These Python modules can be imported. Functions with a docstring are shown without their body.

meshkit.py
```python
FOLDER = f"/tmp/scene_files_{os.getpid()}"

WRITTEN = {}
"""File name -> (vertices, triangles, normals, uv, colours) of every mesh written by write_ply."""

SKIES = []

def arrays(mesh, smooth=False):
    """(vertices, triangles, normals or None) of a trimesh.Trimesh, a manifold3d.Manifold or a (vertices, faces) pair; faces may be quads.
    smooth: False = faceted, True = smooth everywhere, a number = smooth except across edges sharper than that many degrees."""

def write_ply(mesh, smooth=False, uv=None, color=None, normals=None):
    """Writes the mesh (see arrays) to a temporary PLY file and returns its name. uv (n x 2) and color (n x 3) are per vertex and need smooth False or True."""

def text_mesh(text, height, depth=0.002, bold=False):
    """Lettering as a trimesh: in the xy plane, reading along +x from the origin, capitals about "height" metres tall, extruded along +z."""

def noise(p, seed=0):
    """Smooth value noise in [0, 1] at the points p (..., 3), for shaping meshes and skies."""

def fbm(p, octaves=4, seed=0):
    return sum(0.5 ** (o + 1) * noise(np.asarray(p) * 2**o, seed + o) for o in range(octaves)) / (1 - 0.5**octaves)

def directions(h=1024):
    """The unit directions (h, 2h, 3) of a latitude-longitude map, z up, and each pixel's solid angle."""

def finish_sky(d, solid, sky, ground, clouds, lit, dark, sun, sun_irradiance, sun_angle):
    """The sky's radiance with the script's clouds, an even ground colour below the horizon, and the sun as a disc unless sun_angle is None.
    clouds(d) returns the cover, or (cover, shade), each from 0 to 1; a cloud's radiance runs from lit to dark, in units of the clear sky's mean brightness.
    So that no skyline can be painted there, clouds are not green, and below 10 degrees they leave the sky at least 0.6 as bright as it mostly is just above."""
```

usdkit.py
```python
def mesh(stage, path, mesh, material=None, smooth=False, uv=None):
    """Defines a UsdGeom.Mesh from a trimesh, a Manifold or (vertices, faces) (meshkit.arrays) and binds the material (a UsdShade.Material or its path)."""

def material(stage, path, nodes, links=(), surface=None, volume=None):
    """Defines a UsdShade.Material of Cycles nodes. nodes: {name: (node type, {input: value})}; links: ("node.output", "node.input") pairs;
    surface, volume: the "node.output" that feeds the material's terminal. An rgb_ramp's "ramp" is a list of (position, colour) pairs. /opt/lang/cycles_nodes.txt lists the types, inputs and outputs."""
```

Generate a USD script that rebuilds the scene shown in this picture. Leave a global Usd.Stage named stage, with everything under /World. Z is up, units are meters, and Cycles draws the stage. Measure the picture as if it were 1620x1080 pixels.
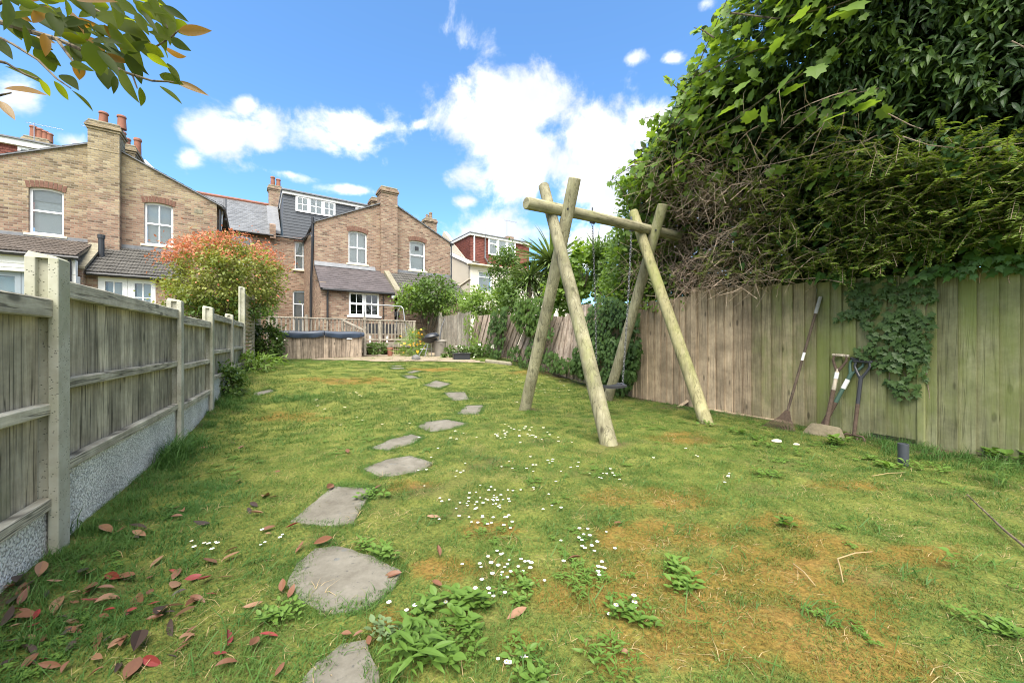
import math, numpy as np, trimesh, usdkit, meshkit
from pxr import Usd, UsdGeom, UsdLux, UsdShade, Sdf, Gf, Vt
from shapely.geometry import Polygon, box as sbox
from collections import defaultdict

stage = Usd.Stage.CreateInMemory()
world = UsdGeom.Xform.Define(stage, '/World')
UsdGeom.SetStageUpAxis(stage, 'Z'); UsdGeom.SetStageMetersPerUnit(stage, 1.0)
F, H = 600.0, 1.05                      # focal length in photograph pixels (1620 wide), eye height

# ------------------------------------------------------------------ camera, sun, sky
cam = UsdGeom.Camera.Define(stage, '/World/camera')
cam.CreateHorizontalApertureAttr(36.0); cam.CreateVerticalApertureAttr(24.0)
cam.CreateFocalLengthAttr(36.0 * F / 1620)
cam.CreateClippingRangeAttr(Gf.Vec2f(0.05, 2000))
cam.AddTranslateOp().Set(Gf.Vec3d(0, 0, H)); cam.AddRotateXOp().Set(90.0)
cam.CreateExposureAttr(2.1)
SUN_EL, SUN_AZ = math.radians(61), math.radians(183)      # azimuth = atan2(x, y)
sun = UsdLux.DistantLight.Define(stage, '/World/sun')
sun.CreateIntensityAttr(0.74); sun.CreateAngleAttr(55.0); sun.CreateNormalizeAttr(True)
sun.CreateColorAttr(Gf.Vec3f(1.0, 0.95, 0.86))
sun.AddRotateZOp().Set(-math.degrees(SUN_AZ)); sun.AddRotateXOp().Set(-(90 - math.degrees(SUN_EL)))
CLOUDS = [  # direction of each cloud bank through (px, py) with half extents in px, weight
    (822, 160, 95, 62, 1.0), (770, 205, 95, 55, 1.0), (965, 220, 125, 72, 1.0), (1020, 200, 70, 44, 1.0), (1000, 260, 90, 60, .9), (850, 262, 175, 70, .86), (735, 272, 60, 34, .95), (960, 300, 150, 60, .84),
    (800, 368, 170, 44, .86), (960, 390, 200, 46, .84), (480, 208, 135, 40, 1.06), (540, 205, 70, 24, .95), (425, 222, 62, 30, .95), (335, 215, 78, 34, .95), (390, 168, 34, 24, .9), (290, 248, 44, 26, .85),
    (663, 197, 26, 16, .46), (1065, 93, 30, 18, .42), (1000, 92, 44, 14, .38), (30, 140, 70, 48, .85), (120, 225, 70, 24, .66), (455, 275, 110, 14, .45), (735, 320, 40, 20, .5), (1120, 5, 60, 18, .36),
    (560, 300, 100, 14, .42)]
def build_sky():
    n, l = {}, []
    n['sky'] = ('sky_texture', dict(sky_type='single_scattering', sun_disc=False, sun_elevation=SUN_EL, sun_rotation=SUN_AZ, altitude=60.0, air_density=1.0, aerosol_density=0.7, ozone_density=2.2))
    n['tc'] = ('texture_coordinate', {})
    n['nz'] = ('noise_texture', dict(scale=7.5, detail=9.0, roughness=0.6, distortion=0.25)); l.append(('tc.generated', 'nz.vector'))
    n['nz2'] = ('noise_texture', dict(scale=2.1, detail=4.0, roughness=0.5)); l.append(('tc.generated', 'nz2.vector'))
    last = None
    for i, (px, py, hw, hh, w) in enumerate(CLOUDS):
        d = np.array([(px - 810) / F, 1.0, (540 - py) / F]); L = np.linalg.norm(d); d /= L
        s = np.array([F * L / hw, 2.2 * F * L / max(hw, hh), F * L / hh])
        n[f'm{i}'] = ('mapping', dict(mapping_type='point', scale=tuple(s), location=tuple(-d * s)))
        n[f'v{i}'] = ('vector_math', dict(math_type='length'))
        n[f'f{i}'] = ('math', dict(math_type='multiply_add', value2=-.62, value3=0.30 + .46 * w))
        l += [('tc.generated', f'm{i}.vector'), (f'm{i}.vector', f'v{i}.vector1'), (f'v{i}.value', f'f{i}.value1')]
        if last is None: last = f'f{i}.value'
        else:
            n[f'x{i}'] = ('math', dict(math_type='smoothmax', value3=0.12))
            l += [(last, f'x{i}.value1'), (f'f{i}.value', f'x{i}.value2')]; last = f'x{i}.value'
    # out of view, heavier cloud cover is added to whiten the ambient light
    n['sep'] = ('separate_xyz', {}); l.append(('tc.generated', 'sep.vector'))
    n['front'] = ('map_range', dict(from_min=0.35, from_max=-0.15, to_min=-1.0, to_max=0.0, clamp=True)); l.append(('sep.y', 'front.value'))
    n['gen'] = ('math', dict(math_type='multiply_add', value2=2.6, value3=-0.80)); l.append(('nz2.fac', 'gen.value1'))
    n['gen2'] = ('math', dict(math_type='add')); l += [('gen.value', 'gen2.value1'), ('front.result', 'gen2.value2')]
    n['mx'] = ('math', dict(math_type='maximum')); l += [(last, 'mx.value1'), ('gen2.value', 'mx.value2')]
    n['na'] = ('math', dict(math_type='multiply_add', value2=2.1, value3=-1.05)); l.append(('nz.fac', 'na.value1'))
    n['sum'] = ('math', dict(math_type='add')); l += [('mx.value', 'sum.value1'), ('na.value', 'sum.value2')]
    n['cov'] = ('map_range', dict(range_type='smoothstep', from_min=0.12, from_max=0.56, to_min=0.0, to_max=0.96, clamp=True)); l.append(('sum.value', 'cov.value'))
    n['nz3'] = ('noise_texture', dict(scale=7.0, detail=5.0, roughness=0.55)); l.append(('tc.generated', 'nz3.vector'))
    n['cc'] = ('rgb_ramp', dict(ramp=[(0.0, (2.5, 2.7, 3.2)), (0.40, (3.0, 3.15, 3.5)), (0.56, (4.6, 4.6, 4.7)), (1.0, (6.0, 5.9, 5.8))])); l.append(('nz3.fac', 'cc.fac'))
    n['tint'] = ('mix_color', dict(blend_type='multiply', fac=1.0, b=(0.60, 0.85, 1.0), use_clamp=False)); l.append(('sky.color', 'tint.a'))
    n['mix'] = ('mix_color', dict(blend_type='mix', use_clamp=False)); l += [('cov.result', 'mix.fac'), ('tint.result', 'mix.a'), ('cc.color', 'mix.b')]
    n['bg'] = ('background_shader', dict(strength=0.08)); l.append(('mix.result', 'bg.color'))
    m = usdkit.material(stage, '/World/Looks/sky_look', n, l, surface='bg.background')
    dome = UsdLux.DomeLight.Define(stage, '/World/sky')
    UsdShade.MaterialBindingAPI.Apply(dome.GetPrim()).Bind(m)
    dome.GetPrim().SetCustomDataByKey('kind', 'structure')
build_sky()

# ------------------------------------------------------------------ helpers
used = defaultdict(int)
def numbered(parent, name):
    k = used[(parent, name)]; used[(parent, name)] += 1
    return name if k == 0 else f'{name}_{k:03d}'
def tag(prim, label=None, cat=None, group=None, kind=None):
    p = prim.GetPrim() if hasattr(prim, 'GetPrim') else prim
    for k, v in (('label', label), ('category', cat), ('group', group), ('kind', kind)):
        if v: p.SetCustomDataByKey(k, v)
    return p
LOC = {}
def thing(name, label, cat, loc=(0, 0, 0), group=None):
    path = '/World/' + numbered('/World', name)
    x = UsdGeom.Xform.Define(stage, path); x.AddTranslateOp().Set(Gf.Vec3d(*map(float, loc)))
    LOC[path] = np.array(loc, float)
    tag(x, label, cat, group)
    return path
class MB:
    def __init__(s): s.v, s.f, s.n = [], [], 0
    def add(s, v, f):
        v = np.asarray(v, float); f = np.asarray(f, int)
        if f.shape[1] == 4: f = np.vstack([f[:, [0, 1, 2]], f[:, [0, 2, 3]]])
        s.v.append(v); s.f.append(f + s.n); s.n += len(v); return s
    def tm(s, m): return s.add(m.vertices, m.faces)
    def get(s): return np.vstack(s.v), np.vstack(s.f)
    def hexa(s, p):   # bottom 4 (ccw from above) then top 4
        return s.add(p, [[0, 3, 2, 1], [4, 5, 6, 7], [0, 1, 5, 4], [1, 2, 6, 5], [2, 3, 7, 6], [3, 0, 4, 7]])
    def box(s, c, size, ax=None):
        a = np.eye(3) if ax is None else np.asarray(ax, float)
        h = np.array(size) / 2.0
        q = np.array([[-1, -1, -1], [1, -1, -1], [1, 1, -1], [-1, 1, -1], [-1, -1, 1], [1, -1, 1], [1, 1, 1], [-1, 1, 1]]) * h
        return s.hexa(q @ a + np.asarray(c, float))
    def cbox(s, c, size, ax=None, b=0.006):
        a = np.eye(3) if ax is None else np.asarray(ax, float)
        h = np.array(size) / 2.0; pts = []
        b = min(b, min(h) * .6)
        for sg in np.ndindex(2, 2, 2):
            g = np.array(sg) * 2 - 1
            for k in range(3):
                q = g * (h - b); q[k] = g[k] * h[k]; pts.append(q)
        hull = trimesh.convex.convex_hull(np.array(pts))
        return s.add(np.array(hull.vertices) @ a + np.asarray(c, float), hull.faces)
    def tube(s, pts, r, n=6, cap=True):
        p = np.asarray(pts, float); r = np.broadcast_to(np.asarray(r, float), (len(p),))
        t = np.gradient(p, axis=0); t /= np.maximum(np.linalg.norm(t, axis=1, keepdims=True), 1e-9)
        ref = np.array([0, 0, 1.0]) if abs(t[:, 2]).mean() < .8 else np.array([1.0, 0, 0])
        a = np.cross(t, ref); a /= np.maximum(np.linalg.norm(a, axis=1, keepdims=True), 1e-9); b = np.cross(t, a)
        g = np.arange(n) * 2 * np.pi / n
        v = (p[:, None] + r[:, None, None] * (np.cos(g)[None, :, None] * a[:, None] + np.sin(g)[None, :, None] * b[:, None])).reshape(-1, 3)
        f = [[i * n + j, i * n + (j + 1) % n, (i + 1) * n + (j + 1) % n, (i + 1) * n + j] for i in range(len(p) - 1) for j in range(n)]
        f = np.array(f); f = np.vstack([f[:, [0, 1, 2]], f[:, [0, 2, 3]]])
        if cap:
            m = len(p) * n; v = np.vstack([v, p[0], p[-1]])
            f = np.vstack([f, [[m, (j + 1) % n, j] for j in range(n)], [[m + 1, m - n + j, m - n + (j + 1) % n] for j in range(n)]])
        return s.add(v, f)
    def ext(s, poly, depth, o, ax):     # shapely polygon in (ax0, ax1), extruded along ax2 by depth, from o
        m = trimesh.creation.extrude_polygon(poly, depth, engine='earcut')
        return s.add(np.array(m.vertices) @ np.asarray(ax, float) + np.asarray(o, float), m.faces)
    def lathe(s, prof, c, n=16, ax=None):
        prof = np.asarray(prof, float); g = np.arange(n) * 2 * np.pi / n
        v = np.stack([prof[:, None, 0] * np.cos(g), prof[:, None, 0] * np.sin(g), np.repeat(prof[:, 1:2], n, 1)], -1).reshape(-1, 3)
        f = [[i * n + j, i * n + (j + 1) % n, (i + 1) * n + (j + 1) % n, (i + 1) * n + j] for i in range(len(prof) - 1) for j in range(n)]
        a = np.eye(3) if ax is None else np.asarray(ax, float)
        return s.add(v @ a + np.asarray(c, float), f)
VC = [0]
def pick_mat(n):
    if n in VAR: VC[0] = (VC[0] * 1103515245 + 12345) & 0x7fffffff; i = (VC[0] >> 9) % VAR[n]; return M[n if i == 0 else f'{n}_{i}']
    return M[n]
def part(parent, name, mesh, mat, label=None, smooth=False, kind=None, prim=None):
    path = parent + '/' + numbered(parent, name)
    v, f = mesh.get() if isinstance(mesh, MB) else mesh
    off = LOC.get('/'.join(path.split('/')[:3]), np.zeros(3))
    m = usdkit.mesh(stage, path, (np.asarray(v) - off, np.asarray(f)), pick_mat(mat) if isinstance(mat, str) else mat, smooth=smooth)
    tag(m, label, None, None, kind)
    if prim:
        for k, a in prim.items(): UsdGeom.PrimvarsAPI(m).CreatePrimvar(k, Sdf.ValueTypeNames.FloatArray, 'vertex').Set(Vt.FloatArray.FromNumpy(np.asarray(a, np.float32)))
    return path
def solo(name, mesh, mat, label=None, cat=None, group=None, kind=None, smooth=False, prim=None):
    p = part('/World', name, mesh, mat, smooth=smooth, prim=prim)
    tag(stage.GetPrimAtPath(p), label, cat, group, kind)
    return p
def unit(v): v = np.asarray(v, float); return v / np.linalg.norm(v)
def sstep(x): x = np.clip(x, 0, 1); return x * x * (3 - 2 * x)

# garden axis, terrain, rays
TH = math.radians(29.2)
AX = np.array([-math.sin(TH), math.cos(TH)]); RT = np.array([math.cos(TH), math.sin(TH)])     # along the garden / to its right
def sq(X, Y): return X * AX[0] + Y * AX[1], X * RT[0] + Y * RT[1]
def W(s, q, z=0.0): return np.array([s * AX[0] + q * RT[0], s * AX[1] + q * RT[1], z])
def gz(X, Y):
    X = np.asarray(X, float); Y = np.asarray(Y, float)
    s, q = sq(X, Y)
    z = 0.52 * sstep((s - 4.6) / 6.4)
    p = np.stack([X, Y, 0 * X], -1)
    z = z + (meshkit.fbm(p * 1.1 + 7.3, 3, 5) - .5) * 0.05 * np.clip(1.4 - s / 12, .3, 1)
    z = z + 0.07 * np.exp(-((s - 6.3) / .5) ** 2 - ((q + .1) / .7) ** 2)
    z = z + 0.05 * np.exp(-((q + 1.0) / .22) ** 2) * (s > -2) + 0.03 * np.exp(-((q - 5.3) / .35) ** 2)
    return z
def ray(px, py): return np.array([(px - 810) / F, 1.0, (540 - py) / F])
def at(px, py, Y): return ray(px, py) * Y + np.array([0, 0, H])
def G(px, py):
    r = ray(px, py); lo = .5
    Ys = np.arange(.6, 40, .02); z = H + r[2] * Ys - gz(r[0] * Ys, Ys)
    k = np.argmax(z < 0); Y = Ys[k] if z[k] < 0 else 40.0
    return np.array([r[0] * Y, Y, float(gz(r[0] * Y, Y))])
def fence_s(px, q):         # where the view ray through column px meets the line at q beside the axis
    r = (px - 810) / F
    return q * (RT[0] - r * RT[1]) / (r * AX[1] - AX[0])
def topx(P):
    P = np.asarray(P, float); return np.stack([810 + F * P[..., 0] / P[..., 1], 540 - F * (P[..., 2] - H) / P[..., 1]], -1)

# ------------------------------------------------------------------ materials
M = {}
def mat(name, nodes, links, surface='p.BSDF'):
    M[name] = usdkit.material(stage, '/World/Looks/' + name, nodes, links, surface=surface); return M[name]
def plain(name, col, rough=.6, metal=0.0, spec=.4, var=.12, scale=9.0, bump=.0, bscale=60.0, coat=0.0):
    n = {'g': ('geometry', {}), 'nz': ('noise_texture', dict(scale=scale, detail=5.0, roughness=.6)), 'r': ('rgb_ramp', dict(ramp=[(.25, tuple(np.array(col) * (1 - var))), (.75, tuple(np.minimum(1, np.array(col) * (1 + var))))])),
         'p': ('principled_bsdf', dict(roughness=rough, metallic=metal, specular_ior_level=spec, coat_weight=coat))}
    l = [('g.position', 'nz.vector'), ('nz.fac', 'r.fac'), ('r.color', 'p.base_color')]
    if bump:
        n['nb'] = ('noise_texture', dict(scale=bscale, detail=4.0)); n['b'] = ('bump', dict(strength=.6, distance=bump))
        l += [('g.position', 'nb.vector'), ('nb.fac', 'b.height'), ('b.normal', 'p.normal')]
    return mat(name, n, l)
VAR = {}
def wood(name, ramp, **k):
    for i, g in enumerate((.80, .93, 1.06, 1.2)):
        e = k.get('island', .2) / .2; q = 1 + (g - 1) * e
        wood1(name if i == 0 else f'{name}_{i}', [(a, tuple(np.array(c) * q)) for a, c in ramp], **{**k, 'off': i * 3.7})
    VAR[name] = 4
def wood1(name, ramp, off=0.0, stretch=(40, 40, 2.2), algae=None, afac=(.5, .75), ascale=(1.6, 1.6, .9), bump=.0025, rough=.8, island=.25, crack=.35):
    """weathered wood: grain stretched along one axis, tone per board, green algae in patches"""
    n = {'g': ('geometry', {}), 'mp': ('mapping', dict(mapping_type='point', scale=stretch)),
         'sh': ('vector_math', dict(math_type='add', vector1=(off, off * 1.7, off * .6))),
         'nz': ('noise_texture', dict(scale=1.0, detail=6.0, roughness=.65, distortion=.6)), 'r': ('rgb_ramp', dict(ramp=ramp)),
         'nl': ('noise_texture', dict(scale=2.3, detail=4.0, roughness=.6)), 'bl': ('map_range', dict(from_min=.3, from_max=.7, to_min=.72, to_max=1.22)),
         'hv': ('hsv', {}),
         'mc': ('mapping', dict(mapping_type='point', scale=tuple(np.array(stretch) * np.array([.55, .55, .22] if stretch[2] < stretch[0] else [.22, .22, .55])))), 'nc': ('noise_texture', dict(scale=1.0, detail=3.0, roughness=.55, distortion=.3)), 'c0': ('math', dict(math_type='subtract', value2=.5)), 'c1': ('math', dict(math_type='absolute')), 'c2': ('map_range', dict(from_min=.004, from_max=.022, to_min=crack, to_max=1.0, clamp=True)),
         'mk': ('mapping', dict(mapping_type='point', scale=tuple(np.clip(np.array(stretch) * .17, 2.4, 7.5)))), 'kn': ('voronoi_texture', dict(scale=1.0)), 'k1': ('map_range', dict(range_type='smoothstep', from_min=.07, from_max=.15, to_min=.42, to_max=1.0, clamp=True)), 'ns': ('noise_texture', dict(scale=7.0, detail=6.0, roughness=.7)), 's1': ('map_range', dict(from_min=.35, from_max=.62, to_min=.74, to_max=1.08, clamp=True)), 'm1': ('math', dict(math_type='multiply')), 'm2': ('math', dict(math_type='multiply')), 'm3': ('math', dict(math_type='multiply')), 'bh': ('math', dict(math_type='multiply')),
         'b': ('bump', dict(strength=.9, distance=bump)), 'p': ('principled_bsdf', dict(roughness=rough, specular_ior_level=.2))}
    l = [('sh.vector', 'mc.vector'), ('mc.vector', 'nc.vector'), ('nc.fac', 'c0.value1'), ('c0.value', 'c1.value1'), ('c1.value', 'c2.value'), ('sh.vector', 'mk.vector'), ('mk.vector', 'kn.vector'), ('kn.distance', 'k1.value'), ('g.position', 'ns.vector'), ('ns.fac', 's1.value'), ('c2.result', 'm1.value1'), ('k1.result', 'm1.value2'), ('m1.value', 'm2.value1'), ('s1.result', 'm2.value2'), ('m2.value', 'm3.value1'), ('bl.result', 'm3.value2'), ('nz.fac', 'bh.value1'), ('m1.value', 'bh.value2'), ('g.position', 'sh.vector2'), ('sh.vector', 'mp.vector'), ('mp.vector', 'nz.vector'),
         ('nz.fac', 'r.fac'), ('g.position', 'nl.vector'), ('nl.fac', 'bl.value'), ('m3.value', 'hv.value'), ('r.color', 'hv.color'),
         ('bh.value', 'b.height'), ('b.normal', 'p.normal')]
    out = 'hv.color'
    if algae is not None:
        n |= {'ma': ('mapping', dict(mapping_type='point', scale=ascale)), 'na': ('noise_texture', dict(scale=1.0, detail=7.0, roughness=.65)),
              'aa': ('map_range', dict(range_type='smoothstep', from_min=afac[0], from_max=afac[1], to_min=0, to_max=.85, clamp=True)), 'ax': ('mix_color', dict(b=algae)), 'am': ('mix_color', dict(blend_type='multiply', fac=.55))}
        l += [('sh.vector', 'ma.vector'), ('ma.vector', 'na.vector'), ('na.fac', 'aa.value'), ('aa.result', 'ax.fac'), (out, 'ax.a'), ('r.color', 'am.b'), ('ax.result', 'am.a')]
        out = 'ax.result'
    l.append((out, 'p.base_color'))
    return mat(name, n, l)
def leaf(name, cols, trans=.35, rough=.45, spec=.4, tcol=None, under=None):
    """foliage: tone per leaf, light partly passing through"""
    st = [(i / max(1, len(cols) - 1), c) for i, c in enumerate(cols)]
    n = {'g': ('geometry', {}), 'nz': ('noise_texture', dict(scale=1.7, detail=3.0)), 'ad': ('math', dict(math_type='multiply_add', value2=.62)), 'a2': ('math', dict(math_type='multiply_add', value2=.9, value3=-.27)), 'r': ('rgb_ramp', dict(ramp=st)),
         'p': ('principled_bsdf', dict(roughness=rough, specular_ior_level=spec)), 't': ('translucent_bsdf', {}), 'm': ('mix_closure', dict(fac=trans)),
         'tc': ('mix_color', dict(blend_type='multiply', fac=1.0, b=tcol or (1.5, 1.5, .7), use_clamp=False))}
    l = [('g.position', 'nz.vector'), ('nz.fac', 'a2.value1'), ('g.random_per_island', 'ad.value1'), ('a2.value', 'ad.value3'), ('ad.value', 'r.fac'), ('r.color', 'p.base_color'), ('r.color', 'tc.a'), ('tc.result', 't.color'), ('p.BSDF', 'm.closure1'), ('t.BSDF', 'm.closure2')]
    return mat(name, n, l, 'm.closure')
import shapely
GU, GN = np.array([.826, .563, 0]), np.array([.563, -.826, 0]); GU = unit(GU); GN = unit(np.array([GU[1], -GU[0], 0]))
GP0 = np.array([-13.11, 14.07, 0]); GD = -float(GP0 @ GN)
wood('fence_grey', [(.25, (0.209, 0.184, 0.132)), (.5, (0.386, 0.346, 0.258)), (.78, (0.572, 0.515, 0.398))], algae=(.15, .165, .085), afac=(.54, .8), ascale=(1.2, 1.2, .8), island=.22)
wood('rail_grey', [(.25, (0.233, 0.213, 0.161)), (.5, (0.398, 0.366, 0.285)), (.78, (0.561, 0.525, 0.420))], stretch=(3, 3, 38), algae=(.16, .18, .09), afac=(.55, .85), island=.1)
wood('fence_brown', [(.25, (0.289, 0.215, 0.141)), (.5, (0.392, 0.301, 0.201)), (.78, (0.489, 0.388, 0.262))], algae=(.19, .18, .09), afac=(.6, .9), island=.16, crack=.6)
wood('fence_mixed', [(.25, (0.222, 0.181, 0.107)), (.5, (0.292, 0.244, 0.147)), (.78, (0.354, 0.300, 0.187))], algae=(.17, .185, .065), afac=(.47, .72), island=.14, crack=.6)
wood('fence_green', [(.25, (0.169, 0.165, 0.088)), (.5, (0.228, 0.223, 0.120)), (.78, (0.275, 0.272, 0.154))], algae=(.165, .19, .055), afac=(.42, .66), ascale=(1.5, 1.5, .7), island=.16, crack=.6)
wood('fence_far', [(.25, (.24, .215, .17)), (.5, (.36, .33, .27)), (.78, (.46, .43, .36))], algae=(.23, .24, .14), afac=(.6, .9), island=.12)
wood('fence_lean', [(.25, (.20, .15, .115)), (.5, (.35, .28, .225)), (.78, (.46, .39, .32))], algae=(.22, .21, .12), afac=(.62, .9), island=.18)
wood('pole_wood', [(.2, (0.156, 0.137, 0.081)), (.5, (0.257, 0.236, 0.148)), (.8, (0.343, 0.319, 0.222))], stretch=(26, 26, 3), algae=(.215, .235, .075), afac=(.5, .78), crack=.55, ascale=(2.2, 2.2, .7), island=.1, bump=.002)
wood('pole_mossy', [(.2, (0.190, 0.166, 0.086)), (.5, (0.274, 0.248, 0.130)), (.8, (0.342, 0.310, 0.194))], stretch=(26, 26, 3), algae=(.24, .255, .085), afac=(.42, .72), crack=.6, ascale=(2.2, 2.2, .7), island=.05, bump=.002)
wood('beam_wood', [(.2, (.156, .137, .081)), (.5, (.257, .236, .148)), (.8, (.343, .319, .222))], stretch=(3, 3, 30), algae=(.20, .22, .075), afac=(.5, .78), ascale=(1.5, 1.5, 5), island=.05, bump=.002, crack=.5)
wood('tub_wood', [(.2, (0.190, 0.147, 0.104)), (.5, (0.314, 0.252, 0.190)), (.8, (0.418, 0.347, 0.271))], stretch=(30, 30, 2), island=.28, bump=.001)
wood('deck_wood', [(.2, (.20, .17, .13)), (.5, (.30, .265, .21)), (.8, (.40, .355, .29))], stretch=(20, 20, 3), island=.15, bump=.001)
wood('bark', [(.2, (.06, .045, .03)), (.5, (.14, .11, .075)), (.8, (.24, .20, .15))], stretch=(14, 14, 4), island=.1, bump=.006)
wood('twig', [(.2, (0.155, 0.109, 0.078)), (.5, (0.310, 0.232, 0.171)), (.8, (0.496, 0.395, 0.295))], stretch=(20, 20, 20), island=.3, bump=.001)
wood('old_handle', [(.2, (0.056, 0.040, 0.032)), (.5, (0.104, 0.076, 0.056)), (.8, (0.160, 0.120, 0.088))], stretch=(30, 30, 4), island=.05, bump=.001)
wood('handle_pale', [(.2, (.27, .22, .16)), (.5, (.40, .34, .26)), (.8, (.52, .46, .37))], stretch=(30, 30, 4), island=.05, bump=.001)
plain('moss_cap', (.15, .19, .05), .95, spec=.1, var=.35, scale=30, bump=.006, bscale=120)
plain('steel_dark', (.10, .095, .09), .5, .7, var=.3, scale=30)
plain('chain_steel', (.16, .16, .165), .4, .9, var=.3, scale=30)
plain('rust', (.09, .06, .042), .8, .3, var=.35, scale=40)
plain('rubber', (.03, .03, .034), .5, spec=.4)
plain('black_plastic', (.022, .023, .026), .42, spec=.5)
plain('grey_plastic', (.045, .05, .058), .5, spec=.4)
plain('green_plastic', (.05, .095, .07), .5, spec=.4, var=.2)
plain('grip_grey', (.22, .22, .21), .6, spec=.3)
plain('sticker', (.62, .62, .60), .5, spec=.3)
plain('dry_mud', (.155, .13, .085), .95, spec=.1, var=.3, scale=14, bump=.012, bscale=40)
plain('white_pvc', (.80, .80, .80), .35, spec=.5, var=.02)
plain('white_paint', (.74, .73, .70), .5, spec=.4, var=.05, scale=3)
plain('sill_stone', (.58, .53, .40), .8, spec=.2, var=.12)
plain('curtain', (.86, .89, .90), .9, spec=.1, var=.05, scale=2)
plain('curtain_white', (.68, .70, .72), .9, spec=.1, var=.04, scale=2)
plain('room_dark', (.035, .038, .04), .9, spec=.1)
plain('lead', (.17, .175, .185), .7, .3, var=.25, scale=6)
plain('gutter_black', (.02, .02, .022), .4, spec=.4)
plain('terracotta', (.24, .105, .07), .8, spec=.2, var=.25, scale=5)
plain('mortar_cap', (.20, .18, .13), .95, spec=.1, var=.35, scale=9, bump=.02, bscale=20)
plain('clad_grey', (.085, .093, .105), .6, spec=.3, var=.1, scale=3)
plain('bifold_grey', (.26, .30, .33), .45, spec=.4, var=.05)
plain('render_cream', (.52, .47, .385), .9, spec=.1, var=.06, scale=.8, bump=.004, bscale=30)
plain('render_pale', (.66, .61, .51), .9, spec=.1, var=.05, scale=.8, bump=.004, bscale=30)
plain('aerial', (.30, .31, .33), .4, .8)
plain('cover_vinyl', (.020, .034, .060), .42, spec=.5, var=.25, scale=4)
plain('galv', (.42, .43, .44), .4, .8, var=.1)
plain('bin_grey', (.20, .18, .15), .7, spec=.3, var=.2, scale=6)
plain('gravel', (.25, .20, .14), .95, spec=.1, var=.25, scale=40, bump=.01, bscale=60)
plain('boulder', (.14, .135, .125), .9, spec=.1, var=.3, scale=12, bump=.01, bscale=30)
plain('soil', (.06, .045, .03), .95, spec=.05, var=.3)
plain('daisy_white', (.70, .70, .67), .7, spec=.2, var=.04)
plain('daisy_yellow', (.75, .52, .05), .7, spec=.2)
plain('lily_orange', (.80, .36, .03), .6, spec=.2, var=.2, scale=20)
plain('rose_white', (.80, .78, .62), .7, spec=.2, var=.08)
leaf('dead_straw', [(.30, .22, .11), (.50, .40, .23)], .15, .8, .1)
leaf('fallen_red', [(.15, .03, .025), (.27, .04, .035), (.36, .06, .045)], .1, .45, .35)
leaf('fallen_brown', [(.11, .052, .03), (.20, .09, .048), (.28, .14, .08)], .1, .5, .3)
leaf('fallen_pale', [(.19, .105, .06), (.28, .16, .095), (.36, .225, .145)], .1, .55, .3)
leaf('fallen_dark', [(.035, .025, .02), (.09, .05, .04)], .05, .5, .3)
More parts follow.
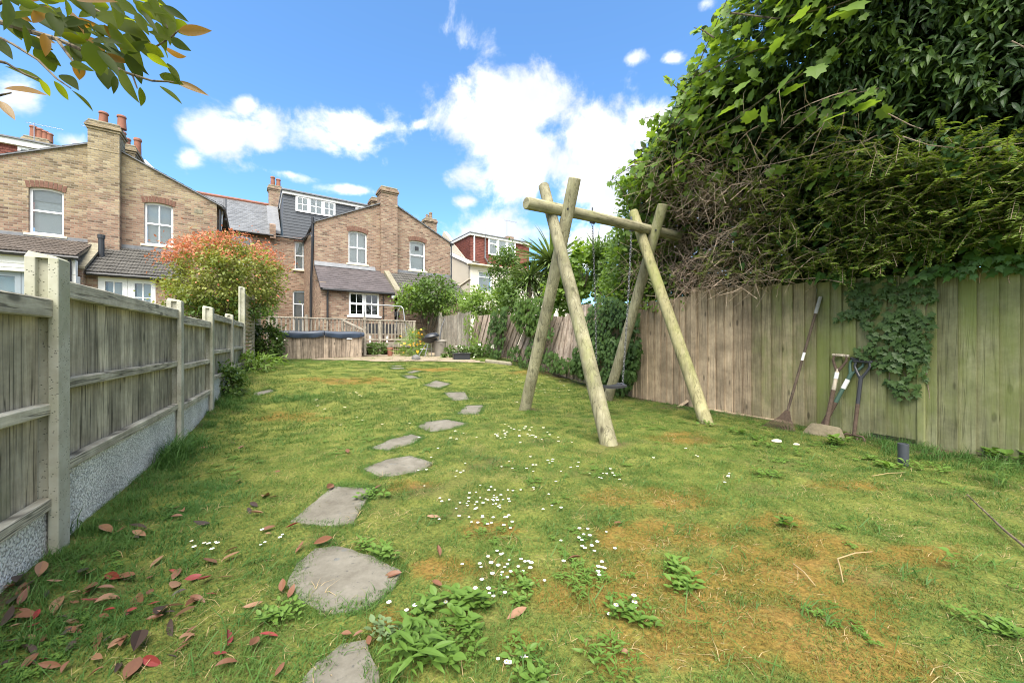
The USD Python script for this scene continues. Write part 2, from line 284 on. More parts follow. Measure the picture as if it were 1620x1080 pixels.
# grass blades: lusher or yellower with place
def grass_mat(name, ramp, trans=.3):
    st = [(i / (len(ramp) - 1), c) for i, c in enumerate(ramp)]
    n = {'g': ('geometry', {}), 'nz': ('noise_texture', dict(scale=.85, detail=5.0, roughness=.65)), 'w': ('math', dict(math_type='multiply_add', value2=1.5, value3=-.45)), 'ri': ('math', dict(math_type='multiply_add', value2=.5, value3=-.25)), 'ad': ('math', dict(math_type='add')),
         'r': ('rgb_ramp', dict(ramp=st)), 'p': ('principled_bsdf', dict(roughness=.55, specular_ior_level=.25)), 't': ('translucent_bsdf', {}), 'm': ('mix_closure', dict(fac=trans))}
    l = [('g.position', 'nz.vector'), ('nz.fac', 'w.value1'), ('g.random_per_island', 'ri.value1'), ('w.value', 'ad.value1'), ('ri.value', 'ad.value2'), ('ad.value', 'r.fac'), ('r.color', 'p.base_color'), ('r.color', 't.color'), ('p.BSDF', 'm.closure1'), ('t.BSDF', 'm.closure2')]
    mat(name, n, l, 'm.closure')
grass_mat('grass_blade', [(0.080, 0.140, 0.026), (0.127, 0.200, 0.037), (0.192, 0.253, 0.059), (0.250, 0.269, 0.105)])
grass_mat('grass_lush', [(0.057, 0.127, 0.024), (0.098, 0.182, 0.035), (0.144, 0.231, 0.050), (0.196, 0.253, 0.077)])
grass_mat('grass_dry', [(.16, .17, .05), (.24, .21, .085), (.33, .25, .12), (.40, .31, .17)])
grass_mat('moss', [(.105, .12, .02), (.15, .135, .026), (.19, .125, .033), (.22, .14, .05)], .15)
# ground under the blades
mat('lawn_soil', {'g': ('geometry', {}), 'nz': ('noise_texture', dict(scale=3.2, detail=8.0, roughness=.68)), 'n2': ('noise_texture', dict(scale=55.0, detail=5.0, roughness=.7)), 'at': ('attribute', dict(attribute='moss')), 'dk': ('attribute', dict(attribute='bare')),
    'gr': ('rgb_ramp', dict(ramp=[(.25, (.08, .09, .022)), (.5, (.135, .15, .034)), (.75, (.195, .19, .055))])), 'mo': ('rgb_ramp', dict(ramp=[(.2, (.085, .068, .016)), (.45, (.165, .11, .025)), (.62, (.20, .118, .033)), (.85, (.25, .18, .07))])),
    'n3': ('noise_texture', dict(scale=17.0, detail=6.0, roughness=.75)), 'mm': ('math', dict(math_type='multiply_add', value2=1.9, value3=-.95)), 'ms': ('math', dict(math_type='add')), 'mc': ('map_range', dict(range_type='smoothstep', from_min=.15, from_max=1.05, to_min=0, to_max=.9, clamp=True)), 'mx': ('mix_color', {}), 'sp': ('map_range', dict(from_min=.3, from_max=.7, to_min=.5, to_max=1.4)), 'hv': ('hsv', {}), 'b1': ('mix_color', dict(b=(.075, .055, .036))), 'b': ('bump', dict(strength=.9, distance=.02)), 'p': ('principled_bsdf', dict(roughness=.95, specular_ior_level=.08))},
    [('g.position', 'nz.vector'), ('g.position', 'n2.vector'), ('nz.fac', 'gr.fac'), ('nz.fac', 'mo.fac'), ('gr.color', 'mx.a'), ('mo.color', 'mx.b'), ('g.position', 'n3.vector'), ('n3.fac', 'mm.value1'), ('at.fac', 'ms.value1'), ('mm.value', 'ms.value2'), ('ms.value', 'mc.value'), ('mc.result', 'mx.fac'), ('n2.fac', 'sp.value'), ('sp.result', 'hv.value'), ('mx.result', 'hv.color'),
     ('hv.color', 'b1.a'), ('dk.fac', 'b1.fac'), ('b1.result', 'p.base_color'), ('n2.fac', 'b.height'), ('b.normal', 'p.normal')])  # bare mask: earth tone, also the painted contact shade at the swing legs
# concrete: posts with pitted face, pebble-dash gravel boards, old paving stone
mat('concrete_post', {'g': ('geometry', {}), 'nz': ('noise_texture', dict(scale=4.0, detail=6.0, roughness=.65)), 'r': ('rgb_ramp', dict(ramp=[(.3, (.25, .24, .18)), (.5, (.36, .35, .28)), (.7, (.45, .44, .37))])), 'v': ('voronoi_texture', dict(scale=75.0, randomness=1.0)),
    'vm': ('map_range', dict(from_min=.06, from_max=.26, to_min=0, to_max=1, clamp=True)), 'n2': ('noise_texture', dict(scale=22.0, detail=3.0)), 'nm': ('map_range', dict(from_min=.5, from_max=.56, to_min=0, to_max=1, clamp=True)), 'mxm': ('math', dict(math_type='maximum')),
    'mx': ('mix_color', dict(a=(.085, .085, .07))), 'na': ('noise_texture', dict(scale=2.2, detail=5.0)), 'aa': ('map_range', dict(from_min=.5, from_max=.72, to_min=0, to_max=.6, clamp=True)), 'al': ('mix_color', dict(b=(.20, .215, .10))), 'b': ('bump', dict(strength=.7, distance=.004)), 'p': ('principled_bsdf', dict(roughness=.9, specular_ior_level=.15))},
    [('g.position', 'nz.vector'), ('g.position', 'v.vector'), ('g.position', 'n2.vector'), ('g.position', 'na.vector'), ('nz.fac', 'r.fac'), ('v.distance', 'vm.value'), ('n2.fac', 'nm.value'), ('vm.result', 'mxm.value1'), ('nm.result', 'mxm.value2'), ('mxm.value', 'mx.fac'), ('r.color', 'mx.b'),
     ('na.fac', 'aa.value'), ('aa.result', 'al.fac'), ('mx.result', 'al.a'), ('al.result', 'p.base_color'), ('mxm.value', 'b.height'), ('b.normal', 'p.normal')])
mat('pebbledash', {'g': ('geometry', {}), 'v': ('voronoi_texture', dict(scale=95.0)), 'wn': ('white_noise_texture', {}), 'r': ('rgb_ramp', dict(ramp=[(0, (.52, .50, .45)), (.4, (.72, .70, .64)), (.8, (.82, .80, .75)), (1, (.86, .84, .80))])), 'vd': ('map_range', dict(from_min=.5, from_max=.85, to_min=1, to_max=0, clamp=True)), 'mx': ('mix_color', dict(a=(.40, .39, .355))),
    'na': ('noise_texture', dict(scale=3.0, detail=5.0)), 'aa': ('map_range', dict(from_min=.35, from_max=.7, to_min=.84, to_max=1.1)), 'hv': ('hsv', {}), 'b': ('bump', dict(strength=1.0, distance=.006)), 'p': ('principled_bsdf', dict(roughness=.85, specular_ior_level=.2))},
    [('g.position', 'v.vector'), ('v.position', 'wn.vector'), ('wn.value', 'r.fac'), ('v.distance', 'vd.value'), ('vd.result', 'mx.fac'), ('r.color', 'mx.b'), ('g.position', 'na.vector'), ('na.fac', 'aa.value'), ('aa.result', 'hv.value'), ('mx.result', 'hv.color'), ('hv.color', 'p.base_color'), ('vd.result', 'b.height'), ('b.normal', 'p.normal')])
mat('paving', {'g': ('geometry', {}), 'nz': ('noise_texture', dict(scale=4.0, detail=11.0, roughness=.78)), 'r': ('rgb_ramp', dict(ramp=[(.25, (.07, .06, .044)), (.48, (.132, .12, .096)), (.72, (.195, .18, .148))])), 'n2': ('noise_texture', dict(scale=30.0, detail=4.0, roughness=.7)), 'sm': ('map_range', dict(from_min=.60, from_max=.68, to_min=0, to_max=.7, clamp=True)),
    'mx': ('mix_color', dict(b=(.06, .06, .055))), 'v': ('voronoi_texture', dict(scale=9.0)), 'vm': ('map_range', dict(from_min=.1, from_max=.14, to_min=.55, to_max=0, clamp=True)), 'm2': ('mix_color', dict(b=(.11, .115, .115))), 'b': ('bump', dict(strength=.7, distance=.006)), 'p': ('principled_bsdf', dict(roughness=.9, specular_ior_level=.15))},
    [('g.position', 'nz.vector'), ('g.position', 'n2.vector'), ('g.position', 'v.vector'), ('nz.fac', 'r.fac'), ('n2.fac', 'sm.value'), ('sm.result', 'mx.fac'), ('r.color', 'mx.a'), ('v.distance', 'vm.value'), ('vm.result', 'm2.fac'), ('mx.result', 'm2.a'), ('m2.result', 'p.base_color'), ('nz.fac', 'b.height'), ('b.normal', 'p.normal')])
# stock brick: courses of single bricks, each with its own tone, yellower high up and redder below
def brick(name, yellow, z0, z1, bond=.5):
    n = {'g': ('geometry', {}), 'd1': ('vector_math', dict(math_type='dot_product', vector2=tuple(GU + GN))), 'sx': ('separate_xyz', {}),
         'v': ('math', dict(math_type='divide', value2=.075)), 'row': ('math', dict(math_type='floor')), 'hf': ('math', dict(math_type='multiply', value2=.5)), 'fr': ('math', dict(math_type='fraction')),
         'u': ('math', dict(math_type='multiply_add', value2=1 / .19)), 'cu': ('math', dict(math_type='floor')), 'cv': ('combine_xyz', {}), 'wn': ('white_noise_texture', {}),
         'fu': ('math', dict(math_type='fraction')), 'fv': ('math', dict(math_type='fraction')),
         'eu': ('math', dict(math_type='pingpong', value2=.5)), 'ev': ('math', dict(math_type='pingpong', value2=.5)),
         'mu': ('map_range', dict(from_min=.02, from_max=.05, clamp=True)), 'mv': ('map_range', dict(from_min=.05, from_max=.12, clamp=True)), 'mk': ('math', dict(math_type='minimum')),
         'ry': ('rgb_ramp', dict(ramp=[(0, (0.129, 0.102, 0.065)), (.12, (0.198, 0.156, 0.095)), (.5, (0.262, 0.206, 0.125)), (.85, (0.308, 0.249, 0.150)), (1, (0.340, 0.285, 0.185))])),
         'rr': ('rgb_ramp', dict(ramp=[(0, (0.115, 0.076, 0.056)), (.12, (0.184, 0.116, 0.084)), (.5, (0.247, 0.158, 0.114)), (.8, (0.281, 0.187, 0.131)), (1, (0.317, 0.245, 0.172))])),
         'nz': ('noise_texture', dict(scale=.55, detail=4.0)), 'zz': ('map_range', dict(from_min=z0, from_max=z1, to_min=-.35 + yellow, to_max=.35 + yellow)), 'nn': ('math', dict(math_type='multiply_add', value2=2.2, value3=-1.1)), 'ya': ('math', dict(math_type='add')),
         'yb': ('math', dict(math_type='multiply_add', value2=.55)), 'yc': ('map_range', dict(range_type='smoothstep', from_min=.35, from_max=1.2, clamp=True)), 'wn2': ('white_noise_texture', {}), 'cv2': ('vector_math', dict(math_type='add', vector2=(31.7, 11.3, 5.1))),
         'mx': ('mix_color', {}), 'm2': ('mix_color', dict(a=(.27, .235, .185))), 'ns': ('noise_texture', dict(scale=1.3, detail=6.0, roughness=.65)), 'sm': ('map_range', dict(from_min=.3, from_max=.75, to_min=1.12, to_max=.84)), 'hv': ('hsv', {}),
         'b': ('bump', dict(strength=.8, distance=.01)), 'p': ('principled_bsdf', dict(roughness=.9, specular_ior_level=.12))}
    l = [('g.position', 'd1.vector1'), ('g.position', 'sx.vector'), ('sx.z', 'v.value1'), ('v.value', 'row.value1'), ('row.value', 'hf.value1'), ('hf.value', 'fr.value1'), ('d1.value', 'u.value1'), ('fr.value', 'u.value3'), ('u.value', 'cu.value1'), ('cu.value', 'cv.x'), ('row.value', 'cv.y'), ('cv.vector', 'wn.vector'),
         ('u.value', 'fu.value1'), ('v.value', 'fv.value1'), ('fu.value', 'eu.value1'), ('fv.value', 'ev.value1'), ('eu.value', 'mu.value'), ('ev.value', 'mv.value'), ('mu.result', 'mk.value1'), ('mv.result', 'mk.value2'),
         ('wn.value', 'ry.fac'), ('wn.value', 'rr.fac'), ('g.position', 'nz.vector'), ('nz.fac', 'nn.value1'), ('sx.z', 'zz.value'), ('zz.result', 'ya.value1'), ('nn.value', 'ya.value2'), ('cv.vector', 'cv2.vector1'), ('cv2.vector', 'wn2.vector'), ('wn2.value', 'yb.value1'), ('ya.value', 'yb.value3'), ('yb.value', 'yc.value'),
         ('yc.result', 'mx.fac'), ('rr.color', 'mx.a'), ('ry.color', 'mx.b'), ('mk.value', 'm2.fac'), ('mx.result', 'm2.b'), ('g.position', 'ns.vector'), ('ns.fac', 'sm.value'), ('sm.result', 'hv.value'), ('m2.result', 'hv.color'), ('hv.color', 'p.base_color'), ('mk.value', 'b.height'), ('b.normal', 'p.normal')]
    mat(name, n, l)
brick('brick_old', .45, 4.9, 6.9)
brick('brick_pink', -.05, 3.5, 8.5)
brick('brick_main', -.1, 3.5, 8.5)
plain('arch_red', (.16, .088, .065), .9, spec=.1, var=.35, scale=11)
def tiles(name, cols, rough=.75):
    n = {'g': ('geometry', {}), 'r': ('rgb_ramp', dict(ramp=[(i / (len(cols) - 1), c) for i, c in enumerate(cols)])), 'nz': ('noise_texture', dict(scale=2.0, detail=7.0, roughness=.7)), 'nm': ('map_range', dict(from_min=.3, from_max=.7, to_min=.7, to_max=1.3)), 'hv': ('hsv', {}),
         'b': ('bump', dict(strength=.5, distance=.004)), 'nb': ('noise_texture', dict(scale=40.0, detail=3.0)), 'p': ('principled_bsdf', dict(roughness=rough, specular_ior_level=.3))}
    mat(name, n, [('g.random_per_island', 'r.fac'), ('g.position', 'nz.vector'), ('nz.fac', 'nm.value'), ('nm.result', 'hv.value'), ('r.color', 'hv.color'), ('hv.color', 'p.base_color'), ('g.position', 'nb.vector'), ('nb.fac', 'b.height'), ('b.normal', 'p.normal')])
tiles('slate_light', [(0.135, 0.138, 0.140), (0.180, 0.182, 0.185), (0.210, 0.210, 0.210)], .5)
tiles('slate_purple', [(0.072, 0.061, 0.062), (0.106, 0.090, 0.090), (0.140, 0.123, 0.117), (0.170, 0.152, 0.140)])
tiles('tile_grey', [(.075, .07, .062), (.105, .10, .09), (.135, .128, .115)])
tiles('tile_brown', [(.105, .085, .07), (.14, .118, .10), (.175, .15, .125)])
tiles('tile_red', [(.17, .055, .04), (.23, .075, .05), (.29, .10, .065)])
# window glass: reflects, lets light through
mat('pane_glass', {'f': ('fresnel', dict(IOR=1.5)), 'fm': ('math', dict(math_type='multiply_add', value2=1.0, value3=.03)), 't': ('transparent_bsdf', dict(color=(.93, .95, .95))), 'g': ('glossy_bsdf', dict(color=(.9, .9, .9), roughness=.02)), 'm': ('mix_closure', {})},
    [('f.fac', 'fm.value1'), ('fm.value', 'm.fac'), ('t.BSDF', 'm.closure1'), ('g.BSDF', 'm.closure2')], 'm.closure')

# ------------------------------------------------------------------ ground
SLABS = [  # outline of each stone as seen in the photograph
    [(452, 926), (470, 893), (497, 868), (530, 863), (600, 885), (634, 905), (622, 930), (574, 965), (528, 975), (492, 962), (455, 936)],
    [(458, 826), (527, 771), (590, 772), (560, 828), (510, 833)],
    [(575, 742), (612, 727), (650, 722), (686, 731), (668, 745), (632, 752), (600, 755)],
    [(587, 709), (622, 694), (652, 687), (668, 692), (650, 702), (612, 714)],
    [(661, 675), (672, 667), (708, 664), (741, 670), (724, 676), (682, 684)],
    [(722, 655), (738, 641), (765, 641), (757, 655)], [(702, 621), (735, 620), (743, 632), (716, 634)], [(669, 609), (690, 602), (713, 607), (694, 615)],
    [(635, 594), (652, 593.5), (665, 598), (645, 599)], [(640, 590), (655, 585.5), (668, 587.5), (650, 590.5)], [(616, 582), (638, 581.5), (640, 583.8), (620, 584)], [(618, 578.6), (632, 578), (638, 579.6), (622, 580.4)],
    [(400, 622), (428, 615), (433, 619), (404, 627)],
    [(474, 1080), (497, 1050), (540, 1020), (582, 1015), (597, 1060), (606, 1100), (560, 1130), (470, 1120)]]
MOSS = [(1170, 945, 300, 105), (1180, 900, 170, 45), (1300, 960, 190, 60), (1010, 850, 70, 30), (1150, 1000, 200, 50), (960, 790, 60, 18), (1060, 790, 70, 18), (880, 960, 70, 30), (700, 905, 60, 20), (820, 920, 40, 15), (960, 930, 90, 30), (1080, 695, 50, 12), (600, 990, 40, 25), (860, 590, 60, 4),
    (1230, 830, 60, 14), (1450, 880, 90, 25), (540, 602, 90, 6), (690, 585, 60, 3), (1400, 1060, 190, 40), (1000, 1040, 120, 45), (640, 770, 50, 10), (830, 1030, 60, 40), (1120, 860, 90, 25), (770, 840, 50, 14), (1340, 770, 60, 10), (455, 660, 60, 9)]
def build_mask(res=.04, x0=-10, x1=6.4, y0=.4, y1=17):
    xs = np.arange(x0, x1, res); ys = np.arange(y0, y1, res); X, Y = np.meshgrid(xs, ys)
    P = topx(np.stack([X, Y, gz(X, Y)], -1)); m = np.zeros_like(X)
    wob = meshkit.fbm(np.stack([X * 2.2, Y * 2.2, 0 * X], -1), 4, 3) - .5
    fine = meshkit.fbm(np.stack([X * 7, Y * 7, 0 * X], -1), 4, 8) - .5
    for cx, cy, a, b in MOSS:
        r = np.sqrt(((P[..., 0] - cx) / a) ** 2 + ((P[..., 1] - cy) / b) ** 2)
        m = np.maximum(m, np.clip(1.25 - r, 0, 1))
    m = np.clip(m * 1.25 + (wob * 1.8 + fine * 1.9) * np.clip(m * 3 + .25, 0, 1), 0, 1)
    slab = np.zeros(X.shape, bool)
    for poly in SLABS:
        Q = np.array([G(*p)[:2] for p in poly]); slab |= shapely.contains_xy(Polygon(Q).buffer(0), X.ravel(), Y.ravel()).reshape(X.shape)
    return dict(x0=x0, y0=y0, res=res, moss=m, slab=slab, wob=wob)
MK = build_mask()
def look_up(key, X, Y):
    a = MK[key]; i = np.clip(((np.asarray(Y) - MK['y0']) / MK['res']).astype(int), 0, a.shape[0] - 1); j = np.clip(((np.asarray(X) - MK['x0']) / MK['res']).astype(int), 0, a.shape[1] - 1)
    return a[i, j]
def grid(xs, ys, zf):
    X, Y = np.meshgrid(xs, ys); v = np.stack([X, Y, zf(X, Y)], -1).reshape(-1, 3); nx, ny = len(xs), len(ys)
    i, j = np.meshgrid(np.arange(ny - 1), np.arange(nx - 1), indexing='ij'); a = (i * nx + j).ravel()
    return v, np.stack([a, a + 1, a + nx + 1, a + nx], -1)
LQ0, LQ1, RQ = -1.04, -1.04, 5.36
def build_ground():
    gxs = np.concatenate([[-900, -200, -60, -30], np.arange(-18, 12, .6), [30, 60, 200, 900]]); gys = np.concatenate([[-900, -200, -40, -10], np.arange(-4, 40, .6), [60, 120, 300, 900]])
    v, f = grid(gxs, gys, lambda X, Y: gz(X, Y) - .10)
    solo('ground', (v, f), 'lawn_soil', kind='structure', prim=dict(moss=np.full(len(v), .2), bare=np.full(len(v), .3)))
    def lz(S, Q):
        P = np.stack([S * AX[0] + Q * RT[0], S * AX[1] + Q * RT[1]], -1); return P
    S = np.concatenate([np.arange(-1.5, 6, .045), np.arange(6, 17.2, .1)]); Q = np.concatenate([np.arange(-1.1, 5.46, .05)])
    SS, QQ = np.meshgrid(S, Q); P = lz(SS, QQ); Z = gz(P[..., 0], P[..., 1])
    Z = Z + (meshkit.fbm(np.stack([P[..., 0] * 9, P[..., 1] * 9, 0 * Z], -1), 3, 2) - .5) * .018
    sl = look_up('slab', P[..., 0], P[..., 1]); Z = Z - .035 * sl
    v = np.stack([P[..., 0], P[..., 1], Z], -1).reshape(-1, 3); nx, ny = len(S), len(Q)
    i, j = np.meshgrid(np.arange(ny - 1), np.arange(nx - 1), indexing='ij'); a = (i * nx + j).ravel()
    moss = look_up('moss', v[:, 0], v[:, 1]); s_, q_ = SS.ravel(), QQ.ravel()
    wv = meshkit.fbm(v * np.array([3, 3, 0]), 3, 4)
    bare = np.clip(sum(1.1 * np.exp(-((v[:, 0] - a) ** 2 + (v[:, 1] - b) ** 2) / .15 ** 2) for a, b in ((.19, 5.83), (1.01, 3.87), (1.70, 6.81), (2.50, 4.85))) + np.exp(-((q_ - 5.34) / .28) ** 2) * 1.1 + .55 * np.exp(-((q_ + 1.0) / .10) ** 2) + (wv - .62) * 2.0, 0, 1)  # leg rings paint contact shade in as soil tone; fence-side strips are bare earth
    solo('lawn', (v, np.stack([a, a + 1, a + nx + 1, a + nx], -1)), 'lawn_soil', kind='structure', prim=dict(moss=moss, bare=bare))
    # stepping stones
    rng = np.random.default_rng(4)
    where = ['large worn rounded paving stone nearest but one to the camera, red leaf on it', 'rectangular grey paving stone sunk in the grass, third stone from the camera', 'oval grey stepping stone with a rounded far edge in the mown lawn', 'narrow slanting stepping stone just beyond the oval stone', 'long flat stepping stone where the path starts to bend left',
        'square stepping stone furthest right on the path, level with the swing post', 'pale square stepping stone, second after the bend in the path', 'pale diamond-shaped stepping stone, third after the bend in the path', 'thin pale stepping stone halfway to the gravel patio', 'pale stepping stone with a brown leaf at its right tip', 'small grassed-over stepping stone near the patio, nearer of the last two', 'last small stepping stone before the gravel patio, half hidden by grass',
        'lone mossy stone at the left beside the long tuft of grass', 'grey paving stone cut off by the bottom edge of the picture']
    for k, poly in enumerate(SLABS):
        Q = np.array([G(*p) for p in poly]); c = Q.mean(0)
        P2 = Polygon(Q[:, :2] - c[:2]).buffer(-.008).buffer(.008)
        P2 = P2.segmentize(.035); xy = np.array(P2.exterior.coords)[:-1]
        out = unit2 = xy / np.linalg.norm(xy, axis=1, keepdims=True)
        jit = (meshkit.fbm(np.column_stack([(xy + c[:2]) * 14, np.full(len(xy), k)]), 3, k) - .5) * .03
        xy = xy + out * jit[:, None]; n = len(xy)
        zz = lambda p: gz(p[:, 0] + c[0], p[:, 1] + c[1])
        rings, r0 = [], 0
        top = .004
        for sc, dz in ((1.0, -.05), (1.0, top - .006), (.975, top), (.8, top + .002), (.5, top + .003), (.2, top + .003)):
            p = xy * sc; rings.append(np.column_stack([p + c[:2], zz(p) + dz + (meshkit.fbm(np.column_stack([p * 9, np.full(n, k)]), 3, 9) - .5) * .008 * (sc < .99)]))
        v = np.vstack(rings + [[[c[0], c[1], float(gz(c[0], c[1])) + top + .003]]]); f = []
        for r in range(len(rings) - 1):
            f += [[r * n + j, r * n + (j + 1) % n, (r + 1) * n + (j + 1) % n, (r + 1) * n + j] for j in range(n)]
        f = np.array(f); f = np.vstack([f[:, [0, 1, 2]], f[:, [0, 2, 3]]]); m = len(v) - 1; b0 = (len(rings) - 1) * n
        f = np.vstack([f, [[m, b0 + j, b0 + (j + 1) % n] for j in range(n)]])
        if Polygon(xy).exterior.is_ccw is False: f = f[:, ::-1]
        solo('stepping_stone', (v, f), 'paving', where[k], 'stepping stone', 'stepping stones across the lawn', smooth=35)
    # gravel patio by the deck
    pp = [(572, 571), (600, 573), (660, 572), (720, 573.5), (765, 575), (790, 568), (740, 562), (700, 558), (560, 558)]
    Q = [at(px, py, 9)[:2] for px, py in pp]
    outl = np.array([G(px, max(py, 566))[:2] for px, py in pp[:5]] + [W(17.0, 5.2)[:2], W(17.5, .2)[:2], W(12.0, .35)[:2]])
    pg = Polygon(outl).buffer(0)
    xs = np.arange(-9, 0, .15); ys = np.arange(8, 18, .15); X, Y = np.meshgrid(xs, ys)
    v, f = grid(xs, ys, lambda X, Y: gz(X, Y) + .02 + (meshkit.fbm(np.stack([X * 7, Y * 7, 0 * X], -1), 2, 2) - .5) * .02)
    c = v[f].mean(1); f = f[shapely.contains_xy(pg, c[:, 0], c[:, 1])]
    solo('patio', (v, f), 'gravel', kind='structure')
build_ground()
# ------------------------------------------------------------------ fences
A3, R3, Z3 = np.array([*AX, 0]), np.array([*RT, 0]), np.array([0, 0, 1.0])
def board(mb, s0, s1, q, z0, z1, side, th=(.006, .026), lean=0.0, rng=None, tri=0):
    """one feather-edged board between s0 and s1; side +1 = face looks toward +q"""
    d0, d1 = th
    j = (lambda a: float(rng.normal(0, a))) if rng is not None else (lambda a: 0.0)
    dz = z1 - z0
    lo = [(s0, 0), (s1, 0), (s1, 1), (s0, 1)]
    def p(s, f, z): return W(s, q + side * f, z)
    b0, t0, tw = j(.004), j(.010), j(.004)
    u0, u1 = (.020, 0.0) if d0 > d1 else (0.0, .010)
    bot = [p(s0, u0, z0 + b0), p(s1, u1, z0 + b0), p(s1, d1, z0 + b0), p(s0, d0, z0 + b0)]
    top = [p(s0 + lean + tw, u0, z1 + t0), p(s1 + lean + tw, u1, z1 + t0), p(s1 + lean + tw, d1 + j(.003), z1 + t0), p(s0 + lean + tw, d0 + j(.003), z1 + t0)]
    if side > 0: bot, top = bot, top
    else: bot = [bot[1], bot[0], bot[3], bot[2]]; top = [top[1], top[0], top[3], top[2]]
    return mb.hexa(bot + top)
def rail(s0, s1, q, z0, z1, depth, side, dz=0.0):
    m = MB(); c0 = W(s0, q, 0); c1 = W(s1, q, 0); ax = np.stack([unit(c1 - c0 + np.array([0, 0, dz])), R3 * side, Z3])
    return m.cbox((c0 + c1) / 2 + np.array([0, 0, (z0 + z1) / 2 + dz / 2]) + R3 * side * depth / 2, (abs(s1 - s0), depth, z1 - z0), ax, .006)
def build_left_fence():
    rng = np.random.default_rng(11)
    t = thing('wooden_fence', 'low grey board fence with concrete posts and pebble-dash base, left of the lawn', 'fence', W(2.7, -1.04))
    posts = [(.75, 1.36), (2.66, 1.455), (4.78, 1.45), (6.28, 1.50), (7.98, 1.51), (9.58, 2.17)]
    tops = [(1.25, .76, .295), (1.355, .865, .435), (1.31, .82, .40), (1.43, .93, .56), (1.43, .95, .60)]
    q = -1.10
    for k, (s, z) in enumerate(posts):
        m = MB(); b = float(gz(*W(s, -1.04)[:2])) - .3
        w = .105
        # H-section concrete post with a weathered sloping cap
        prof = Polygon([(-w / 2, -.055), (w / 2, -.055), (w / 2, -.02), (w / 2 - .022, -.016), (w / 2 - .022, .016), (w / 2, .02), (w / 2, .055), (-w / 2, .055), (-w / 2, .02), (-w / 2 + .022, .016), (-w / 2 + .022, -.016), (-w / 2, -.02)]).buffer(-.004, join_style=1, quad_segs=2).buffer(.004, join_style=1, quad_segs=2)
        m.ext(prof, z - b - .015, W(s, -1.05, b), np.stack([A3, R3, Z3]))
        v0 = [W(s - w / 2, -1.105, z - .015), W(s + w / 2, -1.105, z - .015), W(s + w / 2, -.995, z - .015), W(s - w / 2, -.995, z - .015)]
        v1 = [W(s - w / 2 + .01, -1.095, z + .014), W(s + w / 2 - .01, -1.095, z + .014), W(s + w / 2 - .01, -1.01, z - .004), W(s - w / 2 + .01, -1.01, z - .004)]
        m.hexa([v0[0], v0[3], v0[2], v0[1]][::-1] + [v1[0], v1[3], v1[2], v1[1]][::-1])
        part(t, 'concrete_post', m, 'concrete_post')
    for k in range(len(posts) - 1):
        s0, s1 = posts[k][0] + .045, posts[k + 1][0] - .045
        zt, zm, zb = tops[k]
        g = float(gz(*W((s0 + s1) / 2, -1.04)[:2]))
        m = MB(); L = s1 - s0
        xs = np.linspace(s0 - .015, s1 + .015, max(4, int(L / .035))); zs = np.linspace(g - .28, zb - .036, 10)
        m.box(W((s0 + s1) / 2, -1.062, (zb - .036 + g - .28) / 2), (L + .03, .045, zb - .036 - g + .28), np.stack([A3, R3, Z3]))
        part(t, 'gravel_board', m, 'pebbledash')
        n = int(round(L / .098)); e = np.linspace(s0, s1, n + 1)
        e[1:-1] += rng.normal(0, .008, n - 1)
        for i in range(n):
            m = MB(); board(m, e[i] - .012, e[i + 1], -1.085, zb - .02, zt - .035, 1, (.004, .018), rng=rng); part(t, 'board', m, 'fence_grey')
        part(t, 'rail', rail(s0 - .01, s1 + .01, -1.066, zt - .088, zt, .052, 1), 'rail_grey')
        part(t, 'rail', rail(s0 - .01, s1 + .01, -1.066, zm - .055, zm, .045, 1), 'rail_grey')
        part(t, 'rail', rail(s0 - .01, s1 + .01, -1.068, zb - .034, zb + .022, .05, 1), 'rail_grey')
    # louvred panel, then pale boards, beyond the tall post
    t2 = thing('wooden_fence', 'taller fence of dark horizontal louvres and pale posts beyond the low left fence', 'fence', W(10.5, -1.04))
    for s, z in ((11.5, 2.2), (12.35, 2.2), (13.1, 2.17)):
        m = MB(); b = .4; m.cbox(W(s, -1.05, (z + b) / 2), (.11, .11, z - b), np.stack([A3, R3, Z3]), .01); part(t2, 'post', m, 'rail_grey')
    for i in range(17):
        m = MB(); z = .62 + i * .087; ax = np.stack([A3, unit(R3 + .75 * Z3), unit(Z3 - .75 * R3)])
        m.box(W(10.52, -1.06, z + .04), (1.78, .085, .014), ax); part(t2, 'slat', m, 'fence_grey')
    for i in range(7):
        m = MB(); board(m, 11.56 + i * .11, 11.68 + i * .11, -1.08, .55, 2.08, 1, rng=rng); part(t2, 'board', m, 'rail_grey')
    for i in range(6):
        m = MB(); board(m, 12.41 + i * .11, 12.53 + i * .11, -1.08, .55, 2.06, 1, rng=rng); part(t2, 'board', m, 'rail_grey')
    return
build_left_fence()
RX = lambda px: fence_s(px, RQ)
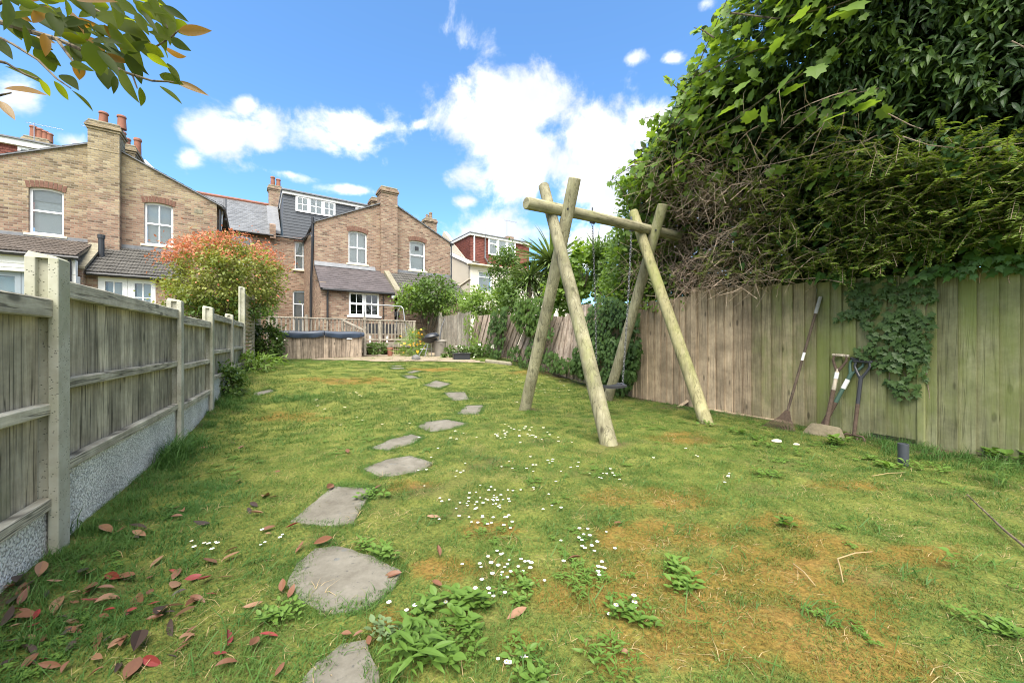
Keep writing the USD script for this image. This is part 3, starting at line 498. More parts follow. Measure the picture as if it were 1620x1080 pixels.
def build_right_fence():
    rng = np.random.default_rng(12)
    t = thing('wooden_fence', 'tall board fence on the right, brown far end and algae-green near end', 'fence', W(2.5, RQ))
    edges = [930, 940, 950, 960, 970, 980, 990, 1000, 1009, 1018, 1027, 1037, 1047, 1057, 1067, 1077, 1086, 1096]
    sets = [(edges, 1.735, 1.76), ([1105, 1122, 1135, 1148.5, 1162, 1177, 1191, 1207, 1223, 1240, 1257, 1276, 1295, 1315, 1336, 1358, 1380, 1406, 1427, 1455], 1.84, 1.705), ([1462, 1486, 1519, 1548, 1584, 1616, 1660, 1700, 1748, 1800, 1860, 1930, 2010, 2100], 1.715, 1.72)]
    for es, za, zb in sets:
        n = len(es) - 1
        for i in range(n):
            sa, sb = RX(es[i + 1]), RX(es[i])          # sa nearer
            z1 = za + (zb - za) * (i + .5) / n + rng.normal(0, .006); px = (es[i] + es[i + 1]) / 2
            mt = 'fence_brown' if px < 1190 else 'fence_mixed' if px < 1290 else 'fence_green'
            g = float(gz(*W(sa, RQ)[:2]))
            z0 = -.02 if px < 1300 else (.02 if px < 1380 else .075 if px < 1456 else .0)
            m = MB(); board(m, sa + .010, sb + .03, RQ, z0, z1, -1, (.036, .005), rng=rng)
            p = part(t, 'board', m, mt)
    for px, z, w in ((1100, 1.86, .10), (1459, 1.70, .06), (1003, 1.70, .05)):
        m = MB(); s = RX(px); m.cbox(W(s, RQ + .0 if w < .08 else RQ - .005, z / 2 - .1), (w, .1, z + .2), np.stack([A3, R3, Z3]), .008); part(t, 'post', m, 'fence_brown' if px < 1200 else 'fence_green')
    for z in (.35, .95, 1.5):                                     # rails on the far side, seen over the top and through gaps
        part(t, 'rail', rail(-.6, 4.9, RQ + .002, z - .04, z + .04, .06, 1), 'fence_brown')
    part(t, 'gravel_board', rail(RX(1240), RX(1098), RQ - .012, -.10, .05, .03, -1), 'fence_brown', 'brown board along the foot of the fence')
    part(t, 'gravel_board', rail(RX(1458), RX(1372), RQ - .012, -.12, .008, .03, -1), 'fence_green')
    part(t, 'gravel_board', rail(RX(2000), RX(1464), RQ - .0, -.14, -.01, .03, 1), 'fence_green')
    # leaning part: two panels with bowed tops, boards tilted over to the right
    t = thing('wooden_fence', 'sagging brown slatted fence with leaning slats, overgrown with creeper', 'fence', W(8, RQ))
    def panel(s0, s1, n, lean0, lean1, zf, q0):
        for i in range(n):
            f = (i + .5) / n; s = s0 + (s1 - s0) * f; w = abs(s1 - s0) / n
            z0 = float(gz(*W(s, RQ)[:2])) + .04; z1 = zf(f); ln = lean0 + (lean1 - lean0) * f
            m = MB(); q = RQ + q0 + .02 * math.sin(i * 2.1)
            b = [W(s - w * .475, q - .018, z0), W(s + w * .475, q - .018, z0), W(s + w * .475, q + .01, z0), W(s - w * .475, q + .01, z0)]
            dq = .12
            tp = [W(s - w * .475 - ln, q - .018 + dq, z1), W(s + w * .475 - ln, q - .018 + dq, z1), W(s + w * .475 - ln, q + .01 + dq, z1), W(s - w * .475 - ln, q + .01 + dq, z1)]
            m.hexa(b[::-1] + tp[::-1]); part(t, 'slat', m, 'fence_lean')
        z0 = float(gz(*W((s0 + s1) / 2, RQ)[:2])) + .02; m = MB(); a = [W(s0, RQ + q0 + .02, z0), W(s1, RQ + q0 + .02, z0), W(s1, RQ + q0 + .03, z0), W(s0, RQ + q0 + .03, z0)]
        b = [W(s0 - lean0, RQ + q0 + .14, zf(0) - .03), W(s1 - lean1, RQ + q0 + .14, zf(1) - .03), W(s1 - lean1, RQ + q0 + .15, zf(1) - .03), W(s0 - lean0, RQ + q0 + .15, zf(0) - .03)]; m.hexa(a + b); part(t, 'backing', m, 'fence_lean')
        m = MB(); m.tube([W(s0 - lean0 * .3, RQ + q0 + .08, .9), W(s1 - lean1 * .3, RQ + q0 + .08, .85)], .03, 6); part(t, 'rail', m, 'fence_lean')
    panel(6.3, 7.6, 15, .02, .28, lambda f: 1.86 - .42 * max(0, f - .45) ** 1.5 * 2.2, 0)
    panel(7.68, 9.6, 20, .55, .75, lambda f: 1.62 + .16 * f, .02)
    panel(9.68, 11.4, 17, .75, .72, lambda f: 1.80 + .1 * f, .03)
    panel(11.45, 12.9, 13, .72, .35, lambda f: 1.92 + .05 * f, .03)
    # upright grey part by the patio
    t = thing('wooden_fence', 'upright pale grey board fence between the deck and the leaning fence', 'fence', W(15, RQ))
    s = 12.55; i = 0
    while s < 20.5:
        if abs(s - 15.9) > .08:
            m = MB(); z = 2.13 + .03 * math.sin(s * .8) - .02 * (s > 16); board(m, s, s + .135, RQ - .02, .38, z, -1, (.02, .006), rng=rng); part(t, 'board', m, 'fence_far')
        s += .125; i += 1
    for s, z in ((15.9, 2.32), (13.6, 2.16), (18.2, 2.3)):
        m = MB(); m.cbox(W(s, RQ - .04, z / 2 + .15), (.13, .12, z - .3), np.stack([A3, R3, Z3]), .01); part(t, 'post', m, 'fence_far')
build_right_fence()

# ------------------------------------------------------------------ swing
def pole(p0, p1, r0, r1, k=0, n=20, seg=14, top=True):
    p0, p1 = np.asarray(p0, float), np.asarray(p1, float); m = MB(); ax = unit(p1 - p0); a = unit(np.cross(ax, [0.3, 1, 0])); b = np.cross(ax, a)
    L = np.linalg.norm(p1 - p0); g = np.arange(n) * 2 * np.pi / n
    fr = np.concatenate([[0], np.linspace(0.004, 1 - .012 / L, seg), [1 - .004 / L, 1]]); rr = np.interp(fr, [0, 1], [r0, r1])
    rr[-1] -= .012; rr[-2] -= .004; rr[0] -= .01
    v = []
    for f, r in zip(fr, rr):
        c = p0 + (p1 - p0) * f + (a * math.sin(f * 5 + k) + b * math.cos(f * 4 + 2 * k)) * .006
        ring = c + (np.cos(g)[:, None] * a + np.sin(g)[:, None] * b) * r
        ring += (meshkit.noise(ring * np.array([9, 9, 3]) + k * 7, k)[:, None] - .5) * .008 * (np.cos(g)[:, None] * a + np.sin(g)[:, None] * b)
        v.append(ring)
    v = np.vstack(v); N = len(fr)
    f = np.array([[i * n + j, i * n + (j + 1) % n, (i + 1) * n + (j + 1) % n, (i + 1) * n + j] for i in range(N - 1) for j in range(n)])
    v = np.vstack([v, p0, p1]); f = np.vstack([f[:, [0, 1, 2]], f[:, [0, 2, 3]], [[N * n, (j + 1) % n, j] for j in range(n)], [[N * n + 1, (N - 1) * n + j, (N - 1) * n + (j + 1) % n] for j in range(n)]])
    return m.add(v, f)
def build_swing():
    B0, B1 = np.array([.165, 4.566, 2.715]), np.array([2.77, 6.28, 2.80])
    bd = unit(B1 - B0); up = Z3
    t = thing('garden_swing', 'tall swing of round weathered poles with a crossbeam and black seat on chains', 'swing', (1.4, 5.3, 0))
    c1, c2 = np.array([.6, 4.85, 2.50]), np.array([2.09, 5.83, 2.52])
    def legs(base, c, off, ztop, r0, r1, k, mt):
        b = np.array([*base, float(gz(*base)) - .06]); cc = c + bd * off; d = (cc - b); f = (ztop - b[2]) / d[2]
        return pole(b, b + d * f, r0, r1, k), mt
    for base, c, off, zt, r0, r1, k, mt in (((.19, 5.83), c1, .085, 3.07, .088, .078, 1, 'pole_wood'), ((1.01, 3.87), c1, -.075, 3.12, .088, .07, 2, 'pole_wood'),
                                        ((1.70, 6.81), c2, .085, 3.10, .086, .076, 3, 'pole_wood'), ((2.50, 4.85), c2, -.075, 3.10, .086, .072, 4, 'pole_mossy')):
        m, mt = legs(base, c, off, zt, r0, r1, k, mt); part(t, 'leg', m, mt, smooth=40)
    part(t, 'beam', pole(B0, B1, .076, .07, 6), 'beam_wood', smooth=40)
    for c, off in ((c1, .085), (c2, .085)):
        for dz, dd in ((.245, 0), (-.12, 0)):
            base = np.array([.19, 5.83, 0]) if c is c1 else np.array([1.70, 6.81, 0])
            axis = unit(c + bd * off - base); P = c + bd * off + axis * dz; toward = unit(np.array([-P[0], -P[1], 0])); toward = unit(toward - axis * (toward @ axis))
            m = MB(); m.tube([P + toward * .06, P + toward * .086], .014, 8); part(t, 'bolt', m, 'rubber')
    # seat on two chains
    def bpt(k): return B0 + (B1 - B0) * k
    def kof(px):
        best = min(np.linspace(0, 1, 400), key=lambda k: abs(topx(bpt(k))[0] - px)); return best
    h1, h2 = bpt(kof(937)) - Z3 * .09, bpt(kof(999)) - Z3 * .09
    e1, e2 = at(944, 606, 5.22), at(985, 606, 5.42)
    sc = (e1 + e2) / 2 - Z3 * .05; sx = unit(e2 - e1) * 1.0; sy = unit(np.cross(Z3, sx))
    m = MB(); nseg = 10
    for i in range(nseg):      # slightly dished rubber seat
        f0, f1 = i / nseg - .5, (i + 1) / nseg - .5; y0, y1 = .10 * f0 * f0, .10 * f1 * f1
        def P(f, y, w, dz): return sc + sx * f * .46 + sy * w + Z3 * (y + dz)
        m.hexa([P(f0, y0, -.09, -.018), P(f1, y1, -.09, -.018), P(f1, y1, .09, -.018), P(f0, y0, .09, -.018), P(f0, y0, -.09, .014), P(f1, y1, -.09, .014), P(f1, y1, .09, .014), P(f0, y0, .09, .014)])
    t = part(t, 'seat', m, 'rubber', 'black rubber seat hanging on two chains')
    for hk, e in ((h1, e1), (h2, e2)):
        m = MB(); L = np.linalg.norm(e - hk); n = int(L / .034); d = unit(e - hk); a = unit(np.cross(d, [1, .4, 0])); b = np.cross(d, a)
        u = np.arange(9) * 2 * np.pi / 8
        for i in range(n):
            f = (i + .5) / n; c = hk + (e - hk) * f + (a * math.sin(f * 3.1) * .015)
            x = a if i % 2 else b
            m.tube(c + np.cos(u)[:, None] * d * .025 + np.sin(u)[:, None] * x * .0125, .0038, 5, cap=False)
        part(t, 'chain', m, 'chain_steel')
        m = MB(); m.tube([hk + Z3 * .22, hk + Z3 * .02], .012, 6); m.tube([hk - .035 * bd + Z3 * .02, hk + .035 * bd + Z3 * .02], .022, 8); part(t, 'hanger', m, 'chain_steel')
        s2 = sc + (sx if e is e2 else -sx) * .2 + Z3 * .03
        for w in (-.08, .08):
            m = MB(); p = s2 + sy * w
            for i in range(4):
                f = (i + .5) / 4; c = e + (p - e) * f; dd = unit(p - e); aa = unit(np.cross(dd, [1, .4, .2])); x = aa if i % 2 else np.cross(dd, aa)
                m.tube(c + np.cos(u)[:, None] * dd * .02 + np.sin(u)[:, None] * x * .011, .0045, 4, cap=False)
            part(t, 'chain', m, 'chain_steel')
build_swing()

# ------------------------------------------------------------------ tools against the right fence
def build_tools():
    def lean(px0, py0, px1, py1, q0, q1):     # points on lines beside the fence: foot q0 in front of it, top q1
        def P(px, py, q):
            s = fence_s(px, q); p = W(s, q); return at(px, py, p[1])
        return P(px0, py0, q0), P(px1, py1, q1)
    # rake
    a, b = lean(1243, 660, 1298, 469, RQ - .33, RQ - .04)
    t = thing('garden_rake', 'long-handled spring-tine rake leaning against the green fence, left of the spades', 'rake', a)
    d = unit(b - a); m = MB(); m.tube([a + (b - a) * .0, a + (b - a) * .88], .014, 8); part(t, 'handle', m, 'old_handle')
    m = MB(); m.tube([a + (b - a) * .86, a + (b - a) * .995, b], [.019, .019, .013], 10); part(t, 'grip', m, 'grip_grey')
    m = MB(); m.tube([a + (b - a) * .475, a + (b - a) * .54], .0148, 10); part(t, 'label_sticker', m, 'sticker')
    side = unit(np.cross(d, -R3)); fw = unit(np.cross(side, d))
    m = MB(); m.hexa([a + side * .075 - d * .03 - R3 * .01, a - side * .075 - d * .03 - R3 * .01, a - side * .07 - d * .03, a + side * .07 - d * .03, a + side * .02 + d * .085 - R3 * .015, a - side * .02 + d * .085 - R3 * .015, a - side * .02 + d * .085 + R3 * .01, a + side * .02 + d * .085 + R3 * .01]); part(t, 'head', m, 'rust')
    for i in range(19):
        f = i / 18 - .5; p0 = a + side * f * .14 - d * .02; p1 = a + side * f * .40 - d * (.19 - .02 * abs(f)) - R3 * .05; p2 = p1 - d * .02 - R3 * .05 - Z3 * .02
        m = MB(); m.tube([p0, (p0 + p1) / 2 - R3 * .012, p1, p2], .0035, 5); part(t, 'tine', m, 'rust')
    m = MB(); m.tube([a + side * f * .27 - d * .12 - R3 * .022 for f in np.linspace(-.5, .5, 7)], .004, 5); part(t, 'brace', m, 'rust')
    def dhandle(t, top, d, w, mg, msh, long=.16, grip='pale'):
        sd = unit(np.cross(d, R3)); g0, g1 = top - sd * w / 2, top + sd * w / 2
        m = MB(); m.tube([g0 - sd * .012, g0, g1, g1 + sd * .012], [.014, .0165, .0165, .014], 10); part(t, 'grip', m, mg)
        m = MB(); y = top - d * long
        for g in (g0, g1):
            sgn = 1 if g is g1 else -1; pts = [top + sd * sgn * (w / 2 - .012), top + sd * sgn * w * .47 - d * long * .35, top + sd * sgn * w * .3 - d * long * .7, y - d * .02 + sd * sgn * .006]
            m.tube(pts, [.012, .012, .013, .016], 8)
        part(t, 'handle_fork', m, msh); return y
    # muddy digging spade
    a, b = lean(1307, 672, 1330, 562, RQ - .27, RQ - .06); d = unit(b - a)
    t = thing('digging_spade', 'old spade with a wooden D-handle and dried mud on its blade, leaning on the fence', 'spade', a)
    y = dhandle(t, b, d, .13, 'handle_pale', 'rust')
    m = MB(); m.tube([y, y - d * .25], [.017, .020], 10); part(t, 'shaft', m, 'handle_pale')
    m = MB(); m.tube([y - d * .04, y - d * .11], .0205, 10); part(t, 'label_sticker', m, 'sticker')
    m = MB(); m.tube([y - d * .24, a + d * .05, a - d * .02], [.021, .023, .026], 10); part(t, 'socket', m, 'rust')
    # blade caked with mud, spread over the ground in front of the socket
    g = np.linspace(-1, 1, 15); X, Y = np.meshgrid(g, np.linspace(0, 1, 13)); c0 = a - R3 * .02
    dn = unit(-Z3 * .95 - R3 * .55); w = .13 + .05 * Y.clip(0, .5) + .04 * np.sin(Y * 3)
    v = c0 + (X * w)[..., None] * A3 * -1 + (Y * .29)[..., None] * dn + ((1 - X ** 2) * .018 + .030 * (meshkit.fbm(np.stack([X * 2, Y * 3, 0 * X], -1), 4, 1) - .4))[..., None] * unit(-R3 + .5 * Z3)
    n = 15; i, j = np.meshgrid(np.arange(12), np.arange(14), indexing='ij'); q = (i * n + j).ravel(); ff = np.stack([q, q + 1, q + n + 1, q + n], -1)
    m = MB(); m.add(v.reshape(-1, 3), ff); m.add((v - np.array(unit(-R3 + .5 * Z3)) * .03).reshape(-1, 3), ff[:, ::-1]); part(t, 'muddy_blade', m, 'dry_mud', smooth=True)
    # green-shafted tool behind it
    a, b = lean(1300, 676, 1358, 570, RQ - .20, RQ - .035); d = unit(b - a)
    t = thing('garden_spade', 'green plastic shafted spade leaning behind the muddy one', 'spade', a)
    y = dhandle(t, b, d, .12, 'black_plastic', 'green_plastic', .14)
    m = MB(); m.tube([y, y - d * .2, y - d * .38], [.021, .019, .022], 10); part(t, 'shaft', m, 'green_plastic')
    m = MB(); m.tube([y - d * .09, y - d * .2], .0225, 10); part(t, 'label_sticker', m, 'sticker')
    m = MB(); m.tube([y - d * .37, a], [.023, .026], 10); part(t, 'socket', m, 'rust')
    m = MB(); sd = unit(np.cross(d, R3)); m.hexa([a + sd * .09 - R3 * .01, a - sd * .09 - R3 * .01, a - sd * .09, a + sd * .09, a + sd * .075 - d * .26 - R3 * .01, a - sd * .075 - d * .26 - R3 * .01, a - sd * .075 - d * .26, a + sd * .075 - d * .26]); part(t, 'blade', m, 'steel_dark')
    # fork
    a, b = lean(1351, 688, 1365, 572, RQ - .24, RQ - .06); d = unit(b - a)
    t = thing('garden_fork', 'digging fork with a black plastic D-handle, rightmost of the leaning tools', 'garden fork', a)
    y = dhandle(t, b, d, .135, 'black_plastic', 'black_plastic')
    m = MB(); m.tube([y, y - d * .30], [.019, .019], 10); part(t, 'shaft', m, 'black_plastic')
    m = MB(); m.tube([y - d * .29, a], [.0185, .016], 10); part(t, 'socket', m, 'rust')
    sd = unit(np.cross(d, R3)); m = MB(); m.tube([a - sd * .09 - d * .03, a - sd * .07, a, a + sd * .07, a + sd * .09 - d * .03], .010, 8); part(t, 'shoulder', m, 'rust')
    for f in (-.09, -.03, .03, .09):
        m = MB(); p = a + sd * f - d * .02; m.tube([p, p - d * .12 - R3 * .02, p - d * .27], [.009, .008, .004], 6); part(t, 'tine', m, 'rust')
    # plastic drain pipe stub
    p = G(1429, 736); h = .185
    t = thing('pipe_stub', 'dark grey plastic pipe stub sticking up out of the grass by the right fence', 'pipe', p)
    m = MB(); r = .036; m.lathe([(r, -.08), (r, h - .003), (r - .002, h), (r - .007, h), (r - .008, h - .05), (.001, h - .052)], p, 20); part(t, 'tube', m, 'grey_plastic', smooth=40)
    # scrap of broken timber against the fence foot
    c = at(1075, 646, W(RX(1083), RQ - .1)[1])
    t = thing('broken_timber', 'broken triangular scrap of brown timber at the foot of the fence behind the swing pole', 'timber', c)
    for a_, b_, r in (((1063, 651), (1094, 630), .022), ((1068, 655), (1106, 662), .026), ((1092, 632), (1100, 660), .02), ((1072, 652), (1098, 646), .016)):
        s = RX(1083); y0 = W(s, RQ - .1)[1]; P, Q = at(*a_, y0), at(*b_, y0 - .03); m = MB(); dd = unit(Q - P); sd = unit(np.cross(dd, R3)); m.box((P + Q) / 2, (np.linalg.norm(Q - P), .022, r * 2), np.stack([dd, np.cross(sd, dd), sd])); part(t, 'batten', m, 'fence_brown')
    for k, (px, py, r, lb) in enumerate(((1229, 700, .04, 'white flint pebble lying below the rake'), (1260, 704, .025, 'small white pebble between the rake and the muddy spade'))):
        p = G(px, py); ic = trimesh.creation.icosphere(2, 1.0); v = np.array(ic.vertices); v = v * (1 + .25 * (meshkit.noise(v * 1.7 + k) - .5)[:, None]) * np.array([1.3, .9, .5]) * r + p + np.array([0, 0, r * .3]); solo('pebble', (v, ic.faces), 'sill_stone', lb, 'stone', smooth=True)
build_tools()
# ------------------------------------------------------------------ the terrace at the end of the garden
def FP(t, o, z): return GP0 + t * GU + o * GN + np.array([0, 0, z])
def fac(px, py, o):
    r = ray(px, py); lam = (float(GP0 @ GN) + o) / float(r @ GN); P = r * lam + np.array([0, 0, H])
    return float((P - GP0) @ GU), float(P[2])
FA = np.stack([GU, Z3, GN])                        # facade axes: along, up, out
def slab(m, poly, o0, o1): return m.ext(poly, o1 - o0, FP(0, o0, 0), FA)
def fbox(m, t0, t1, z0, z1, o0, o1, b=0):
    c = FP((t0 + t1) / 2, (o0 + o1) / 2, (z0 + z1) / 2); sz = (t1 - t0, z1 - z0, o1 - o0)
    return m.cbox(c, sz, FA, b) if b else m.box(c, sz, FA)
def arched(t0, t1, z0, z1, rise, n=8):
    if rise <= 0: return sbox(t0, z0, t1, z1)
    x = np.linspace(t0, t1, n + 1); return Polygon([(t0, z0)] + [(t1, z0)] + [(a, z1 - rise + rise * (1 - ((a - (t0 + t1) / 2) / ((t1 - t0) / 2)) ** 2)) for a in x[::-1]])
def window(house, t0, t1, z0, z1, o, rise=.07, fw=.065, cols=2, rows=1, split=.5, sash=True, arch=None, sill=True, back='curtain', blind=False, frame='white_pvc', label=None, depth=.09, bars=.018):
    """frame in the wall opening; o = plane of the wall face. The pane, sill and curtain are its pieces"""
    op = arched(t0, t1, z0, z1, rise); m = MB()
    ring = op.difference(op.buffer(-fw, join_style=2)); slab(m, ring, o - depth - .05, o - depth)
    a, b, c, d = t0 + fw, t1 - fw, z0 + fw, z1 - fw
    zm = z0 + (z1 - z0) * split
    if sash: fbox(m, a, b, zm - .028, zm + .028, o - depth - .04, o - depth + .012)
    for k in range(1, cols): x = a + (b - a) * k / cols; fbox(m, x - bars, x + bars, c, d - rise * .3, o - depth - .035, o - depth - .004)
    for k in range(1, rows):
        z = c + (d - c) * k / rows; fbox(m, a, b, z - bars, z + bars, o - depth - .036, o - depth - .006)
    w = part(house, 'window', m, frame, label)
    inner = op.buffer(-fw * .8, join_style=2)
    m = MB(); slab(m, inner, o - depth - .030, o - depth - .024); part(w, 'pane', m, 'pane_glass')
    m = MB(); slab(m, inner, o - depth - .16, o - depth - .15); part(w, 'curtain', m, back)
    if blind: m = MB(); slab(m, inner.intersection(sbox(t0, zm + (z1 - zm) * .45, t1, z1)), o - depth - .12, o - depth - .11); part(w, 'blind', m, 'curtain_white')
    if sill: m = MB(); fbox(m, t0 - .09, t1 + .09, z0 - .085, z0 - .002, o - depth, o + .07, .008); part(w, 'sill', m, 'sill_stone')
    if arch:
        n = max(8, int((t1 - t0) / .078)); e = np.linspace(t0 - .05, t1 + .05, n + 1)
        for k in range(n):
            x0, x1 = e[k] + .006, e[k + 1] - .006; f = ((x0 + x1) / 2 - (t0 + t1) / 2) / ((t1 - t0) / 2); y = z1 - rise * min(1, f * f) if rise else z1; sl = f * .035
            m = MB(); P = Polygon([(x0, y + .004), (x1, y + .004), (x1 + sl, y + .215), (x0 + sl, y + .215)]); slab(m, P, o + .0, o + .012); part(w, 'arch_brick', m, 'arch_red')
    return op
def wall(house, poly, holes, o, mt, th=.24, name='wall'):
    for h in holes: poly = poly.difference(h)
    m = MB(); slab(m, poly, o - th, o); return part(house, name, m, mt)
def courses(house, name, A, B, C, D, rows, cols, mt, th=.02, roll=0, seed=0, jit=.004, gap=.004, half=True):
    """roof covering: A-B along the eaves, D-C along the ridge; every tile is its own raised piece lapping the one below"""
    A, B, C, D = (np.asarray(x, float) for x in (A, B, C, D)); rng = np.random.default_rng(seed)
    up = unit(np.cross(B - A, D - A)); up = up if up[2] > 0 else -up
    vs, fs, n = [], [], 0
    for r in range(rows):
        f0, f1 = r / rows, min(1.0, (r + 1.12) / rows); nc = cols
        offc = .5 if (half and r % 2) else 0
        for c in range(-1 if offc else 0, nc):
            u0, u1 = max(0, (c + offc) / nc), min(1, (c + 1 + offc) / nc)
            if u1 - u0 < 1e-3: continue
            k = 1 if not roll else roll; us = np.linspace(u0, u1 - gap / max(np.linalg.norm(B - A), .1), k + 1); dz = rng.normal(0, jit)
            prof = np.zeros(k + 1) if not roll else .018 * np.abs(np.sin(np.linspace(0, np.pi * 2, k + 1)))
            j0 = rng.normal(0, jit * .8) / max(np.linalg.norm(D - A), .1)
            lo = [(A + (B - A) * u) * (1 - f0 - j0) + (D + (C - D) * u) * (f0 + j0) + up * (th + dz + p) for u, p in zip(us, prof)]
            hi = [(A + (B - A) * u) * (1 - f1) + (D + (C - D) * u) * f1 + up * (.002 + p) for u, p in zip(us, prof)]
            fr = [x - up * (th + dz + .004) for x in lo]
            v = np.array(lo + hi + fr); q = k + 1
            f = [[i, i + 1, q + i + 1, q + i] for i in range(k)] + [[2 * q + i, 2 * q + i + 1, i + 1, i] for i in range(k)]
            vs.append(v); fs.append(np.array(f) + n); n += len(v)
    m = MB(); m.add(np.vstack(vs), np.vstack(fs)); return part(house, name, m, mt, kind='stuff')
def sheet(house, name, A, B, C, D, th, mt):
    P = np.array([A, B, C, D], float); up = unit(np.cross(P[1] - P[0], P[3] - P[0])); up = up if up[2] > 0 else -up
    m = MB(); m.hexa(np.vstack([P - up * th, P])); return part(house, name, m, mt)
def gutter(house, p0, p1, down=None, mt='gutter_black', r=.055):
    m = MB(); m.tube([p0, p1], r, 8); g = part(house, 'gutter', m, mt)
    if down is not None: m = MB(); m.tube(down, .038, 8); part(house, 'drainpipe', m, mt)
def chimney(house, t0, t1, o0, o1, z0, z1, mt, pots=(), label=None, cap=True, pot_mat='terracotta'):
    m = MB(); fbox(m, t0, t1, z0, z1 - .34, o0, o1); c = part(house, 'chimney', m, mt, label)
    for k, (e, a, b) in enumerate(((.03, .34, .26), (.07, .26, .18), (.04, .18, .10))):
        m = MB(); fbox(m, t0 - e, t1 + e, z1 - a, z1 - b - .002, o0 - e, o1 + e, .008); part(c, 'brick_course', m, mt)
    m = MB(); v = 0; fbox(m, t0 - .01, t1 + .01, z1 - .10, z1, o0 - .01, o1 + .01, .05); part(c, 'mortar_cap', m, 'mortar_cap')
    for pt, po, ph, tw in pots:
        m = MB(); m.lathe([(.11, 0), (.125, .0), (.115, ph * .5), (.105, ph * .84), (.13, ph * .86), (.13, ph * .93), (.115, ph), (.09, ph), (.085, ph * .6)], FP(pt, po, z1 - .03), 14, np.stack([unit(np.array([1, 0, -tw])), np.array([0, 1, 0]), unit(np.array([tw, 0, 1]))])); part(c, 'chimney_pot', m, pot_mat, smooth=40)
def aerial(t, o, z, L, label, az=.2):
    b = FP(t, o, z); x = thing('tv_aerial', label, 'aerial', b); m = MB(); m.tube([b, b + Z3 * L], .014, 6); part(x, 'mast', m, 'aerial')
    d = unit(GU + az * GN); s = np.cross(d, Z3); m = MB(); m.tube([b + Z3 * (L - .05) - d * .25, b + Z3 * (L - .12) + d * .95], .009, 5); part(x, 'boom', m, 'aerial')
    for k in range(9): c = b + Z3 * (L - .06 - .05 * k / 9) + d * (-.2 + .13 * k); m = MB(); m.tube([c - s * .16, c + s * .16], .005, 4); part(x, 'rod', m, 'aerial')
EAVE, APEX, HW = 6.45, 8.02, 3.22
def gable(t0, t1, apex_t, z0=.2):      # half or whole gable outline between t0 and t1
    h = lambda t: APEX - (APEX - EAVE) * abs(t - apex_t) / HW
    ts = sorted({t0, t1} | ({apex_t} if t0 < apex_t < t1 else set())); return Polygon([(t0, z0)] + [(t1, z0)] + [(t, h(t)) for t in ts[::-1]])
def gable_roof(house, apex_t, sgn, odepth, seed, over=.06, mt='slate_purple'):
    h = lambda t: APEX - (APEX - EAVE) * abs(t - apex_t) / HW
    te = apex_t + sgn * (HW + .12); ze = h(te)
    A, B, C, D = FP(te, -odepth, ze + .03), FP(te, over, ze + .03), FP(apex_t, over, APEX + .03), FP(apex_t, -odepth, APEX + .03)
    sheet(house, 'roof', A, B, C, D, .035, 'lead')
    courses(house, 'roof_slates', A + Z3 * .004, B + Z3 * .004, C + Z3 * .004, D + Z3 * .004, 14, 14, mt, .016, seed=seed)
    gutter(house, FP(te + sgn * .03, -odepth, ze - .04), FP(te + sgn * .03, over + .02, ze - .04))
TA, TC = -1.43, 8.49           # the two shared chimney lines
OM = -4.1                      # plane of the main back walls
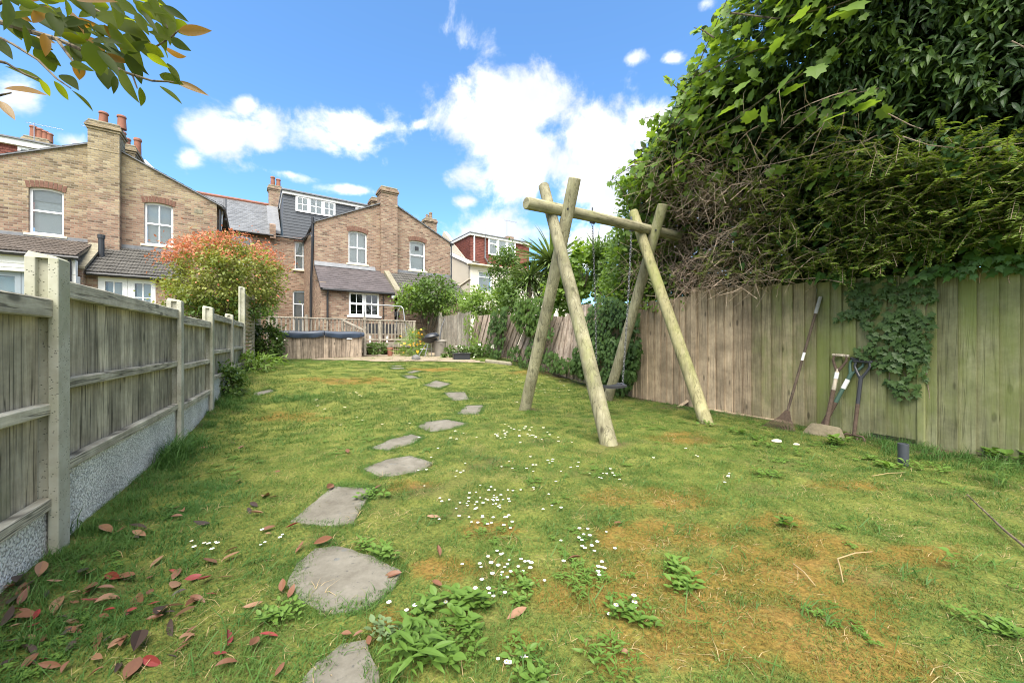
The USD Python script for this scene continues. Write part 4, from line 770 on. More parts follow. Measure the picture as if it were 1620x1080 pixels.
def house_A():
    c = FP(-3.2, 0, .5); h = thing('brick_house', 'leftmost yellow-brick house with red tile-hung dormer, grey folding doors and tall chimney pots', 'house', c)
    op = []
    t0, zb = fac(45, 371, 0); t1, _ = fac(101, 371, 0); zt = fac(72, 297, 0)[1]; zb = fac(72, 371, 0)[1]
    op.append(window(h, t0, t1, zb, zt, 0, split=.5, cols=1, arch=True, blind=True, label='white sash window with a blind half down'))
    wall(h, gable(-4.68, TA - .001, TA), op, 0, 'brick_old')
    m = MB(); fbox(m, -4.68, -4.44, .2, EAVE, OM, -.242); part(h, 'side_wall', m, 'brick_old')
    gable_roof(h, TA, -1, 4.2, 1)
    # chimney breast running up the shared gable, then the stack with its pots
    ta, tb = fac(138.5, 300, .3)[0], fac(189, 300, .3)[0]
    m = MB(); fbox(m, ta, tb, .2, 7.6, .002, .30); part(h, 'chimney_breast', m, 'brick_old')
    chimney(h, ta, tb, -.42, .31, 7.6, 8.62, 'brick_old', [(ta + .3, .0, .46, .05), (ta + .78, .05, .47, -.03)], 'tall yellow-brick chimney stack with weathered cap')
    chimney(h, ta - .05, tb + .1, -2.6, -1.3, 7.2, 8.62, 'brick_old', [(tb - .30, -1.45, .5, .02), (tb - .25, -1.9, .45, 0), (tb - .05, -2.45, .75, .02)], 'second stack behind the first')
    # main house behind: dormer hung with red tiles under a flat white-edged roof
    od = -5.2
    tl, tr = fac(-60, 240, od)[0], fac(134, 240, od)[0]; zt = fac(60, 226, od)[1]; zlow = 6.4
    m = MB(); fbox(m, tl, tr, zlow, zt - .30, od - 3.2, od); d = part(h, 'dormer', m, 'tile_red')
    courses(d, 'hung_tiles', FP(tl, od + .012, zlow), FP(tr, od + .012, zlow), FP(tr, od + .004, zt - .30), FP(tl, od + .004, zt - .30), 24, 36, 'tile_red', .014, seed=3)
    m = MB(); fbox(m, tl - .1, tr + .12, zt - .30, zt - .06, od - 3.3, od + .14, .01); part(d, 'fascia', m, 'white_paint')
    m = MB(); fbox(m, tl - .1, tr + .16, zt - .06, zt, od - 3.35, od + .20); part(d, 'flat_roof', m, 'lead')
    wt0, wt1 = fac(29, 240, od)[0], fac(86, 240, od)[0]; z1 = fac(60, 238, od)[1]
    m = MB(); P = sbox(wt0, z1 - 1.0, wt1, z1); slab(m, P.difference(sbox(wt0 + .08, z1 - .92, wt1 - .08, z1 - .08)), od + .02, od + .06); w = part(h, 'window', m, 'white_pvc', 'wide white dormer window')
    m = MB(); slab(m, sbox(wt0 + .05, z1 - .95, wt1 - .05, z1 - .05), od + .038, od + .046); part(w, 'pane', m, 'pane_glass')
    m = MB(); slab(m, sbox(wt0 + .05, z1 - .95, wt1 - .05, z1 - .05), od + .020, od + .026); part(w, 'curtain', m, 'curtain')
    oc = od - 3.4; ct0, ct1 = fac(36, 215, oc)[0], fac(76, 215, oc)[0]
    zc = fac(55, 216, oc)[1]; chimney(h, ct0, ct1, oc - .8, oc - .02, 6.6, zc, 'brick_old', [(fac(px, 216, oc)[0], oc - .3 - i * .02, .62 - i * .06, .01 * i) for i, px in enumerate((48, 58, 66, 73))], 'low stack behind the flat dormer roof')
    # white gable edge of the neighbouring dormer to the right of the stacks
    m = MB(); p0, p1 = fac(226, 256, -4.4), fac(262, 290, -4.4); a, b = FP(p0[0], -4.4, p0[1]), FP(p1[0], -4.4, p1[1]); dd = unit(b - a); m.box((a + b) / 2, (np.linalg.norm(b - a), .2, .25), np.stack([dd, GN, np.cross(dd, GN)])); part(h, 'barge_board', m, 'white_paint')
    m = MB(); a, b = a + np.cross(GN, dd) * -.17, b + np.cross(GN, dd) * -.17; m.box((a + b) / 2, (np.linalg.norm(b - a) + .1, .3, .07), np.stack([dd, GN, np.cross(dd, GN)])); part(h, 'verge', m, 'lead')
    m = MB(); fbox(m, fac(216, 275, -5)[0], fac(240, 275, -5)[0], 6.5, fac(225, 262, -5)[1], -5.6, -4.6); part(h, 'dormer_cheek', m, 'brick_old')
    # single-storey extension: brown tiled lean-to, white fascia, grey folding doors
    oe = 2.4; te0, te1 = -4.9, fac(121, 405, oe)[0]
    ze = fac(56, 401, oe)[1]; zr = fac(64, 377, 0)[1]
    A, B, C, D = FP(te0, oe + .15, ze), FP(te1 + .02, oe + .15, ze), FP(TA - .2, .02, zr), FP(te0, .02, zr)
    sheet(h, 'extension_roof', A, B, C, D, .08, 'gutter_black'); courses(h, 'roof_tiles', A + Z3 * .01, B + Z3 * .01, C + Z3 * .01, D + Z3 * .01, 9, 18, 'tile_brown', .03, roll=6, seed=5, half=False)
    m = MB(); fbox(m, te0, TA - .2, zr - .02, zr + .12, .003, .05); part(h, 'lead_flashing', m, 'lead')
    gutter(h, FP(te0, oe + .2, ze - .06), FP(te1 + .1, oe + .2, ze - .06), [FP(te1 - .1, oe + .14, ze - .1), FP(te1 - .1, oe + .12, ze - .4), FP(te1 - .1, oe + .12, .5)])
    m = MB(); fbox(m, te0, te1, ze - .55, ze - .1, oe - .12, oe + .06, .01)
    p = part(h, 'white_fascia', m, 'white_paint')
    for k in range(3): m = MB(); fbox(m, te0, te1 - .3, ze - .2 - k * .12, ze - .19 - k * .12, oe + .061, oe + .075); part(p, 'board_edge', m, 'white_paint')
    m = MB(); fbox(m, te1 - .28, te1, .4, ze - .552, oe - .3, oe + .05); part(h, 'white_pier', m, 'white_paint')
    m = MB(); fbox(m, te0, te1 - .285, .4, 1.2, oe - .2, oe); part(h, 'extension_wall', m, 'brick_old')
    zz = ze - .56; k = te1 - .29
    for i in range(4):
        a, b = k - .78 * (i + 1), k - .78 * i - .01
        m = MB(); slab(m, sbox(a, 1.2, b, zz).difference(sbox(a + .11, 1.35, b - .11, zz - .12)), oe - .12, oe - .05); d = part(h, 'folding_door', m, 'bifold_grey')
        m = MB(); slab(m, sbox(a + .09, 1.33, b - .09, zz - .10), oe - .09, oe - .082); part(d, 'pane', m, 'pane_glass')
        m = MB(); slab(m, sbox(a + .09, 1.33, b - .09, zz - .10), oe - .5, oe - .49); part(d, 'curtain', m, 'curtain')
def house_B():
    h = thing('brick_house', 'second terraced house from the left with white french doors under a grey tiled lean-to', 'house', FP(.2, 0, .5))
    t0, t1 = fac(228, 388, 0)[0], fac(274, 388, 0)[0]; zb, zt = fac(251, 388, 0)[1], fac(251, 321, 0)[1]
    tr = fac(343, 330, 0)[0]
    op = [window(h, t0, t1, zb, zt, 0, cols=2, arch=True, label='white four-pane sash window')]
    wall(h, gable(TA + .001, tr, TA), op, 0, 'brick_old')
    m = MB(); fbox(m, tr - .24, tr, .2, gable(TA, tr, TA).bounds[3] - 1.55, OM + .002, -.242); part(h, 'side_wall', m, 'brick_main')
    gable_roof(h, TA, 1, 4.2, 2)
    a, b = fac(314, 334, 0); m = MB(); fbox(m, a - .12, a + .12, b - .09, b + .07, .002, .014); part(h, 'air_brick', m, 'mortar_cap')
    m = MB(); p = FP(tr + .09, -.1, 6.3); m.tube([p, p - Z3 * .4, FP(tr + .08, -.1, .6)], .045, 8); part(h, 'drainpipe', m, 'gutter_black')
    m = MB(); m.tube([FP(tr + .2, -1.2, 6.2), FP(tr + .2, -1.2, 7.1)], .06, 8); part(h, 'vent_pipe', m, 'lead')
    m = MB(); m.tube([FP(tr + .15, -.6, 6.5), FP(tr + .13, -.5, 6.0), FP(tr + .1, -.45, 5.6)], .03, 6); part(h, 'waste_pipe', m, 'white_pvc')
    # main back wall up to the chimney line, pale slate roof
    tc = 3.75; wt0, wt1 = fac(366, 380, OM)[0], fac(398, 380, OM)[0]; z1 = fac(382, 371.5, OM)[1]
    ops = [window(h, wt0, wt1, z1 - 1.5, z1, OM, arch=True, label='arched window half hidden by the red-topped shrub')]
    wall(h, sbox(tr - 1.6, .2, tc, 6.50), ops, OM, 'brick_main')
    A, B = FP(tr - 2.2, OM + .2, 6.50), FP(tc, OM + .2, 6.50); zr = 9.2; C, D = FP(tc, OM - 4.0, zr), FP(tr - 2.2, OM - 4.0, zr)
    sheet(h, 'roof', A, B, C, D, .1, 'gutter_black'); courses(h, 'roof_slates', A + Z3 * .01, B + Z3 * .01, C + Z3 * .01, D + Z3 * .01, 22, 24, 'slate_light', .012, seed=7)
    sheet(h, 'roof', FP(TA - 2, OM + .2, 6.4), FP(tr - 2.2, OM + .2, 6.4), FP(tr - 2.2, OM - 4.0, zr), FP(TA - 2, OM - 4.0, zr), .1, 'slate_light')
    m = MB(); m.tube([FP(tr - 2.2, OM - 4.0, zr + .05), FP(tc, OM - 4.0, zr + .05)], .10, 8); part(h, 'ridge_tiles', m, 'terracotta')
    gutter(h, FP(tr - .3, OM + .27, 6.45), FP(tc, OM + .27, 6.45))
    # lean-to with parapet
    oe = 1.8; ze = fac(195, 435, oe)[1]; zr = fac(220, 395, 0)[1]; te0, te1 = fac(129, 430, oe)[0], fac(268, 440, oe)[0] + .25
    A, B, C, D = FP(te0 + .1, oe + .15, ze), FP(te1, oe + .15, ze), FP(te1, .02, zr), FP(te0 + .1, .02, zr)
    sheet(h, 'lean_to_roof', A, B, C, D, .08, 'gutter_black'); courses(h, 'roof_tiles', A + Z3 * .01, B + Z3 * .01, C + Z3 * .01, D + Z3 * .01, 9, 14, 'tile_grey', .03, roll=6, seed=6, half=False)
    m = MB(); fbox(m, te0, te1, zr - .02, zr + .13, .003, .05); part(h, 'lead_flashing', m, 'lead')
    gutter(h, FP(te0 + .15, oe + .2, ze - .05), FP(te1, oe + .2, ze - .05))
    pp = [fac(121, 440, oe), fac(166, 378, 0)]
    o0, o1 = .0, oe + .25
    m = MB(); T0, T1 = te0 - .16, te0 + .1
    zA, zB = fac(122, 425, o1)[1], fac(150, 381, .2)[1]
    m.hexa([FP(T0, o1, .4), FP(T1, o1, .4), FP(T1, .003, .4), FP(T0, .003, .4), FP(T0, o1, zA), FP(T1, o1, zA), FP(T1, .003, zB), FP(T0, .003, zB)]); p = part(h, 'parapet', m, 'brick_old')
    m = MB(); m.hexa([FP(T0 - .05, o1 + .05, zA + .003), FP(T1 + .05, o1 + .05, zA + .003), FP(T1 + .05, .003, zB + .003), FP(T0 - .05, .003, zB + .003), FP(T0 - .05, o1 + .05, zA + .08), FP(T1 + .05, o1 + .05, zA + .08), FP(T1 + .05, .003, zB + .08), FP(T0 - .05, .003, zB + .08)]); part(p, 'coping', m, 'mortar_cap')
    m = MB(); q = FP(T1 + .12, .9, 0); zf = fac(166, 412, .9)[1]; m.tube([q + Z3 * (zf - .1), q + Z3 * (zf + .78)], .075, 10); m.tube([q + Z3 * (zf + .72), q + Z3 * (zf + .84)], .095, 10); part(h, 'flue', m, 'black_plastic')
    wt0, wt1 = fac(154, 470, oe)[0], fac(246, 470, oe)[0]; zt, zb = fac(200, 440, oe)[1], 1.0
    dw = sbox(wt0, zb, wt1, zt); wall(h, sbox(te0 + .1, .3, te1 - .1, ze - .02), [dw], oe, 'brick_pink', name='lean_to_wall')
    mid = (wt0 + wt1) / 2
    for a, b in ((wt0, mid - .004), (mid + .004, wt1)):
        m = MB(); slab(m, sbox(a, zb, b, zt).difference(sbox(a + .16, zb + .5, b - .12, zt - .14)), oe - .12, oe - .04)
        fbox(m, (a + b) / 2 + .005, (a + b) / 2 + .035, zb + .5, zt - .14, oe - .1, oe - .06); fbox(m, a + .16, b - .12, zt - .62, zt - .59, oe - .101, oe - .061)
        d = part(h, 'french_door', m, 'white_pvc'); m = MB(); slab(m, sbox(a + .14, zb + .48, b - .1, zt - .12), oe - .09, oe - .084); part(d, 'pane', m, 'pane_glass')
        m = MB(); slab(m, sbox(a + .14, zb + .48, b - .1, zt - .12), oe - .45, oe - .44); part(d, 'curtain', m, 'curtain')
def house_C():
    h = thing('brick_house', 'brick house with dark grey dormer, slate lean-to and white kitchen window above the deck', 'house', FP(6.5, 0, .5))
    tl = fac(497, 350, 0)[0]
    t0, t1 = fac(551, 415, 0)[0], fac(580.5, 415, 0)[0]; zb, zt = fac(566, 417.5, 0)[1], fac(566, 366, 0)[1]
    op = [window(h, t0, t1, zb, zt, 0, cols=2, arch=True, label='tall white four-pane sash window over the slate lean-to')]
    wall(h, gable(tl, TC - .001, TC), op, 0, 'brick_pink')
    m = MB(); fbox(m, tl, tl + .24, .2, EAVE - .06, OM + .002, -.242); part(h, 'side_wall', m, 'brick_main')
    gable_roof(h, TC, -1, 4.2, 12)
    ta, tb = fac(603, 330, .22)[0], fac(629, 330, .22)[0]
    m = MB(); fbox(m, ta, tb, .2, 7.7, .002, .22); part(h, 'chimney_breast', m, 'brick_pink')
    chimney(h, ta, tb, -.5, .23, 7.7, fac(616, 296, .2)[1], 'brick_pink', [], 'square pink-brick chimney stack without pots')
    ca, cb = fac(588, 330, -1.8)[0], fac(606, 330, -1.8)[0]; chimney(h, ca, cb + .3, -2.4, -1.8, 7.2, fac(596, 312, -1.8)[1], 'brick_pink', [], 'second stack behind it')
    # back wall of the main house, white patio door and upper window
    tc = 3.75
    w0, w1 = fac(466, 425, OM)[0], fac(493, 425, OM)[0]; za, zb2 = fac(480, 383, OM)[1], fac(480, 427, OM)[1]
    ops = [window(h, w0, w1, zb2, za, OM, rise=.02, cols=2, arch=True, label='upper sash window beside the black drainpipe', back='curtain')]
    d0, d1 = fac(463, 480, OM)[0], fac(492.5, 480, OM)[0]; dz = fac(478, 459.5, OM)[1]
    dop = arched(d0, d1, 1.06, dz, .06); ops.append(dop)
    m = MB(); slab(m, dop.difference(dop.buffer(-.07, join_style=2)), OM - .14, OM - .08); fbox(m, d0, d1, dz - .75, dz - .70, OM - .13, OM - .07); fbox(m, d0 + (d1 - d0) * .5, d0 + (d1 - d0) * .56, 1.06, dz - .70, OM - .13, OM - .07)
    d = part(h, 'patio_door', m, 'white_pvc'); m = MB(); slab(m, dop.buffer(-.06, join_style=2), OM - .11, OM - .104); part(d, 'pane', m, 'pane_glass')
    m = MB(); slab(m, dop.buffer(-.06, join_style=2), OM - .3, OM - .29); part(d, 'curtain', m, 'curtain_white')
    wall(h, sbox(tc + .002, .2, tl + .3, 6.50), ops, OM, 'brick_main')
    gutter(h, FP(tc, OM + .12, 6.47), FP(tl + .1, OM + .12, 6.47), [FP(tl - .12, OM + .3, 6.45), FP(tl - .1, -.12, 5.9), FP(tl - .09, .06, 5.7), FP(tl - .09, .06, .8)])
    m = MB(); m.tube([FP(tl - .06, -.02, 6.6), FP(tl - .06, -.02, 5.5), FP(tl - .1, -.3, 3.2), FP(tl - .1, -.3, .8)], .055, 8); part(h, 'soil_pipe', m, 'gutter_black')
    # chimney between the two roofs
    oc = OM - 3.6; c0, c1 = fac(425, 320, oc)[0], fac(446, 320, oc)[0]; zc = fac(436, 293, oc)[1]
    chimney(h, c0, c1, oc - .6, oc, 6.9, zc, 'brick_main', [((c0 * .68 + c1 * .32), oc - .25, .58, 0), ((c0 * .25 + c1 * .75), oc - .3, .52, 0)], 'chimney stack with two pots between the pale slates and the grey dormer')
    pp = [fac(429, 349, OM - .2), fac(437, 372, OM + .1)]
    m = MB(); A = FP(3.62, OM + .25, 6.45); m.hexa([FP(3.6, OM + .28, 6.3), FP(3.85, OM + .28, 6.3), FP(3.85, OM - .5, 6.6), FP(3.6, OM - .5, 6.6), FP(3.6, OM + .28, 7.0), FP(3.85, OM + .28, 7.0), FP(3.85, OM - .5, 7.25), FP(3.6, OM - .5, 7.25)]); part(h, 'party_wall', m, 'brick_main')
    m = MB(); m.hexa([FP(3.55, OM - .45, 6.75), FP(4.1, OM - .45, 6.75), FP(4.1, OM - 3.6, 8.95), FP(3.55, OM - 3.6, 8.95), FP(3.55, OM - .45, 6.9), FP(4.1, OM - .45, 6.9), FP(4.1, OM - 3.6, 9.1), FP(3.55, OM - 3.6, 9.1)]); part(h, 'lead_apron', m, 'lead')
    # dormer clad with grey boards
    od = OM - .35; a, b = fac(448, 330, od)[0], 9.4; zt = fac(448, 299, od)[1]
    m = MB(); fbox(m, a, b, 6.3, zt - .25, od - 3.4, od); d = part(h, 'dormer', m, 'clad_grey')
    z0 = 6.42; nb = 16
    for k in range(nb):
        m = MB(); za, zb3 = z0 + (zt - .25 - z0) * k / nb, z0 + (zt - .25 - z0) * (k + 1.08) / nb
        m.hexa([FP(a, od + .002, za), FP(b, od + .002, za), FP(b, od + .024, za), FP(a, od + .024, za), FP(a, od + .002, zb3), FP(b, od + .002, zb3), FP(b, od + .008, zb3), FP(a, od + .008, zb3)]); part(d, 'cladding_board', m, 'clad_grey')
    m = MB(); fbox(m, a - .05, b, zt - .25, zt - .1, od - 3.4, od + .12, .01); part(d, 'fascia', m, 'white_paint')
    m = MB(); fbox(m, a - .1, b, zt - .10, zt, od - 3.5, od + .2, .02); part(d, 'flat_roof', m, 'lead')
    w0, w1 = fac(467.5, 325, od)[0], fac(530.5, 325, od)[0]; z1, z0w = fac(499, 315.5, od)[1], fac(499, 339.5, od)[1]
    for k in range(3):
        x0 = w0 + (w1 - w0) * k / 3; x1 = w0 + (w1 - w0) * (k + 1) / 3 - .01; f = .09 if k != 1 else .05
        m = MB(); P = sbox(x0, z0w, x1, z1); slab(m, P.difference(P.buffer(-f, join_style=2)), od + .026, od + .075); xm, zm = (x0 + x1) / 2, (z0w + z1) / 2
        fbox(m, xm - .016, xm + .016, z0w + .04, z1 - .04, od + .028, od + .068); fbox(m, x0 + .04, x1 - .04, zm - .016, zm + .016, od + .029, od + .066)
        w = part(h, 'window', m, 'white_pvc'); m = MB(); slab(m, P.buffer(-.03), od + .046, od + .052); part(w, 'pane', m, 'pane_glass'); m = MB(); slab(m, P.buffer(-.03), od + .030, od + .034); part(w, 'curtain', m, 'curtain')
    x0, x1 = fac(562, 330, od)[0], fac(583, 330, od)[0]; zz = fac(570, 330, od)[1]
    m = MB(); P = sbox(x0, zz - .9, x1, zz); slab(m, P.difference(P.buffer(-.08, join_style=2)), od + .026, od + .075); w = part(h, 'window', m, 'white_pvc'); m = MB(); slab(m, P.buffer(-.03), od + .046, od + .052); part(w, 'pane', m, 'pane_glass'); m = MB(); slab(m, P.buffer(-.03), od + .030, od + .034); part(w, 'curtain', m, 'curtain_white')
    # slate lean-to with the kitchen window
    oe = 1.8; ze = fac(560, 459.5, oe)[1]; zr = fac(552, 424, 0)[1]; te0, te1 = tl + .02, fac(624, 462, oe)[0]
    A, B, C, D = FP(te0 - .02, oe + .15, ze), FP(te1, oe + .15, ze), FP(fac(604, 430, 0)[0], .02, zr), FP(te0 - .02, .02, zr)
    sheet(h, 'lean_to_roof', A, B, C, D, .08, 'gutter_black'); courses(h, 'roof_slates', A + Z3 * .01, B + Z3 * .01, C + Z3 * .01, D + Z3 * .01, 12, 12, 'slate_purple', .012, seed=9)
    m = MB(); m.hexa([FP(te0 - .02, .005, zr - .05), FP(te1 - .4, .005, zr - .05), FP(te1 - .4, .16, zr - .04), FP(te0 - .02, .16, zr - .04), FP(te0 - .02, .005, zr + .17), FP(te1 - .4, .005, zr + .17), FP(te1 - .4, .03, zr + .17), FP(te0 - .02, .03, zr + .17)]); part(h, 'lead_flashing', m, 'lead')
    gutter(h, FP(te0 + .05, oe + .2, ze - .05), FP(te1 - .05, oe + .2, ze - .05), [FP(te0 + .25, oe + .18, ze - .08), FP(te0 + .25, oe + .06, ze - .35), FP(te0 + .25, oe + .06, .9)])
    m = MB(); m.hexa([FP(te1 - .02, oe + .2, ze - .1), FP(te1 + .24, oe + .2, ze - .1), FP(te1 + .24, .003, zr - .1), FP(te1 - .02, .003, zr - .1), FP(te1 - .02, oe + .2, ze + .14), FP(te1 + .24, oe + .2, ze + .14), FP(te1 + .24, .003, zr + .16), FP(te1 - .02, .003, zr + .16)]); part(h, 'parapet', m, 'mortar_cap')
    w0, w1 = fac(552, 480, oe)[0], fac(600, 480, oe)[0]; z1, z0 = fac(576, 462.5, oe)[1] - .02, fac(576, 499.5, oe)[1]
    op = sbox(w0, z0, w1, z1); mid = (w0 + w1) / 2
    for x0, x1 in ((w0, mid - .004), (mid + .004, w1)):
        m = MB(); P = sbox(x0, z0, x1, z1); zm = z0 + (z1 - z0) * .52
        slab(m, P.difference(P.buffer(-.075, join_style=2)), oe - .09, oe - .03); fbox(m, x0, x1, zm - .045, zm + .045, oe - .088, oe - .026); xm = (x0 + x1) / 2; fbox(m, xm - .014, xm + .014, z0, z1, oe - .085, oe - .035)
        w = part(h, 'window', m, 'white_pvc', 'white kitchen window casement'); m = MB(); slab(m, P.buffer(-.03), oe - .068, oe - .062); part(w, 'pane', m, 'pane_glass'); m = MB(); slab(m, sbox(x0 - .9, z0 - .6, x1 + .9, z1 + .1), oe - .52 - .02 * (x0 > w0 + .1), oe - .51 - .02 * (x0 > w0 + .1)); part(w, 'dark_room', m, 'room_dark')
    m = MB(); fbox(m, w0 - .08, w1 + .08, z0 - .08, z0 - .002, oe - .05, oe + .08, .01); part(h, 'window_sill', m, 'white_pvc')
    wall(h, sbox(te0, .3, te1, ze - .02), [op], oe, 'brick_old', name='lean_to_wall')
    m = MB(); fbox(m, te0, te0 + .24, .3, ze + .3, .003, oe - .242); part(h, 'lean_to_side_wall', m, 'brick_main')
    m = MB(); m.tube([FP(fac(606, 480, oe)[0], oe + .04, ze - .1), FP(fac(606, 480, oe)[0], oe + .04, 1.0)], .02, 6); part(h, 'overflow_pipe', m, 'gutter_black')
    p = FP(fac(621, 470, oe)[0], oe + .1, fac(621, 470, oe)[1]); m = MB(); m.lathe([(.01, .0), (.09, .01), (.10, .05), (.05, .1), (.0, .11)], p, 12, np.stack([GU, Z3, GN])); part(h, 'outside_lamp', m, 'white_pvc', smooth=True)
    p = FP(fac(627, 497, oe)[0], oe + .06, fac(627, 497, oe)[1]); m = MB(); m.cbox(p, (.2, .22, .12), FA, .02); part(h, 'meter_box', m, 'black_plastic')
def house_D():
    h = thing('brick_house', 'terraced house right of the square chimney, with a tilted-open upper window and grey tiled lean-to', 'house', FP(10, 0, .5))
    tr = fac(712, 385, 0)[0]
    t0, t1 = fac(648, 425, 0)[0], fac(673, 425, 0)[0]; zb, zt = fac(661, 428, 0)[1], fac(661, 381, 0)[1]
    op = [window(h, t0, t1, zb, zt, 0, cols=1, arch=True, split=.52, label='white window with its lower half tilted open', back='curtain')]
    wall(h, gable(TC + .001, tr, TC), op, 0, 'brick_pink')
    m = MB(); p = fac(660, 393, -.06); fbox(m, p[0] - .09, p[0] + .09, p[1] - .1, p[1] + .1, -.11, -.08); part(h, 'extractor_vent', m, 'black_plastic')
    m = MB(); zc = zb + (zt - zb) * .5; a = [FP(t0 + .03, .0, zb + .03), FP(t1 - .03, .0, zb + .03), FP(t1 - .03, -.09, zc), FP(t0 + .03, -.09, zc)]
    w = [np.array(x) for x in a]; m.tube(w + [w[0]], .03, 4, cap=False); part(h, 'open_sash', m, 'white_pvc')
    m = MB(); fbox(m, tr - .24, tr, .2, EAVE - .05, -8, -.242); part(h, 'side_wall', m, 'brick_pink')
    gable_roof(h, TC, 1, 9, 14)
    gutter(h, FP(tr + .15, -6, EAVE - .1), FP(tr + .15, .05, EAVE - .1), [FP(tr + .06, .03, EAVE - .1), FP(tr + .04, .06, EAVE - .4), FP(tr + .04, .06, 3.0)])
    c0, c1 = fac(673, 350, -6)[0], fac(691, 350, -6)[0]; chimney(h, c0, c1, -6.7, -6, 6.5, fac(682, 345, -6)[1], 'brick_pink', [(c0 + .25, -6.3, .3, 0), (c0 + .5, -6.3, .5, 0)], 'dark far stack with stubby pots', pot_mat='brick_main')
    oe = 1.8; te0, te1 = fac(626, 462, oe)[0] + .1, tr + .4; ze = 3.1; zr = fac(660, 434, 0)[1]
    A, B, C, D = FP(te0, oe + .15, ze), FP(te1, oe + .15, ze), FP(tr, .02, zr), FP(te0 - .1, .02, zr)
    sheet(h, 'lean_to_roof', A, B, C, D, .08, 'gutter_black'); courses(h, 'roof_tiles', A + Z3 * .01, B + Z3 * .01, C + Z3 * .01, D + Z3 * .01, 10, 14, 'tile_grey', .03, roll=6, seed=16, half=False)
    m = MB(); fbox(m, te0, tr, zr, zr + .14, .003, .05); part(h, 'lead_flashing', m, 'lead')
    wall(h, sbox(te0, .3, te1 - .2, ze - .02), [], oe, 'brick_pink', name='lean_to_wall')
def house_E():
    h = thing('rendered_house', 'cream rendered house with a red tile-hung dormer, beyond the brick terrace on the right', 'house', FP(14, -3, .5))
    oF = -2.6          # front plane
    tL = fac(744, 440, oF)[0]; tR = tL + 8.5; ze = fac(770, 422, oF)[1]
    w0, w1 = fac(757, 445, oF)[0], fac(779, 445, oF)[0]; zb, zt = fac(768, 462, oF)[1], fac(768, 429, oF)[1]
    op = [window(h, w0, w1, zb, zt, oF, rise=0, cols=1, split=.72, fw=.09, sill=True, label='white first-floor window')]
    wall(h, sbox(tL, .2, tR, ze), op, oF, 'render_pale')
    # side wall turned toward the camera, sloping up to the ridge
    L = 7.5; zr = fac(745, 369, oF - 1)[1]
    side = np.stack([-GN, Z3, -GU]); m = MB(); m.ext(Polygon([(0, .2), (L, .2), (L, ze), (L * .55, zr + .8), (0, ze)]), .24, FP(tL + .24, oF - .002, 0), side); part(h, 'side_wall', m, 'render_cream')
    m = MB(); fbox(m, tL - .5, tL - .003, .2, ze + .9, oF - 9, oF - 4.6); part(h, 'side_wall', m, 'render_cream')
    m = MB(); m.tube([FP(tL - .02, oF + .05, ze - .9), FP(tL - .02, oF - 3.0, ze - 1.5)], .05, 6); part(h, 'pipe_run', m, 'render_cream')
    # red dormer over the eaves, dark roof slope beside it
    a, b = fac(744, 400, oF - .1)[0], fac(837, 400, oF - .1)[0]; zt = fac(752, 369, oF - .1)[1]
    m = MB(); fbox(m, a, b, ze + .02, zt - .2, oF - 4, oF - .1); d = part(h, 'dormer', m, 'tile_red')
    courses(d, 'hung_tiles', FP(a, oF - .08, ze), FP(b, oF - .08, ze), FP(b, oF - .09, zt - .2), FP(a, oF - .09, zt - .2), 18, 26, 'tile_red', .016, seed=21)
    cs = np.stack([-GN, Z3, -GU]); courses(d, 'hung_tiles', FP(a - .02, oF - 4, ze), FP(a - .02, oF - .1, ze), FP(a - .02, oF - .1, zt - .2), FP(a - .02, oF - 4, zt - .2), 18, 26, 'tile_red', .016, seed=22)
    m = MB(); fbox(m, a - .1, b + .1, zt - .2, zt - .05, oF - 4.1, oF + .05, .01); part(d, 'fascia', m, 'white_paint')
    m = MB(); fbox(m, a - .12, b + .12, zt - .05, zt, oF - 4.15, oF + .1); part(d, 'flat_roof', m, 'lead')
    x0, x1 = fac(773, 390, oF)[0], fac(816, 390, oF)[0]; z1, z0 = fac(790, 378.5, oF)[1], fac(790, 405, oF)[1]
    for k in range(3):
        p0, p1 = x0 + (x1 - x0) * k / 3, x0 + (x1 - x0) * (k + 1) / 3 - .01; P = sbox(p0, z0, p1, z1); m = MB(); slab(m, P.difference(P.buffer(-.09, join_style=2)), oF - .05, oF + .0)
        if k != 1: fbox(m, p0, p1, z0 + (z1 - z0) * .62, z0 + (z1 - z0) * .70, oF - .049, oF + .003)
        w = part(h, 'window', m, 'white_pvc'); m = MB(); slab(m, P.buffer(-.04), oF - .03, oF - .024); part(w, 'pane', m, 'pane_glass'); m = MB(); slab(m, P.buffer(-.04), oF - .045, oF - .04); part(w, 'curtain', m, 'curtain')
    for px in (750.5,):
        t = fac(px, 400, oF)[0]; m = MB(); m.tube([FP(t, oF + .0, zt - .1), FP(t, oF + .0, ze)], .05, 6); part(h, 'drainpipe', m, 'white_pvc')
    t = fac(767, 400, oF)[0]; m = MB(); m.tube([FP(t, oF + .05, zt + .9), FP(t, oF + .05, ze + .55), FP(t + .25, oF + .05, ze + .25), FP(t + 1.8, oF + .05, ze - .2)], .055, 6); part(h, 'soil_pipe', m, 'lead')
    m = MB(); fbox(m, tL - .2, tR + .2, ze - .02, ze + .08, oF - .1, oF + .3, .02); part(h, 'eaves_gutter', m, 'sill_stone')
    # lower roof slope at the left of the dormer, white verge
    A, B = fac(713, 385, oF + .1), fac(745, 421, oF + .1)
    q = [FP(a - .02, oF + .2, ze + .05), FP(a - .06, oF - .1, ze + .1), FP(a - .06, oF - 4.0, zt - .3), FP(a - 2.2, oF - 4.0, zt - .3)]
    m = MB(); P0, P1 = FP(tL - .05, oF + .25, ze + .05), FP(tL - .05, oF - 4.2, zt - .35); dd = unit(P1 - P0); m.box((P0 + P1) / 2, (np.linalg.norm(P1 - P0), .10, .22), np.stack([dd, GU, np.cross(dd, GU)])); part(h, 'verge_board', m, 'white_paint')
